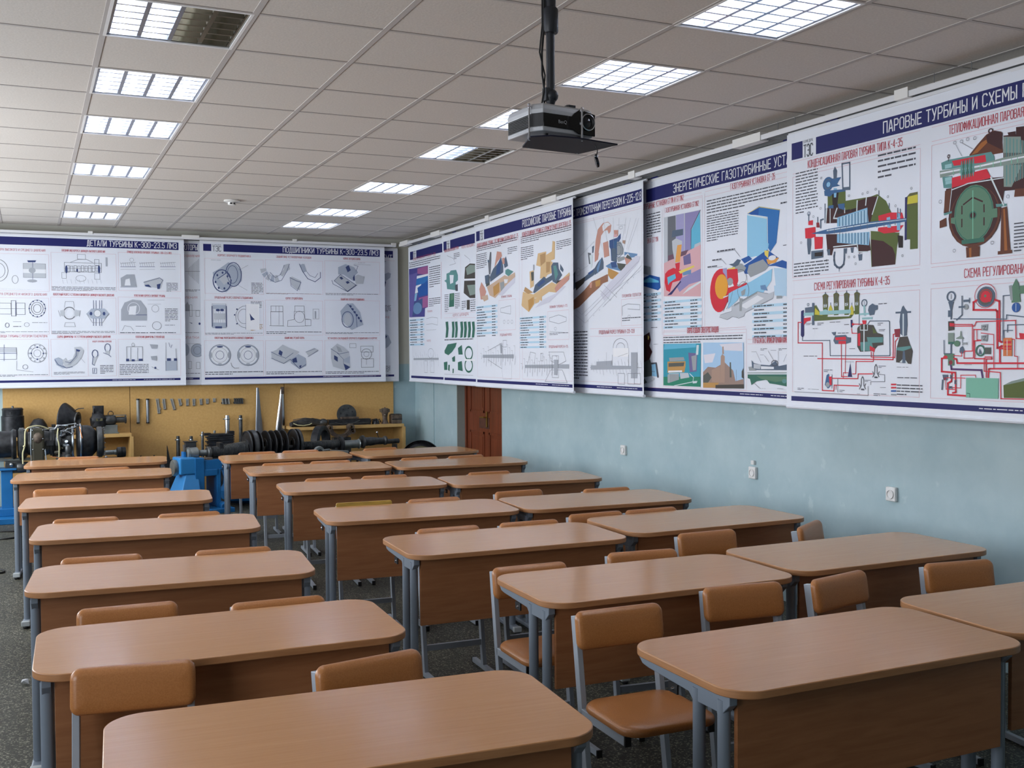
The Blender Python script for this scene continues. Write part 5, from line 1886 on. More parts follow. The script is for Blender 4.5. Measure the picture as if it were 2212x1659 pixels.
["F","g",3,[2231,200,2274,278]],
["L","g",2,[2106,507,2284,507]],
["T","k",[2100,137,2273,152],1]]],"D4":["F",13.28,2.115,[["R","n",[40,1630,135,1715]],
["X","k","КАФЕДРА",150,1700,250,15],
["X","g","ТЭС",152,1630,250,60],
["R","n",[280,1628,2268,1718]],
["R","n",[36,68,2268,94]],
["T","w",[1500,76,1760,86],1],
["T","w",[1850,76,2200,86],1],
["X","w","ОБОРУДОВАНИЕ И ФУНДАМЕНТ",1189,1604,2255,60],
["P","g6",[2137,1406,2202,1435,2238,1422,2230,1367,2172,1325,2157,1242,2136,1228]],
["P","ns",[2137,1324,2172,1311,2150,1228,2136,1228]],
["P","g6",[2129,639,2194,611,2236,515,2192,460,2127,419]],
["P","ns",[2136,625,2179,597,2150,556]],
["T","k",[2133,914,2233,1009],6],
["T","k",[2125,129,2217,213],5],
["T","k",[2139,1571,2175,1584],1],
["X","r","ВИД",2131,838,2232,24],
["L","p",2,[2140,1598,2290,1588]],
["T","k",[300,300,1900,360],3],
["T","k",[300,900,1900,960],3]]]}'''
# ------------------------------------------------------------------ wall posters on rails
INK = {'b1': (62, 28, 30), 'b2': (34, 24, 26), 'b3': (70, 66, 62), 'b4': (84, 88, 84), 'bk': (150, 128, 118), 'bk2': (168, 140, 124), 'bl': (40, 88, 160), 'bl2': (44, 110, 176), 'bl3': (30, 84, 158), 'bl4': (58, 84, 132),
 'br': (96, 52, 34), 'br2': (160, 96, 44), 'br3': (148, 106, 84), 'cb': (96, 178, 208), 'cb2': (142, 196, 226), 'cb3': (176, 206, 228), 'cr': (108, 78, 96), 'cr2': (196, 170, 148), 'cr3': (208, 178, 134), 'cr4': (176, 142, 100),
 'g': (104, 108, 116), 'g2': (150, 156, 160), 'g3': (130, 146, 138), 'g4': (186, 192, 200), 'g5': (162, 168, 178), 'g6': (168, 178, 194), 'gn': (90, 128, 104), 'gn2': (54, 108, 92), 'gn3': (120, 190, 160), 'gn4': (40, 130, 104),
 'k': (74, 76, 86), 'lb': (130, 180, 212), 'lv': (158, 156, 198), 'lv2': (140, 134, 180), 'lv3': (108, 100, 146), 'lv4': (204, 206, 220), 'n': (30, 34, 98), 'n2': (40, 40, 96), 'ns': (58, 72, 116), 'o': (86, 100, 48), 'o2': (92, 92, 52),
 'or': (210, 120, 70), 'or2': (222, 158, 80), 'or3': (226, 160, 52), 'or4': (186, 142, 82), 'p': (216, 170, 178), 'pk': (212, 168, 174), 'pk2': (196, 146, 132), 'pkv': (156, 92, 142), 'pu': (84, 52, 106), 'r': (186, 70, 84), 're': (206, 40, 58), 'red2': (138, 42, 56),
 'sb': (56, 96, 140), 'sb2': (104, 140, 180), 'sk': (164, 198, 228), 'sk2': (216, 214, 224), 'st': (84, 100, 120), 'tb': (178, 212, 232), 'tl': (48, 148, 170), 'tq': (146, 190, 194), 'tq2': (92, 142, 140), 'tq3': (122, 182, 160),
 'vi': (72, 70, 138), 'vi2': (98, 92, 158), 'w': (232, 234, 238), 'w2': (206, 218, 222), 'w3': (222, 226, 232), 'y': (196, 186, 60), 'y2': (222, 200, 96)}
for k_, c_ in INK.items(): mat('print_'+k_, c_, 0.55, spec=0.3)
mat('poster_white', (222, 227, 236), 0.55, spec=0.3)
GLY = {'А': '0,0 1.6,7 2.4,7 4,0|.5,2 3.5,2', 'Б': '3.6,7 0,7 0,0 3,0 4,1 4,3 3,4 0,4', 'В': '3,3.7 0,3.7 0,7 3,7 4,6 4,4.6 3,3.7 4,2.8 4,1 3,0 0,0 0,3.7', 'Г': '0,0 0,7 3.6,7', 'Д': '0,-1 0,0 4,0 4,-1|.7,0 1.4,7 3.4,7 3.4,0', 'Е': '3.8,7 0,7 0,0 3.8,0|0,3.6 3.2,3.6',
 'Ж': '2.5,0 2.5,7|0,0 2.5,3.6 5,0|0,7 2.5,3.6 5,7', 'З': '0,6 1,7 3,7 4,6 4,4.6 3,3.7 1.5,3.7|3,3.7 4,2.8 4,1 3,0 1,0 0,1', 'И': '0,7 0,0 4,7 4,0', 'Й': '0,7 0,0 4,7 4,0|1.2,8.6 1.8,8 2.4,8 3,8.6', 'К': '0,0 0,7|4,7 0,3.2|1.2,4.3 4,0', 'Л': '0,0 1.4,7 4,7 4,0', 'М': '0,0 0,7 2.5,2.5 5,7 5,0', 'Н': '0,0 0,7|4,0 4,7|0,3.6 4,3.6',
 'О': '1,0 3,0 4,1 4,6 3,7 1,7 0,6 0,1 1,0', 'П': '0,0 0,7 4,7 4,0', 'Р': '0,0 0,7 3,7 4,6 4,4.2 3,3.2 0,3.2', 'С': '4,6 3,7 1,7 0,6 0,1 1,0 3,0 4,1', 'Т': '2,0 2,7|0,7 4,7', 'У': '0,7 2.1,2.6|4,7 1.6,.2 .4,0', 'Ф': '2,0 2,7|1,2 3,2 4,3 4,5 3,6 1,6 0,5 0,3 1,2', 'Х': '0,0 4,7|0,7 4,0', 'Ц': '0,7 0,0 4,0 4,7|4,0 4.7,0 4.7,-1', 'Ч': '0,7 0,4 1,3.2 4,3.2|4,7 4,0',
 'Ш': '0,7 0,0 5,0 5,7|2.5,0 2.5,7', 'Щ': '0,7 0,0 5,0 5,7|2.5,0 2.5,7|5,0 5.7,0 5.7,-1', 'Ы': '0,7 0,0 2.2,0 3,1 3,2.8 2.2,3.8 0,3.8|4.6,0 4.6,7', 'Ь': '0,7 0,0 3,0 4,1 4,2.8 3,3.8 0,3.8', 'Э': '0,6 1,7 3,7 4,6 4,1 3,0 1,0 0,1|1.4,3.6 4,3.6', 'Ю': '0,0 0,7|0,3.6 1.6,3.6|2.4,0 4,0 5,1 5,6 4,7 2.4,7 1.6,6 1.6,1 2.4,0', 'Я': '4,0 4,7 1,7 0,6 0,4.6 1,3.6 4,3.6|1.6,3.6 0,0',
 '1': '.6,5.4 2,7 2,0', '2': '0,5.8 1,7 3,7 4,6 4,4.6 0,0 4,0', '4': '3,0 3,7 0,2 4,2', '5': '3.8,7 .4,7 .2,4 3,4.2 4,3.2 4,1 3,0 1,0 0,1', '6': '3.6,6.6 3,7 1,7 0,6 0,1 1,0 3,0 4,1 4,3 3,4 0,4', '7': '0,7 4,7 1.4,0', '8': '1,3.7 0,4.6 0,6 1,7 3,7 4,6 4,4.6 3,3.7 1,3.7 0,2.8 0,1 1,0 3,0 4,1 4,2.8 3,3.7', '-': '.6,3.5 3.4,3.5', '.': '0,0 .7,0', 'N': '0,0 0,7 4,0 4,7', 'G': '4,6 3,7 1,7 0,6 0,1 1,0 3,0 4,1 4,3.4 2.4,3.4', '/': '0,0 3,7'}
GLY['0'] = GLY['О']; GLY['3'] = GLY['З']; GLY['T'] = GLY['Т']; GLY['Ё'] = GLY['Е']
def strokes(txt):
    """single-line technical lettering, as the posters use: polylines on a 7-unit cap height"""
    out = []; x = 0
    for ch in txt:
        if ch == ' ': x += 3.4; continue
        g = [[tuple(float(v) for v in p_.split(',')) for p_ in pl.split()] for pl in GLY.get(ch, GLY['О']).split('|')]
        w_ = max(p_[0] for pl in g for p_ in pl); out += [[(p_[0]+x, p_[1]) for p_ in pl] for pl in g]; x += w_+1.9
    return out, x-1.9
PW, PH = 2.33, 1.75
def poster(key, label, data, depth, curl):
    kind, plane, edge, shapes = data
    loc = (plane, edge, 1.35) if kind == 'R' else (edge, plane, 1.35)
    o = thing('wall_poster', loc, label, 'poster', -90 if kind == 'R' else 0, 'turbine posters hanging from the wall rails')
    rnd = random.Random(key); ph, ph2 = rnd.uniform(0, 6), rnd.uniform(0, 6)
    N = 36; xs = [PW*i/N for i in range(N+1)]
    def dv(s):
        a = 0.004*math.sin(s*4.2+ph)+0.002*math.sin(s*9+ph2)
        a -= curl[0]*max(0, 1-s/0.10)**2; a -= curl[1]*max(0, 1-(PW-s)/0.12)**2
        return a
    ys = [dv(x) for x in xs]
    def disp(s):
        t = min(max(s/PW*N, 0), N-1e-6); i = int(t); return ys[i]+(ys[i+1]-ys[i])*(t-i)
    b = MB().m('poster_white'); b.smooth = False
    vs = [(x, y+d, z) for d in (0, 0.0015) for z in (0.02, PH-0.006) for x, y in zip(xs, ys)]; n = N+1
    fs = [(i, i+1, n+i+1, n+i) for i in range(N)]+[(2*n+i, 3*n+i, 3*n+i+1, 2*n+i+1) for i in range(N)]
    fs += [(i, 2*n+i, 2*n+i+1, i+1) for i in range(N)]+[(n+i, n+i+1, 3*n+i+1, 3*n+i) for i in range(N)]+[(0, n, 3*n, 2*n), (N, 2*n+N, 3*n+N, n+N)]
    b.add(vs, fs, False); b.build('sheet', o)
    t = MB().m('poster_white')
    t.tube([(x, y+0.0115*0.5, 0.014) for x, y in zip(xs[::2], ys[::2])], 0.013, 8); t.build('bottom_rod', o)
    t = MB().m('rail_white').bx(0, PW, -0.004, 0.008, PH-0.012, PH+0.006)
    for x in (0.35, PW-0.35): t.m('print_n').bx(x, x+0.10, -0.006, 0.006, PH+0.006, PH+0.018)
    t.build('top_rod', o)
    # printing
    p = MB(); tt = MB(); step = min(2.2e-5, 4e-3/max(1, len(shapes))); cnt = [0]
    def C(x, lo=0.012, hi=PW-0.012): return min(max(x, lo), hi)
    def CZ(z): return min(max(z, 0.03), PH-0.02)
    def poly(c, pts, lev=None, q=None):
        q = q or p; z = -0.0008-step*cnt[0] if lev is None else lev
        q.m('print_'+c).add([(C(x), z, CZ(y)) for x, y in pts], [tuple(range(len(pts)))], False)
    def line(c, w, pts):
        for a, b_ in zip(pts, pts[1:]):
            dx, dy = b_[0]-a[0], b_[1]-a[1]; L = math.hypot(dx, dy)
            if L < 1e-6: continue
            nx, ny = -dy/L*w/2, dx/L*w/2; ex, ey = dx/L*w/2, dy/L*w/2
            poly(c, [(a[0]+nx-ex, a[1]+ny-ey), (b_[0]+nx+ex, b_[1]+ny+ey), (b_[0]-nx+ex, b_[1]-ny+ey), (a[0]-nx-ex, a[1]-ny-ey)])
    def rect(c, x0, y0, x1, y1): poly(c, [(x0, y0), (x1, y0), (x1, y1), (x0, y1)])
    def rows(c, x0, y0, x1, y1, n_, fill=0.36):
        if x1 < x0: x0, x1 = x1, x0
        h = (y1-y0)/n_; fill = min(fill, 0.010/max(abs(h), 1e-4))
        for k in range(n_):
            y = y1-h*(k+0.5); x = x0; end = x1 if (k < n_-1 or n_ < 2) else x0+(x1-x0)*rnd.uniform(0.35, 0.8)
            while x < end-0.006:
                L = min(rnd.uniform(0.015, 0.07), end-x); rect(c, x, y-h*fill/2, x+L, y+h*fill/2); x += L+0.007
    for sh in shapes:
        cnt[0] += 1; k = sh[0]
        if k == 'P': c = [v/1000 for v in sh[2]]; poly(sh[1], list(zip(c[::2], c[1::2])))
        elif k == 'L': c = [v/1000 for v in sh[3]]; line(sh[1], sh[2]/1000, list(zip(c[::2], c[1::2])))
        elif k == 'R': rect(sh[1], *[v/1000 for v in sh[2]])
        elif k == 'F': x0, y0, x1, y1 = [v/1000 for v in sh[3]]; line(sh[1], sh[2]/1000, [(x0, y0), (x1, y0), (x1, y1), (x0, y1), (x0, y0)])
        elif k == 'E': x, y, a, c = [v/1000 for v in sh[2]]; poly(sh[1], [(x+a*math.cos(i*math.pi/11), y+c*math.sin(i*math.pi/11)) for i in range(22)])
        elif k == 'O':
            x, y, a, c = [v/1000 for v in sh[2]]; w_ = sh[3]/1000
            for i in range(20):
                t0, t1 = i*math.pi/10, (i+1)*math.pi/10
                poly(sh[1], [(x+(a+e)*math.cos(t_), y+(c+e)*math.sin(t_)) for e, t_ in ((w_/2, t0), (w_/2, t1), (-w_/2, t1), (-w_/2, t0))])
        elif k == 'T': rows(sh[1], *[v/1000 for v in sh[2]], sh[3])
        elif k == 'B':
            x0, y0, x1, y1 = [v/1000 for v in sh[2]]; n_ = sh[3]; h = (y1-y0)/n_
            for i in range(n_):
                yb = y1-h*(i+1)
                if i % 2 == 0: rect('tb', x0, yb+h*0.12, x1, yb+h*0.88)
            cnt[0] += 1
            for i in range(n_):
                yb = y1-h*(i+1); L = rnd.uniform(0.25, 0.55)*(x1-x0); rows('k', x0+0.02, yb+h*0.3, x0+L, yb+h*0.7, 1, 0.8); rows('k', x1-0.14, yb+h*0.3, x1-0.05, yb+h*0.7, 1, 0.8)
        elif k == 'X':
            _, col, txt, s0, t0, s1, h = sh
            st, W_ = strokes(txt); q = tt if col == 'w' else p
            sy = h/1000/7; sx = min((s1-s0)/1000/max(W_, 1), sy*1.45); q = p; lw = h/1000*(0.115 if h > 50 else 0.10)
            z = -0.0008-step*cnt[0]
            for pl in st:
                pts = [(s0/1000+x*sx, t0/1000+y*sy) for x, y in pl]
                for (ax, ay), (bx_, by) in zip(pts, pts[1:]):
                    dx, dy = bx_-ax, by-ay; L = math.hypot(dx, dy) or 1e-6; nx, ny = -dy/L*lw/2, dx/L*lw/2; ex, ey = dx/L*lw*0.42, dy/L*lw*0.42
                    poly(col, [(ax+nx-ex, ay+ny-ey), (bx_+nx+ex, by+ny+ey), (bx_-nx+ex, by-ny+ey), (ax-nx-ex, ay-ny-ey)], z, q)
    for q, nm in ((p, 'printed_picture'), (tt, 'title_lettering')):
        if not q.v: continue
        me = q.mesh(nm, weld=False); bm = bmesh.new(); bm.from_mesh(me); bmesh.ops.triangulate(bm, faces=bm.faces)
        for x in xs[1:-1]: bmesh.ops.bisect_plane(bm, geom=bm.verts[:]+bm.edges[:]+bm.faces[:], plane_co=(x, 0, 0), plane_no=(1, 0, 0), dist=1e-7)
        for v in bm.verts: v.co.y += disp(v.co.x)
        bm.to_mesh(me); bm.free()
        ob = bpy.data.objects.new(nm, me); COL.objects.link(ob); ob.parent = o
    return o
PL = {
 'R6': 'nearest wall poster, coloured turbine sections above red pipe schemes, headed ПАРОВЫЕ ТУРБИНЫ',
 'R5': 'wall poster with a red disc machine and blue intake box, partly behind the nearest',
 'R4': 'shaded wall poster of a cutaway plant with a tall looping pink pipe',
 'R3': 'wall poster headed РОССИЙСКИЕ ПАРОВЫЕ ТУРБИНЫ with two sandy cutaway turbines',
 'R2': 'wall poster with green machine details and a green ring, half hidden above the door',
 'R1': 'wall poster with a violet and blue night photograph, nearest the room corner',
 'D3': 'white far wall poster of nine bearing drawings, headed ПОДШИПНИКИ ТУРБИНЫ',
 'D1': 'white wall poster of fine part drawings, headed ДЕТАЛИ ТУРБИНЫ, at the left of the far wall',
 'D2': 'rotor poster on the far wall, seen only as a narrow strip between two larger posters',
 'D4': 'rearmost far wall poster, only its right margin showing beside the room corner'}
def posters():
    data = json.loads(POSTERS)
    for k in data: poster(k, PL[k], data[k], 0, {'R6': (0.01, 0.0), 'R5': (0, 0), 'R4': (0, 0.03), 'R3': (0.0, 0.02), 'R2': (0, 0), 'R1': (0.02, 0), 'D3': (0.006, 0.008), 'D1': (0, 0.008), 'D2': (0, 0), 'D4': (0, 0.012)}[k])
posters()

def rails():
    # right wall: multi-track profile from the wall out over the door, poster tracks underneath
    o = thing('poster_rail', (0, 0, 0), 'long white grooved poster rail under the ceiling on the right wall', 'rail')
    b = MB().m('rail_white').bx(4.405, XW, YB+0.05, 13.10, 3.126, 3.140).bx(4.405, 4.412, YB+0.05, 13.10, 3.108, 3.126)
    b.build('rail_body', o)
    g = MB().m('track_grey')  # underside shade of the tracks is put into this grey
    for k in range(9): g.bx(4.425+k*0.03, 4.432+k*0.03, YB+0.05, 13.09, 3.112, 3.126)
    g.build('track_grooves', o)
    for y, w_ in ((12.9, 0.30), (11.75, 0.30), (10.2, 0.10), (8.75, 0.30), (7.28, 0.10), (5.80, 0.30), (4.42, 0.10), (2.9, 0.30)):
        MB().m('white_plastic').bx(4.398, 4.47, y-w_/2, y+w_/2, 3.104, 3.162).build('bracket', o, bevel=0.002)
    wi = MB().m('track_grey')
    for y in (4.30, 4.05, 5.45, 5.62): wi.cyl((4.52, y, 3.14), (4.52, y, ZC), 0.002, n=5)
    wi.build('hanger_wire', o)
    o = thing('poster_rail', (0, 0, 0), 'white poster rail under the ceiling on the far wall', 'rail')
    MB().m('rail_white').bx(XL+0.05, 4.39, 13.17, YF, 3.126, 3.140).bx(XL+0.05, 4.39, 13.165, 13.172, 3.108, 3.140).build('rail_body', o)
    g = MB().m('track_grey')  # same grey, with the shade under the rail painted in
    for k in range(5): g.bx(XL+0.06, 4.38, 13.19+k*0.03, 13.197+k*0.03, 3.112, 3.126)
    g.build('track_grooves', o)
    for x, w_ in ((-0.9, 0.2), (0.68, 0.05), (1.80, 0.20), (3.06, 0.05), (4.36, 0.06)):
        MB().m('white_plastic').bx(x-w_/2, x+w_/2, 13.155, 13.21, 3.125, 3.16).build('bracket', o, bevel=0.002)
rails()
# ------------------------------------------------------------------ door, sockets, small items
ramp_noise('door_brown', (96, 46, 26), (118, 58, 34), (10, 10, 0.7), 3, 5, 0.4, dist=0.8)
ramp_noise('door_worn', (62, 36, 28), (92, 52, 36), (1, 1, 1), 14, 4, 0.6)
mat('brass', (190, 160, 90), 0.3, 0.9)
def door():
    y0, y1, x = 10.53, 11.83, XW+0.12
    b = MB().m('door_brown').bx(x, x+0.045, y0+0.03, y1-0.03, 0.01, 2.13)
    for (a, c, z0, z1) in ((y0+0.14, y0+0.60, 1.02, 2.02), (y0+0.74, y1-0.14, 1.02, 2.02), (y0+0.14, y0+0.60, 0.14, 0.80), (y0+0.74, y1-0.14, 0.14, 0.80)):
        for (p, q, r, t) in ((a, a+0.025, z0, z1), (c-0.025, c, z0, z1), (a, c, z0, z0+0.025), (a, c, z1-0.025, z1)): b.bx(x-0.010, x+0.002, p, q, r, t)
        b.bx(x-0.005, x+0.002, a+0.06, c-0.06, z0+0.06, z1-0.06)
    b.m('door_worn').bx(x-0.003, x+0.002, y0+0.60, y0+0.90, 0.84, 0.97)
    o = b.build('door_1', bevel=0.002); o['kind'] = 'structure'
    f = MB().m('door_brown').bx(x-0.02, x+0.05, y0-0.018, y0+0.035, 0, 2.14).bx(x-0.02, x+0.05, y1-0.035, y1+0.018, 0, 2.14).bx(x-0.02, x+0.05, y0, y1, 2.10, 2.14)
    f.build('door_frame', o)
    MB().m('brass').bx(x-0.016, x-0.010, 11.17, 11.205, 0.86, 1.04).cyl((x-0.012, 11.19, 0.975), (x-0.05, 11.19, 0.975), 0.008, n=10).bar((x-0.05, 11.18, 0.975), (x-0.05, 11.30, 0.972), 0.012, 0.016).build('door_handle', o)
door()
def sockets():
    for n, (y, z, l) in enumerate(((7.90, 0.868, 'white wall socket nearest the door, on the blue wall'), (6.10, 0.852, 'white wall socket with a tiny box above it, on the blue wall'), (4.77, 0.858, 'white wall socket nearest the camera, on the blue wall'))):
        o = thing('wall_socket', (XW, y, z), l, 'socket', -90, 'sockets on the right wall')
        MB().m('white_plastic').box(0, -0.012, 0, 0.078, 0.024, 0.086).build('cover', o, bevel=0.006)
        MB().m('white_plastic').lathe([(0.026, 0.022), (0.028, 0.030), (0.023, 0.030), (0.021, 0.018), (0.0, 0.018)], (0, 0, 0), (0, -1, 0), 22, cap=False).m('matt_black').lathe([(0.0025, 0.0185), (0.0, 0.0186)], (-0.009, 0, 0), (0, -1, 0), 8, cap=False).lathe([(0.0025, 0.0185), (0.0, 0.0186)], (0.009, 0, 0), (0, -1, 0), 8, cap=False).build('socket_face', o)
    tag(MB().m('white_plastic').box(XW-0.010, 6.10, 0.925, 0.020, 0.034, 0.030).build('junction_box', bevel=0.003), 'tiny white box on the blue wall just above the middle socket', 'junction box')
    s = MB().m('white_scrap'); random.seed(3)
    pts = [Vector((random.uniform(-1, 1), random.uniform(-1, 1), random.uniform(0, 1))) for _ in range(14)]
    bm = bmesh.new(); [bm.verts.new((p.x*0.022, p.y*0.018, p.z*0.03)) for p in pts]; bmesh.ops.convex_hull(bm, input=bm.verts); me = bpy.data.meshes.new('paper_scrap'); bm.to_mesh(me); bm.free(); me.materials.append(MATS['white_scrap'])
    c = bpy.data.objects.new('paper_scrap', me); COL.objects.link(c); c.location = (-0.045, 6.04, 0.0); tag(c, 'small crumpled white scrap of paper on the aisle floor', 'paper')
sockets()

# ------------------------------------------------------------------ machine parts along the far wall
ramp_noise('ochre_board', (196, 156, 92), (204, 164, 100), (1, 1, 1), 40, 3, 0.6)
mat('board_seam', (96, 74, 44), 0.8)
ramp_noise('ochre_paint', (198, 160, 98), (206, 168, 106), (1, 1, 1), 12, 3, 0.5)
ramp_noise('black_iron', (30, 32, 36), (52, 54, 58), (1, 1, 1), 18, 4, 0.42, 0.4)
ramp_noise('dark_steel', (58, 62, 66), (92, 94, 94), (1, 1, 1), 14, 4, 0.38, 0.6)
ramp_noise('grey_steel', (112, 120, 122), (142, 148, 146), (1, 1, 1), 10, 4, 0.35, 0.6)
ramp_noise('rusty_steel', (72, 60, 54), (112, 100, 88), (1, 1, 1), 22, 4, 0.6, 0.3)
ramp_noise('blue_enamel', (20, 98, 158), (30, 110, 172), (1, 1, 1), 6, 3, 0.35)
mat('blue_enamel_light', (46, 130, 194), 0.35)
mat('zinc_grey', (158, 160, 156), 0.4, 0.25)
mat('polished', (196, 200, 206), 0.16, 1.0)
mat('brushed', (150, 156, 164), 0.35, 0.9)
mat('engine_green', (64, 62, 50), 0.5, 0.3)
mat('cream_hose', (196, 192, 150), 0.5)
mat('copper_hose', (170, 112, 70), 0.4, 0.5)
mat('olive_inside', (78, 76, 48), 0.6)
mat('bright_alu', (176, 186, 194), 0.25, 0.9)
def one(mb, name, label, cat, loc=(0, 0, 0), rz=0, group=None, bevel=0):
    o = mb.build(name, bevel=bevel); o.location = loc; o.rotation_euler = (0, 0, R_(rz)); return tag(o, label, cat, group)
def backboard():
    o = thing('backing_board', (0, YF-0.003, 0), 'large ochre painted backing board on the far wall behind the machine parts', 'board')
    for a, c in ((-0.275, 1.090), (1.097, 2.935), (2.942, 4.385)): MB().m('ochre_board').bx(a, c, -0.022, 0, 0.0, 1.62).build('board_panel', o, bevel=0.001)
    MB().m('board_seam').bx(1.088, 1.099, -0.018, 0, 0, 1.62).bx(2.933, 2.944, -0.018, 0, 0, 1.62).build('seam', o)
    def table(x0, x1, lab, legx):
        t = thing('display_bench', ((x0+x1)/2, 13.13, 0), lab, 'bench'); w_ = (x1-x0)/2
        MB().m('ochre_paint').bx(-w_, w_, -0.19, 0.19, 0.775, 0.812).build('bench_top', t, bevel=0.002)
        for s in legx: MB().m('ochre_paint').bx(s*w_-0.02 if s > 0 else -w_, s*w_+0.02 if s > 0 else -w_+0.04, -0.19, 0.19, 0, 0.776).build('side_panel', t, bevel=0.002)
        return t
    table(-0.95, 1.075, 'ochre wooden display bench at the left end of the board', (-1, 1)); table(2.95, 4.40, 'ochre wooden display bench at the right end of the board', (1,))
backboard()
def hung():
    g = 'small metal parts hung in a row on the ochre board'
    Y = YF-0.022
    lab = ['leftmost of two long steel rods hung on the ochre board', 'shiny long steel rod, second on the ochre board']
    for i, (x, z0, z1) in enumerate(((1.18, 0.906, 1.196), (1.29, 0.905, 1.194))):
        b = MB().m('zinc_grey' if i == 0 else 'brushed').cyl((0, -0.020, z0), (0, -0.020, z1), 0.018, n=14).m('black_iron').cyl((0, -0.020, z0-0.003), (0, -0.020, z0+0.012), 0.0195, n=12).cyl((0, -0.020, z1-0.012), (0, -0.020, z1+0.004), 0.019, n=12).bx(-0.006, 0.006, -0.006, 0.0, z0, z1)
        one(b, 'steel_rod', lab[i], 'rod', (x, Y, 0), group=g)
    B = [(1.402, 1.018, 1.191, 'long notched turbine blade just right of the two rods'), (1.477, 1.066, 1.189, 'turbine blade with a cross pin, fourth item of the hung row'), (1.568, 1.058, 1.187, 'slanting turbine blade, fifth item of the hung row'), (1.66, 1.106, 1.185, 'short forked turbine blade at the middle of the hung row'), (1.752, 1.103, 1.182, 'narrow short blade right of the forked one'), (1.829, 1.101, 1.181, 'thin T shaped blade in the hung row'), (1.911, 1.110, 1.179, 'slim plain blade in the hung row, after the T shaped one'), (1.988, 1.120, 1.177, 'stubby blade with side lugs in the hung row'), (2.071, 1.140, 1.180, 'smallest blade stub of the hung row')]
    for i, (x, z0, z1, l) in enumerate(B):
        L = z1-z0; sl = (0.018, 0.01, 0.03, 0.012, 0.0, 0.0, 0.004, 0, 0)[i]
        b = MB().m('zinc_grey').bar((0, -0.012, z1), (sl, -0.014, z0), 0.030, 0.012, up=(0, 1, 0)).m('polished').bar((-0.006, -0.019, z1-0.01), (sl-0.006, -0.020, z0+0.01), 0.006, 0.006, up=(0, 1, 0))
        b.m('zinc_grey').bx(-0.018, 0.018, -0.018, 0, z1-0.012, z1+0.004)
        if i in (0, 3, 7): b.bx(sl-0.016, sl+0.020, -0.018, 0, z0+L*0.25, z0+L*0.38)
        if i in (1, 5, 7): b.bx(-0.020, 0.020, -0.018, 0, z0+L*0.62, z0+L*0.72)
        b.m('black_iron').bx(sl-0.014, sl+0.016, -0.016, 0, z0-0.006, z0+0.010)
        one(b, 'blade_specimen', l, 'metal specimen', (x, Y, 0), group=g)
    for x, l, w_ in ((2.204, 'shiny cluster of small blades at the right of the hung row', 0.095), (2.361, 'dark cluster of small blades, last item of the hung row', 0.115)):
        b = MB().m('black_iron').bx(-w_/2, w_/2, -0.03, 0, 1.112, 1.135).bx(-w_/2+0.008, w_/2-0.008, -0.026, 0, 1.150, 1.170)
        for k in range(5): b.m('zinc_grey' if (k+int(x*10)) % 2 == 0 and x < 2.3 else 'dark_steel').bar((-w_/2+w_*(k+0.5)/5, -0.018, 1.178), (-w_/2+w_*(k+0.5)/5+0.006, -0.026, 1.108), w_/7, 0.02, up=(0, 1, 0))
        one(b, 'blade_cluster', l, 'metal specimen', (x, Y, 0), group=g)
    # large blades standing against the board
    def blade(x0, x1, z1, lab, mats, xt, name='long_turbine_blade', y=13.27, zb=0.0, tw=0.022):
        o = thing(name, ((x0+x1)/2, y, 0), lab, 'blade'); c = (x0+x1)/2; loops = []
        for k in range(9):
            t = k/8; z = 0.10+(z1-0.10)*t; q_ = min(1, (1-t)/0.47); hw = (x1-x0)/2*q_+0.016*(1-q_); cx = (xt-c)*(1-q_); yy = 0.01*math.sin(t*3)
            A = R_(6+24*t if mats[0] == 'brushed' else -22+10*t); n = 12
            loops.append([Vector((cx+hw*math.cos(a)*math.cos(A)+tw/2*math.sin(a)*math.sin(A), yy+hw*math.cos(a)*math.sin(A)*0.5-tw/2*math.sin(a), z)) for a in [2*math.pi*i/n for i in range(n)]])
        MB().m(mats[0]).rings(loops).build('aerofoil', o)
        MB().m(mats[1]).bx(-(x1-x0)/2-0.01, (x1-x0)/2+0.01, -0.03, 0.03, 0.0, 0.12).build('root', o, bevel=0.004)
        return o
    blade(2.557, 2.665, 1.305, 'tall dull grey turbine blade standing against the ochre board', ('brushed', 'dark_steel'), 2.594)
    b2 = blade(2.806, 2.930, 1.300, 'tall mirror bright turbine blade standing against the ochre board', ('polished', 'dark_steel'), 2.900)
    MB().m('rusty_steel').bx(0.015, 0.05, -0.02, 0.02, 1.22, 1.31).build('shroud', b2, bevel=0.004)
    for (x, z1, w_, m_, l) in ((2.205, 0.976, 0.058, 'polished', 'polished short blade standing behind the finned block'), (2.367, 0.971, 0.042, 'dark_steel', 'dark slim blade standing right of the polished one'), (1.907, 0.786, 0.036, 'polished', 'small bright blade standing left of the finned block'),
                               (1.622, 0.743, 0.042, 'dark_steel', 'stubby dark blade at the left of the blue machine'), (1.776, 0.736, 0.040, 'dark_steel', 'stubby blade with a bright pin behind the blue machine'), (2.052, 0.795, 0.03, 'grey_steel', 'small grey blade tip behind the finned block')):
        o = thing('standing_blade', (x, 13.2, 0), l, 'blade')
        MB().m(m_).lathe([(w_*0.55, 0.05), (w_*0.55, z1-0.06), (w_*0.46, z1)], n=10).build('stem', o)
        MB().m('bright_alu').lathe([(w_*0.60, z1-0.055), (w_*0.64, z1-0.045), (w_*0.60, z1-0.036)], n=10).bx(-w_*0.9, -w_*0.2, -0.012, 0.0, z1-0.05, z1-0.04).build('collar', o)
        MB().m('dark_steel').bx(-0.05, 0.05, -0.05, 0.05, 0, 0.06).build('base', o, bevel=0.004)
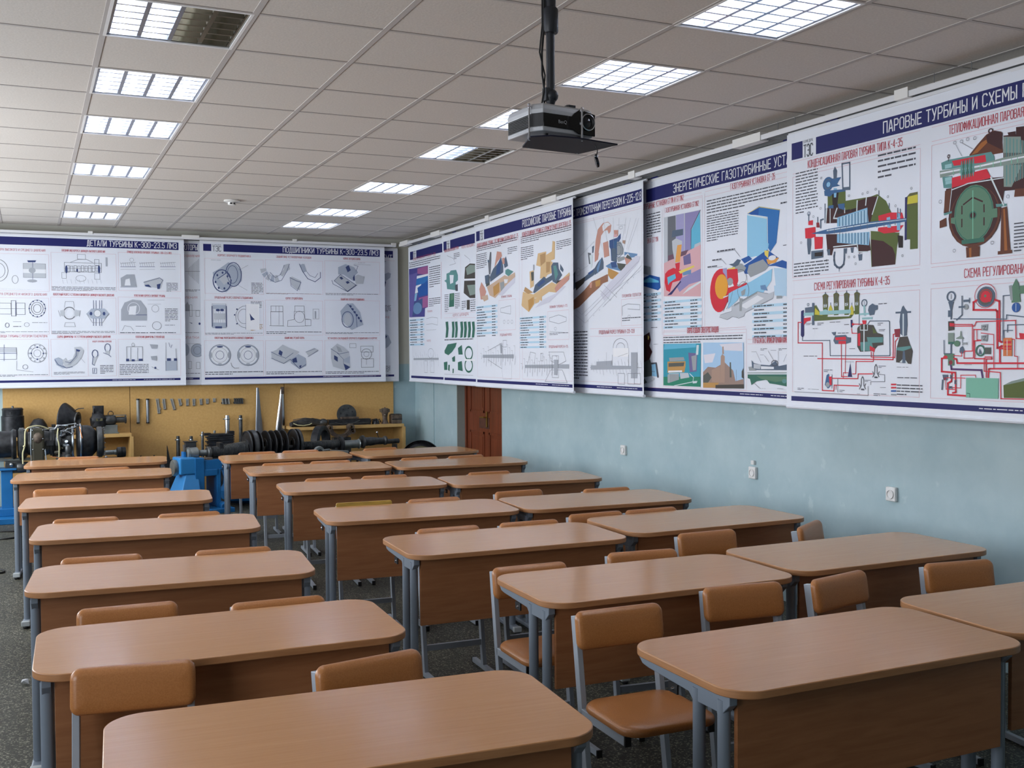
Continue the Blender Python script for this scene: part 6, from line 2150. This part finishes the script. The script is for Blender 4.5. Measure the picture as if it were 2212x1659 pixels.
    o = one(MB().m('black_iron').prism([(0, 0), (0.036, 0), (0.006, 0.17), (0, 0.17)], -0.004, 0.004, M=Matrix(((1, 0, 0, 0), (0, 0, 1, 0), (0, 1, 0, 0), (0, 0, 0, 1)))).bx(-0.05, 0.09, -0.05, 0.05, -0.470, 0.0), 'set_square_plate', 'thin black triangular plate at the left of the blue machine', 'plate', (1.482, 13.12, 0.470))
hung()

def bench_left():
    Z = 0.812
    o = thing('black_drum', (-0.172, 13.08, Z), 'black iron drum with a lid at the left end of the display bench', 'drum')
    MB().m('black_iron').lathe([(0.110, 0), (0.118, 0.01), (0.118, 0.235), (0.108, 0.24), (0.108, 0.30), (0.112, 0.31), (0.10, 0.325), (0, 0.325)], n=28).build('shell', o)
    MB().m('dark_steel').lathe([(0.012, 0.32), (0.012, 0.345), (0.0, 0.35)], n=8).box(-0.03, -0.108, 0.27, 0.03, 0.006, 0.03).build('lid_knob', o)
    o = thing('bell_housing', (0.44, 13.08, Z+0.185), 'large black bell shaped housing lying on its side on the display bench', 'housing')
    MB().m('black_iron').lathe([(0.182, 0), (0.185, 0.012), (0.165, 0.05), (0.13, 0.10), (0.095, 0.135), (0.08, 0.16)], (-0.09, 0.03, 0), (0.91, -0.40, -0.08), 32, cap=False).lathe([(0.176, 0.003), (0.12, 0.10), (0.07, 0.16)], (-0.09, 0.03, 0), (0.91, -0.40, -0.08), 32, cap=False).build('bell', o)
    MB().m('dark_steel').lathe([(0.080, 0.155), (0.092, 0.160), (0.092, 0.172), (0.066, 0.172), (0.058, 0.14), (0.0, 0.12)], (-0.09, 0.03, 0), (0.91, -0.40, -0.08), 28, cap=False).tube([(0.03, -0.02, 0.09), (0.07, -0.04, 0.115), (0.13, -0.05, 0.118)], 0.006).build('mouth_ring', o)
    one(MB().m('black_iron').lathe([(0.115, 0), (0.112, 0.05), (0.09, 0.13), (0.05, 0.19), (0.0, 0.205)], n=26), 'domed_cap', 'low black domed cap on the display bench behind the engine', 'cap', (0.09, 13.08, Z))
    o = thing('pump_unit', (0.84, 13.10, Z), 'grey and black pump unit on a small bracket at the right of the bench', 'pump')
    MB().m('grey_steel').bx(-0.105, 0.105, -0.08, 0.08, 0, 0.012).bx(-0.075, 0.09, -0.06, 0.06, 0.012, 0.10).build('bracket', o, bevel=0.004)
    MB().m('black_iron').lathe([(0.0, 0), (0.09, 0.01), (0.10, 0.05), (0.10, 0.10), (0.08, 0.13)], (-0.19, 0, 0.16), (1, -0.1, 0), 24).lathe([(0.085, 0), (0.095, 0.09), (0.05, 0.15), (0.04, 0.17)], (-0.115, -0.02, 0.09), (0, 0, 1), 22).build('scroll', o)
    MB().m('black_iron').prism(rrect(0.12, 0.10, 0.02), 0.23, 0.325).build('intake_box', o).location = (-0.115, 0, 0)
    MB().m('brushed').bar((-0.17, -0.058, 0.24), (-0.17, -0.058, 0.30), 0.004, 0.045).m('olive_inside').bx(-0.145, -0.075, -0.112, -0.106, 0.155, 0.185).build('cover_plate', o)
    MB().m('dark_steel').lathe([(0.045, 0), (0.06, 0.02), (0.062, 0.10), (0.05, 0.13), (0.034, 0.14), (0.034, 0.23), (0.046, 0.235), (0.046, 0.25), (0, 0.25)], (-0.06, -0.01, 0.155), (1, 0.05, 0), 22).lathe([(0.028, -0.01), (0.034, 0), (0.028, 0.01)], (0.02, -0.01, 0.225), (0, 1, 0), 16, cap=False).lathe([(0.024, -0.01), (0.028, 0)], (0.02, -0.01, 0.235), (0, 1, 0), 16, cap=False).build('motor', o)
    MB().m('grey_steel').bx(0.04, 0.19, -0.03, 0.03, 0.205, 0.212).bx(0.185, 0.191, -0.03, 0.03, 0.18, 0.212).build('top_shelf', o)
bench_left()

def engine():
    o = thing('turboshaft_engine', (0.24, 12.15, 0), 'big dark aircraft turbine engine with pale hoses behind the left desks', 'engine'); Z = 0.80
    ax = (1, 0, 0)
    MB().m('black_iron').lathe([(0.135, 0), (0.14, 0.01), (0.14, 0.28), (0.16, 0.30), (0.15, 0.33)], (-0.70, 0, Z), ax, 32).m('bright_alu').lathe([(0.143, 0.12), (0.146, 0.13), (0.143, 0.14)], (-0.70, 0, Z), ax, 32, cap=False).build('jet_pipe', o)
    MB().m('dark_steel').lathe([(0.12, 0), (0.17, 0.02), (0.17, 0.06), (0.12, 0.10), (0.13, 0.16), (0.15, 0.20), (0.13, 0.28), (0.11, 0.34)], (-0.36, 0, Z), ax, 32).build('compressor_casing', o)
    MB().m('engine_green').bx(-0.225, -0.105, -0.20, -0.12, Z-0.19, Z+0.17).build('gearbox_cover', o, bevel=0.02)
    gb = MB().m('rusty_steel').ball((-0.165, -0.19, Z+0.07), 0.055, 14, (0.9, 0.55, 1.1))
    for x in (-0.215, -0.118):
        for z in (-0.17, -0.05, 0.06, 0.15): gb.m('bright_alu').ball((x, -0.202, Z+z), 0.007, 8)
    gb.m('bright_alu').tube([(-0.232, -0.20, Z-0.2), (-0.236, -0.20, Z+0.0), (-0.228, -0.20, Z+0.17)], 0.006).build('gearbox_boss', o)
    MB().m('black_iron').lathe([(0.15, 0), (0.185, 0.01), (0.19, 0.03), (0.19, 0.05), (0.175, 0.06), (0.175, 0.11), (0.165, 0.15), (0.12, 0.19), (0.10, 0.20)], (0.21, 0, Z), ax, 36).build('combustion_casing', o)
    MB().m('dark_steel').lathe([(0.10, 0), (0.135, 0.01), (0.14, 0.10), (0.115, 0.13), (0.115, 0.22)], (-0.06, 0, Z), ax, 30).m('black_iron').lathe([(0.142, 0.03), (0.150, 0.035), (0.150, 0.055), (0.142, 0.06)], (-0.06, 0, Z), ax, 30, cap=False).build('core_casing', o)
    MB().m('bright_alu').lathe([(0.192, 0.03), (0.197, 0.035), (0.197, 0.042), (0.192, 0.047)], (0.21, 0, Z), ax, 36, cap=False).lathe([(0.168, 0.0), (0.172, 0.01), (0.168, 0.02)], (0.16, 0, Z), ax, 32, cap=False).build('flange_ring', o)
    MB().m('dark_steel').lathe([(0.155, 0), (0.165, 0.01), (0.165, 0.05), (0.14, 0.07), (0.0, 0.08)], (0.41, 0, Z-0.01), ax, 32).build('front_casing', o)
    fr = MB().m('bright_alu')
    for k in range(18):
        a = 2*math.pi*k/18; fr.ball((0.486, 0.0+0.148*math.cos(a), Z-0.01+0.148*math.sin(a)), 0.008, 6)
    fr.build('flange_bolt_ring', o)
    rnd = random.Random(8)
    for k in range(46):
        ac = MB()
        a = rnd.uniform(-0.6, 3.6); x = rnd.uniform(-0.08, 0.19); r = rnd.uniform(0.12, 0.17); y, z = -r*math.sin(a), r*math.cos(a)
        ac.m(rnd.choice(['black_iron', 'dark_steel', 'black_iron', 'engine_green', 'bright_alu'])); L = rnd.uniform(0.02, 0.07); h = rnd.uniform(0.010, 0.028)
        if k % 3: ac.cyl((x, y, Z+z), (x+rnd.choice((0, L)), y-L*0.6*math.sin(a), Z+z+L*0.5*rnd.choice((-1, 1, 0.3))), h*0.8, n=8)
        else: ac.box(x, y, Z+z, L, 0.03, h*2)
        ac.build('accessory_unit', o)
    pump = MB().m('dark_steel').lathe([(0.022, 0), (0.034, 0.01), (0.034, 0.05), (0.022, 0.06), (0.03, 0.08), (0.03, 0.13), (0.018, 0.15)], (0.12, -0.20, Z-0.17), (0, 0, 1), 16).lathe([(0.026, 0), (0.032, 0.02), (0.032, 0.08), (0.02, 0.10)], (0.03, -0.17, Z-0.02), (0, 0, 1), 14)
    pump.build('fuel_pump', o)
    for q in ([(-0.06, -0.08, Z+0.165), (0.0, -0.10, Z+0.16), (0.05, -0.09, Z+0.185), (0.12, -0.08, Z+0.19), (0.19, -0.10, Z+0.20), (0.22, -0.07, Z+0.18)], [(-0.30, -0.06, Z+0.15), (-0.2, -0.1, Z+0.18), (-0.10, -0.1, Z+0.15), (0.0, -0.12, Z+0.15), (0.02, -0.12, Z+0.19), (0.12, -0.12, Z+0.185)], [(0.08, -0.14, Z+0.12), (0.12, -0.15, Z+0.15), (0.18, -0.14, Z+0.16), (0.2, -0.12, Z+0.20)], [(0.05, -0.16, Z+0.08), (0.06, -0.17, Z+0.13), (0.11, -0.17, Z+0.13), (0.16, -0.16, Z+0.10)], [(-0.10, -0.19, Z-0.05), (-0.09, -0.2, Z-0.17)]): MB().m('bright_alu').tube(q, 0.006).ball(q[-1], 0.012, 8).ball(q[1], 0.010, 8).build('pipe', o)
    def smooth(pts, n=5):
        P = [Vector(p) for p in pts]; out = []
        for i in range(len(P)-1):
            a, b, c, d = P[max(i-1, 0)], P[i], P[i+1], P[min(i+2, len(P)-1)]
            for k in range(n):
                t = k/n; out.append(0.5*((2*b)+(-a+c)*t+(2*a-5*b+4*c-d)*t*t+(-a+3*b-3*c+d)*t**3))
        return out+[P[-1]]
    MB().m('cream_hose').tube(smooth([(-0.06, -0.12, Z+0.155), (-0.14, -0.15, Z+0.19), (-0.22, -0.18, Z+0.19), (-0.28, -0.2, Z+0.15), (-0.29, -0.22, Z+0.0), (-0.31, -0.22, Z-0.08), (-0.31, -0.22, Z-0.19)]), 0.0075).ball((-0.295, -0.22, Z-0.01), 0.013, 8).build('cream_hose', o)
    MB().m('cream_hose').tube(smooth([(0.03, -0.16, Z+0.16), (0.02, -0.19, Z+0.08), (0.035, -0.2, Z-0.03), (0.03, -0.2, Z-0.18)]), 0.007).build('cream_hose', o)
    MB().m('copper_hose').tube(smooth([(0.24, -0.15, Z+0.17), (0.25, -0.18, Z+0.10), (0.262, -0.19, Z+0.05)]), 0.006).tube(smooth([(-0.05, -0.21, Z-0.13), (0.02, -0.23, Z-0.14), (0.08, -0.23, Z-0.15), (0.12, -0.22, Z-0.17)]), 0.005).build('copper_hose', o)
    # cradle that carries it
    c = thing('engine_stand', (0.02, 12.15, 0), 'blue steel stand with wide feet under the aircraft engine', 'stand')
    MB().m('blue_enamel').bx(-0.30, -0.19, -0.06, 0.06, 0.08, 0.55).bx(-0.345, -0.15, -0.10, 0.10, 0.535, 0.555).build('post', c, bevel=0.006)
    MB().m('blue_enamel').bx(0.45, 0.56, -0.06, 0.06, 0.06, 0.59).build('post', c, bevel=0.006)
    MB().m('blue_enamel').bx(-0.45, -0.02, -0.28, 0.28, 0.0, 0.06).bx(-0.40, -0.10, -0.10, 0.10, 0.06, 0.14).bx(-0.34, 0.56, -0.05, 0.05, 0.02, 0.08).bx(0.38, 0.62, -0.28, 0.28, 0.0, 0.06).build('foot_beam', c, bevel=0.006)
    MB().m('grey_steel').bx(-0.62, -0.02, -0.03, 0.03, 0.625, 0.655).build('carrier_bar', c, bevel=0.006)
    MB().m('dark_steel').lathe([(0.05, 0), (0.06, 0.02), (0.055, 0.10), (0.04, 0.13)], (-0.15, -0.05, 0.56), (1, 0, 0), 16).bx(-0.26, -0.10, -0.05, 0.05, 0.50, 0.625).m('bright_alu').ball((-0.20, -0.08, 0.595), 0.022, 10).build('clamp', c, bevel=0.004)
    MB().m('dark_steel').bx(0.44, 0.57, -0.08, 0.08, 0.59, 0.622).build('saddle', c, bevel=0.004)
    s = thing('splined_shaft', (0.83, 12.45, 0), 'short steel shaft with a black knurled end, right of the aircraft engine', 'shaft')
    MB().m('grey_steel').lathe([(0.026, 0), (0.026, 0.12), (0.03, 0.125), (0.03, 0.14)], (-0.10, 0, 0.645), (1, 0, 0), 18).build('spindle', s)
    MB().m('black_iron').lathe([(0.035, 0), (0.055, 0.008), (0.058, 0.05), (0.052, 0.055), (0.058, 0.06), (0.055, 0.095), (0.04, 0.10)], (0.04, 0, 0.645), (1, 0, 0), 24).build('knurled_end', s)
    MB().m('grey_steel').bx(-0.09, 0.12, -0.06, 0.06, 0, 0.590).m('chrome').ball((-0.07, -0.05, 0.60), 0.016, 8).build('pedestal', s, bevel=0.004)
    for x in (1.19, 1.34):
        q = MB().m('black_iron').lathe([(0.03, 0.0), (0.012, 0.02), (0.012, 0.05), (0.008, 0.06), (0.0, 0.06)], n=10).bx(-0.045, 0.045, -0.008, 0.008, 0.028, 0.040).bx(-0.055, 0.055, -0.10, 0.10, -0.47, 0.0)
        one(q, 'bolted_block', ('left' if x < 1.2 else 'right')+' of two small black bolt heads low against the board', 'block', (x, 13.15, 0.47))
    for k, pts in enumerate((((-0.6, 11.45), (-0.38, 11.42), (-0.27, 11.39), (-0.10, 11.36)), ((-0.7, 10.9), (-0.35, 10.95), (-0.22, 10.92), (-0.05, 11.0)), ((-0.6, 9.42), (-0.35, 9.46), (-0.25, 9.40), (-0.22, 9.22), (-0.5, 9.12)))):
        one(MB().m('cord_black').tube(smooth([(x, y, 0.008) for x, y in pts]), 0.008), 'floor_cable', ('black floor cable left of the desks, %s' % ('farthest one', 'middle one', 'nearest one')[k]), 'cable', group='cables on the aisle floor')
engine()

def lathe_bed():
    def turned(x, y=12.15): a = R_(11); dx, dy = x-2.8, y-12.15; return (2.8+dx*math.cos(a)-dy*math.sin(a), 12.15+dx*math.sin(a)+dy*math.cos(a))
    o = thing('lathe_bed', (*turned(1.95), 0), 'bright blue cast iron machine bed carrying the turbine rotor', 'machine', 11)
    def X(v): return v-1.95
    b = MB().m('blue_enamel').bx(X(1.62), X(2.14), -0.16, 0.16, 0.46, 0.575).bx(X(1.56), X(1.66), -0.18, 0.18, 0.06, 0.60).bx(X(1.66), X(1.83), -0.17, 0.17, 0.40, 0.47).bx(X(1.80), X(1.845), -0.17, 0.17, 0.05, 0.47).bx(X(1.56), X(1.66), -0.17, 0.17, 0.04, 0.08)
    b.build('bed', o, bevel=0.006)
    MB().m('blue_enamel_light').bx(X(1.40), X(1.58), -0.17, 0.10, 0.43, 0.61).build('headstock', o, bevel=0.015)
    MB().m('grey_steel').lathe([(0.085, 0), (0.09, 0.02), (0.085, 0.045)], (X(1.355), -0.04, 0.50), (1, 0, 0), 22).build('end_disc', o)
    st = MB().m('blue_enamel_light').rings([[Vector(p) for p in l] for l in (((X(1.36), -0.26, 0.02), (X(1.60), -0.26, 0.02), (X(1.60), 0.18, 0.02), (X(1.36), 0.18, 0.02)), ((X(1.36), -0.26, 0.16), (X(1.60), -0.26, 0.16), (X(1.60), 0.18, 0.16), (X(1.36), 0.18, 0.16)), ((X(1.46), -0.16, 0.43), (X(1.60), -0.16, 0.43), (X(1.60), 0.12, 0.43), (X(1.46), 0.12, 0.43)))], smooth=False)
    st.build('skirt', o, bevel=0.01)
    MB().m('blue_enamel').lathe([(0.045, 0), (0.05, 0.01), (0.05, 0.25)], (X(1.86), -0.26, 0.06), (0, 1, 0), 18).bx(X(1.5), X(1.95), -0.30, 0.24, 0, 0.05).build('foot_casting', o, bevel=0.005)
    MB().m('blue_enamel').bx(X(1.485), X(1.51), -0.03, 0.05, 0.60, 0.665).m('bright_alu').bx(X(1.495), X(1.505), -0.02, 0.03, 0.66, 0.74).build('stop_plate', o)
    MB().m('dark_steel').bx(X(1.68), X(2.13), -0.13, 0.13, 0.573, 0.582).m('rusty_steel').bx(X(1.70), X(1.76), -0.16, -0.11, 0.575, 0.60).bx(X(2.02), X(2.10), -0.15, -0.09, 0.578, 0.60).build('slideway', o, bevel=0.003)
    # blue trough below
    t = thing('blue_trough', (2.36, 12.42, 0), 'dark blue round bellied trough under the machine bed', 'trough')
    MB().m('blue_enamel').lathe([(0.30, 0.02), (0.36, 0.06), (0.38, 0.16), (0.34, 0.22), (0.33, 0.30), (0.36, 0.40), (0.42, 0.42)], (0, 0, 0), n=36).build('belly', t)
    MB().m('black_iron').lathe([(0.31, 0.0), (0.31, 0.02)], n=30).build('base_ring', t)

    r = thing('turbine_rotor', (2.8, 12.15, 0.715), 'long black steam turbine rotor with bare discs on the blue machine bed', 'rotor', 11)
    def Q(v): return v-2.8
    ax = (1, 0, 0); sh = MB().m('grey_steel').lathe([(0.05, 0), (0.07, 0.01), (0.072, 0.035), (0.06, 0.04), (0.066, 0.05), (0.068, 0.12), (0.05, 0.13), (0.034, 0.15), (0.034, 0.26)], (Q(1.52), 0, -0.075), ax, 26)
    sh.m('dark_steel').lathe([(0.03, 0), (0.03, 2.42)], (Q(1.75), 0, -0.075), ax, 16).build('shaft', r)
    pr = []
    x = 0
    for k in range(26):
        rr = 0.052+0.0017*k; pr += [(rr, x), (rr+0.010, x+0.004), (rr+0.010, x+0.008), (rr, x+0.012)]; x += 0.0155
    MB().m('dark_steel').lathe([(0.058, -0.05), (0.068, -0.04), (0.068, -0.012), (0.05, -0.005)]+pr, (Q(1.80), 0, -0.075), ax, 24).build('labyrinth_seal', r)
    MB().m('black_iron').box(Q(1.90), 0.0, -0.05, 0.045, 0.12, 0.16).box(Q(2.0), 0, -0.126, 0.14, 0.18, 0.014).build('bearing_block', r, bevel=0.006)
    dk = [(2.20, 0.172, 0.020, 0.5), (2.245, 0.180, 0.055, 0.9), (2.335, 0.166, 0.012, 0.6), (2.43, 0.166, 0.012, 0.6), (2.50, 0.166, 0.012, 0.6), (2.565, 0.166, 0.012, 0.6), (2.64, 0.166, 0.012, 0.6), (2.76, 0.170, 0.02, 0.7), (2.80, 0.168, 0.035, 0.7)]
    for xx, rr, t_, hub in dk:
        MB().m('black_iron').lathe([(0.04, -0.012), (0.07, -0.012), (0.075, -0.004), (rr-0.02, -0.003), (rr-0.012, -t_/2), (rr, -t_/2), (rr, t_/2), (rr-0.012, t_/2), (rr-0.02, 0.003), (0.075, 0.004), (0.07, 0.012), (0.04, 0.012)], (Q(xx)+t_/2, 0, -0.03), ax, 40, cap=False).m('dark_steel').lathe([(rr+0.0005, -t_*0.3), (rr+0.002, 0), (rr+0.0005, t_*0.3)], (Q(xx)+t_/2, 0, -0.03), ax, 40, cap=False).build('rotor_disc', r)
    pr = []; x = 0
    for k in range(26): pr += [(0.045, x), (0.055, x+0.005), (0.055, x+0.010), (0.045, x+0.014)]; x += 0.019
    MB().m('dark_steel').lathe(pr, (Q(2.86), 0, -0.07), ax, 20).build('labyrinth_seal', r)
    MB().m('black_iron').lathe([(0.06, 0), (0.095, 0.01), (0.10, 0.03), (0.06, 0.05)], (Q(3.36), 0, -0.075), ax, 28).m('grey_steel').lathe([(0.045, 0), (0.05, 0.02), (0.05, 0.20), (0.06, 0.21)], (Q(3.41), 0, -0.08), ax, 24).m('dark_steel').lathe([(0.075, 0), (0.08, 0.02), (0.055, 0.04), (0.05, 0.10), (0.055, 0.11), (0.045, 0.2), (0.035, 0.30), (0.055, 0.31), (0.055, 0.33), (0.02, 0.34)], (Q(3.66), 0, -0.06), ax, 26).build('coupling_end', r)
    MB().m('chrome').ball((Q(3.86), -0.02, 0.045), 0.014, 10).m('dark_steel').tube([(Q(3.86), -0.02, 0.04), (Q(3.90), 0, -0.04)], 0.005).build('lever', r)
    s = thing('rotor_trestle', (*turned(3.72), 0), 'low dark trestle under the right end of the turbine rotor', 'trestle', 11)
    MB().m('dark_steel').bx(-0.46, 0.44, -0.10, 0.10, 0.45, 0.49).build('beam', s)
    for xx in (-0.42, 0.34): MB().m('dark_steel').bx(xx, xx+0.06, -0.10, 0.10, 0, 0.45).build('leg', s)
    for xx in (-0.43, 0.38): MB().m('dark_steel').bx(xx, xx+0.03, -0.04, 0.04, 0.49, 0.608).build('rest_block', s)
lathe_bed()

def more_parts():
    f = thing('finned_block', (2.075, 12.95, 0), 'black finned block of stacked plates behind the rotor', 'block'); b = MB().m('black_iron')
    for k in range(6): b.bx(-0.165+0.02*(k % 2), 0.16, -0.07-0.006*(k % 2), 0.07, 0.62+k*0.026, 0.636+k*0.026)
    b.bx(-0.13, 0.15, -0.06, 0.06, 0.60, 0.775).bx(-0.19, -0.11, -0.05, 0.05, 0.755, 0.785).bx(0.09, 0.165, -0.05, 0.05, 0.765, 0.80); b.build('plates', f, bevel=0.002)
    MB().m('dark_steel').bx(-0.12, 0.14, -0.06, 0.06, 0, 0.60).build('pedestal', f)
    v = thing('vice_block', (1.70, 12.75, 0), 'small dark machined block with an open jaw, left of the finned block', 'block')
    MB().m('dark_steel').bx(-0.06, 0.065, -0.05, 0.05, 0.635, 0.70).bx(-0.075, 0.08, -0.055, 0.055, 0.70, 0.712).bx(-0.05, 0.05, -0.05, 0.05, 0.0, 0.635).build('jaw', v, bevel=0.004)
    r = thing('iron_ring', (3.215, 12.6, 0), 'thick black iron ring standing upright in front of the right bench', 'ring')
    MB().m('black_iron').lathe([(0.20, -0.05), (0.215, -0.04), (0.215, 0.04), (0.20, 0.05), (0.155, 0.05), (0.150, 0.0), (0.155, -0.05), (0.20, -0.05)], (0, 0, 0.64), (0.80, -0.6, 0), 40, cap=False).build('rim', r)
    MB().m('dark_steel').bx(-0.17, 0.17, -0.12, 0.12, 0, 0.43).build('pedestal', r)
    s = thing('segment_casting', (3.535, 12.87, 0), 'curved pitted casting segment behind the rotor coupling', 'casting'); b = MB().m('rusty_steel')
    b.lathe([(0.15, -0.03), (0.15, 0.03), (0.11, 0.03), (0.11, -0.03), (0.15, -0.03)], (0.02, 0, 0.84), (0, 1, 0), 20, a0=25, a1=165, cap=False)
    b2 = MB().m('rusty_steel').lathe([(0.155, -0.035), (0.155, 0.035), (0.105, 0.035), (0.105, -0.035), (0.155, -0.035)], (0.0, 0, 0.80), (0, 1, 0), 22, a0=185 if False else 0, a1=180, cap=False)
    # a U shaped shell, open side up
    u = MB().m('rusty_steel'); n = 18
    for k in range(n):
        a0, a1 = math.pi*(1.05+0.88*k/n), math.pi*(1.05+0.88*(k+1)/n)
        vs = [(r_*math.cos(a), y, 0.80+r_*0.85*math.sin(a)) for a in (a0, a1) for r_ in (0.105, 0.155) for y in (-0.04, 0.04)]
        u.add(vs, [(0, 1, 5, 4), (2, 6, 7, 3), (0, 4, 6, 2), (1, 3, 7, 5)]+([(0, 2, 3, 1)] if k == 0 else [])+([(4, 5, 7, 6)] if k == n-1 else []), False)
    for x, z, rr in ((-0.14, 0.80, 0.035), (0.13, 0.80, 0.042), (0.15, 0.75, 0.035), (0.10, 0.73, 0.03)): u.lathe([(rr*0.5, -0.05), (rr, -0.05), (rr, 0.05), (rr*0.5, 0.05), (rr*0.5, -0.05)], (x, 0, z), (0, 1, 0), 14, cap=False)
    u.build('shell', s); MB().m('dark_steel').bx(-0.10, 0.12, -0.06, 0.06, 0, 0.675).build('pedestal', s)
    # right bench
    Z = 0.812
    a = thing('crumpled_harness', (3.17, 13.08, Z), 'heap of dark cast parts and a pale hose at the left of the right bench', 'casting'); b = MB().m('black_iron')
    loops = []
    for k in range(9):
        t = k/8; x = -0.21+0.45*t; h = 0.035+0.055*math.sin(t*2.6+0.3); loops.append([Vector((x, 0.09*math.cos(q)*(0.8+0.2*math.sin(k*2)), max(0, h*0.55+h*0.6*math.sin(q)+0.006*math.sin(k*3+q*4)))) for q in [2*math.pi*i/12 for i in range(12)]])
    b.rings(loops).build('body', a)
    rb = MB().m('dark_steel')
    for k in range(5): rb.tube([(-0.20, -0.05-k*0.008, 0.025+k*0.017), (-0.05, -0.085, 0.040+k*0.018), (0.10, -0.08, 0.030+k*0.016), (0.2, -0.07, 0.02+k*0.012)], 0.005)
    rb.ball((0.19, -0.05, 0.05), 0.045, 12, (1.3, 1, 1)).build('ribs', a)
    MB().m('cream_hose').tube([(-0.20, -0.10, 0.050), (-0.15, -0.115, 0.028), (-0.08, -0.12, 0.020), (0.0, -0.115, 0.030), (0.03, -0.11, 0.045)], 0.006).build('hose', a)
    o = one(MB().m('black_iron').bx(-0.275, 0.275, -0.06, 0.06, 0, 0.075).m('dark_steel').bx(-0.27, 0.27, -0.065, -0.06, 0.02, 0.03).tube([(-0.20, -0.07, 0.04), (-0.10, -0.09, 0.015), (0.02, -0.09, 0.02), (0.10, -0.08, 0.05), (0.125, -0.08, 0.06)], 0.006), 'long_bar', 'long black bar lying along the right bench under the round plate', 'bar', (3.71, 13.10, Z), bevel=0.003)
    p = thing('round_plate', (3.71, 13.20, Z), 'round drilled steel plate leaning upright on the right bench', 'plate')
    MB().m('dark_steel').lathe([(0.0, 0), (0.115, 0), (0.128, -0.008), (0.128, 0.014), (0, 0.014)], (0, 0, 0.129), (0, -1, 0.06), 32).m('black_iron').lathe([(0.022, 0.0145), (0, 0.015)], (0, 0, 0.119), (0, -1, 0.06), 14, cap=False).build('disc', p)
    h = MB().m('black_iron')
    for q in (0.4, 1.3, 2.2, 3.0): h.lathe([(0.009, 0.0150), (0, 0.0155)], (0.08*math.cos(q), 0, 0.129+0.08*math.sin(q)), (0, -1, 0.06), 10, cap=False)
    h.build('bolt_holes', p)
    MB().m('rusty_steel').bx(-0.09, 0.13, -0.12, -0.014, 0.076, 0.100).build('foot', p, bevel=0.005)
    v = thing('valve_casting', (4.19, 13.09, Z), 'upright rusty valve casting near the right end of the right bench', 'valve')
    MB().m('rusty_steel').lathe([(0.05, 0), (0.035, 0.03), (0.03, 0.07), (0.04, 0.13), (0.052, 0.15), (0.052, 0.19), (0.04, 0.20)], n=18).bx(-0.06, 0.055, -0.04, 0.04, 0.15, 0.19).lathe([(0.008, 0.19), (0.008, 0.215)], n=8).build('body', v)
    MB().m('chrome').ball((-0.015, -0.04, 0.115), 0.012, 8).build('cap_nut', v)
    one(MB().m('rusty_steel').bx(-0.068, 0.068, -0.06, 0.06, 0, 0.115).m('black_iron').bx(-0.06, -0.02, -0.04, 0.04, 0.11, 0.125).bx(0.01, 0.066, -0.05, 0.05, 0.11, 0.122).bx(-0.07, 0.07, -0.064, -0.058, 0.05, 0.062), 'iron_box', 'brown iron box at the right end of the right bench', 'box', (4.335, 13.09, Z), bevel=0.003)
    q = MB().m('black_iron').lathe([(0.05, 0), (0.045, 0.04), (0.02, 0.05), (0.015, 0.07)], n=14)
    for k in range(6): q.tube([(0, 0, 0.03), (0.05*math.cos(k), 0.04*math.sin(k), 0.06), (0.07*math.cos(k), 0.05*math.sin(k), 0.02)], 0.007)
    one(q, 'spider_fitting', 'small black many armed fitting beside the rusty valve', 'fitting', (4.065, 13.09, Z))
    # grey wrench lying on the farthest middle desk edge / behind it, on a pedestal
    g = thing('grey_clevis', (3.02, 11.55, 0), 'grey steel clevis with a rod, just behind the farthest middle desk', 'fitting')
    MB().m('grey_steel').lathe([(0.055, 0), (0.06, 0.03), (0.055, 0.06)], (-0.10, 0.02, 0.635), (0.15, -1, 0), 18).bar((-0.05, 0, 0.635), (0.24, 0, 0.615), 0.05, 0.03).bar((-0.06, -0.04, 0.645), (0.02, -0.04, 0.655), 0.02, 0.02).build('clevis', g, bevel=0.004)
    MB().m('black_iron').lathe([(0.028, 0), (0.028, 0.003)], (-0.092, -0.045, 0.635), (0.15, -1, 0), 14).m('chrome').ball((0.02, -0.06, 0.60), 0.010, 8).build('pin_bore', g)
    MB().m('dark_steel').bx(-0.16, 0.20, -0.05, 0.06, 0, 0.600).build('pedestal', g)
    # big dished wheel in the corner
    w_ = thing('dished_wheel', (4.20, 11.75, 0), 'big black dished wheel standing by the blue wall near the corner', 'wheel')
    MB().m('black_iron').lathe([(0.245, 0.02), (0.250, 0), (0.240, -0.02), (0.225, -0.005), (0.222, 0.01), (0.215, -0.004), (0.205, 0.01), (0.18, 0.05)], (0, 0, 0.445), (-0.35, -0.93, 0.1), 48, cap=False).build('rim', w_)
    MB().m('olive_inside').lathe([(0.18, 0.048), (0.12, 0.075), (0.06, 0.08), (0.05, 0.03), (0.0, 0.03)], (0, 0, 0.445), (-0.35, -0.93, 0.1), 40, cap=False).lathe([(0.245, -0.02), (0.245, 0.02), (0.0, 0.0)], (0, 0.012, 0.445), (0.35, 0.93, -0.1), 30, cap=False).build('dish', w_)
    MB().m('dark_steel').bx(-0.12, 0.12, -0.08, 0.08, 0, 0.20).build('chock', w_)
more_parts()
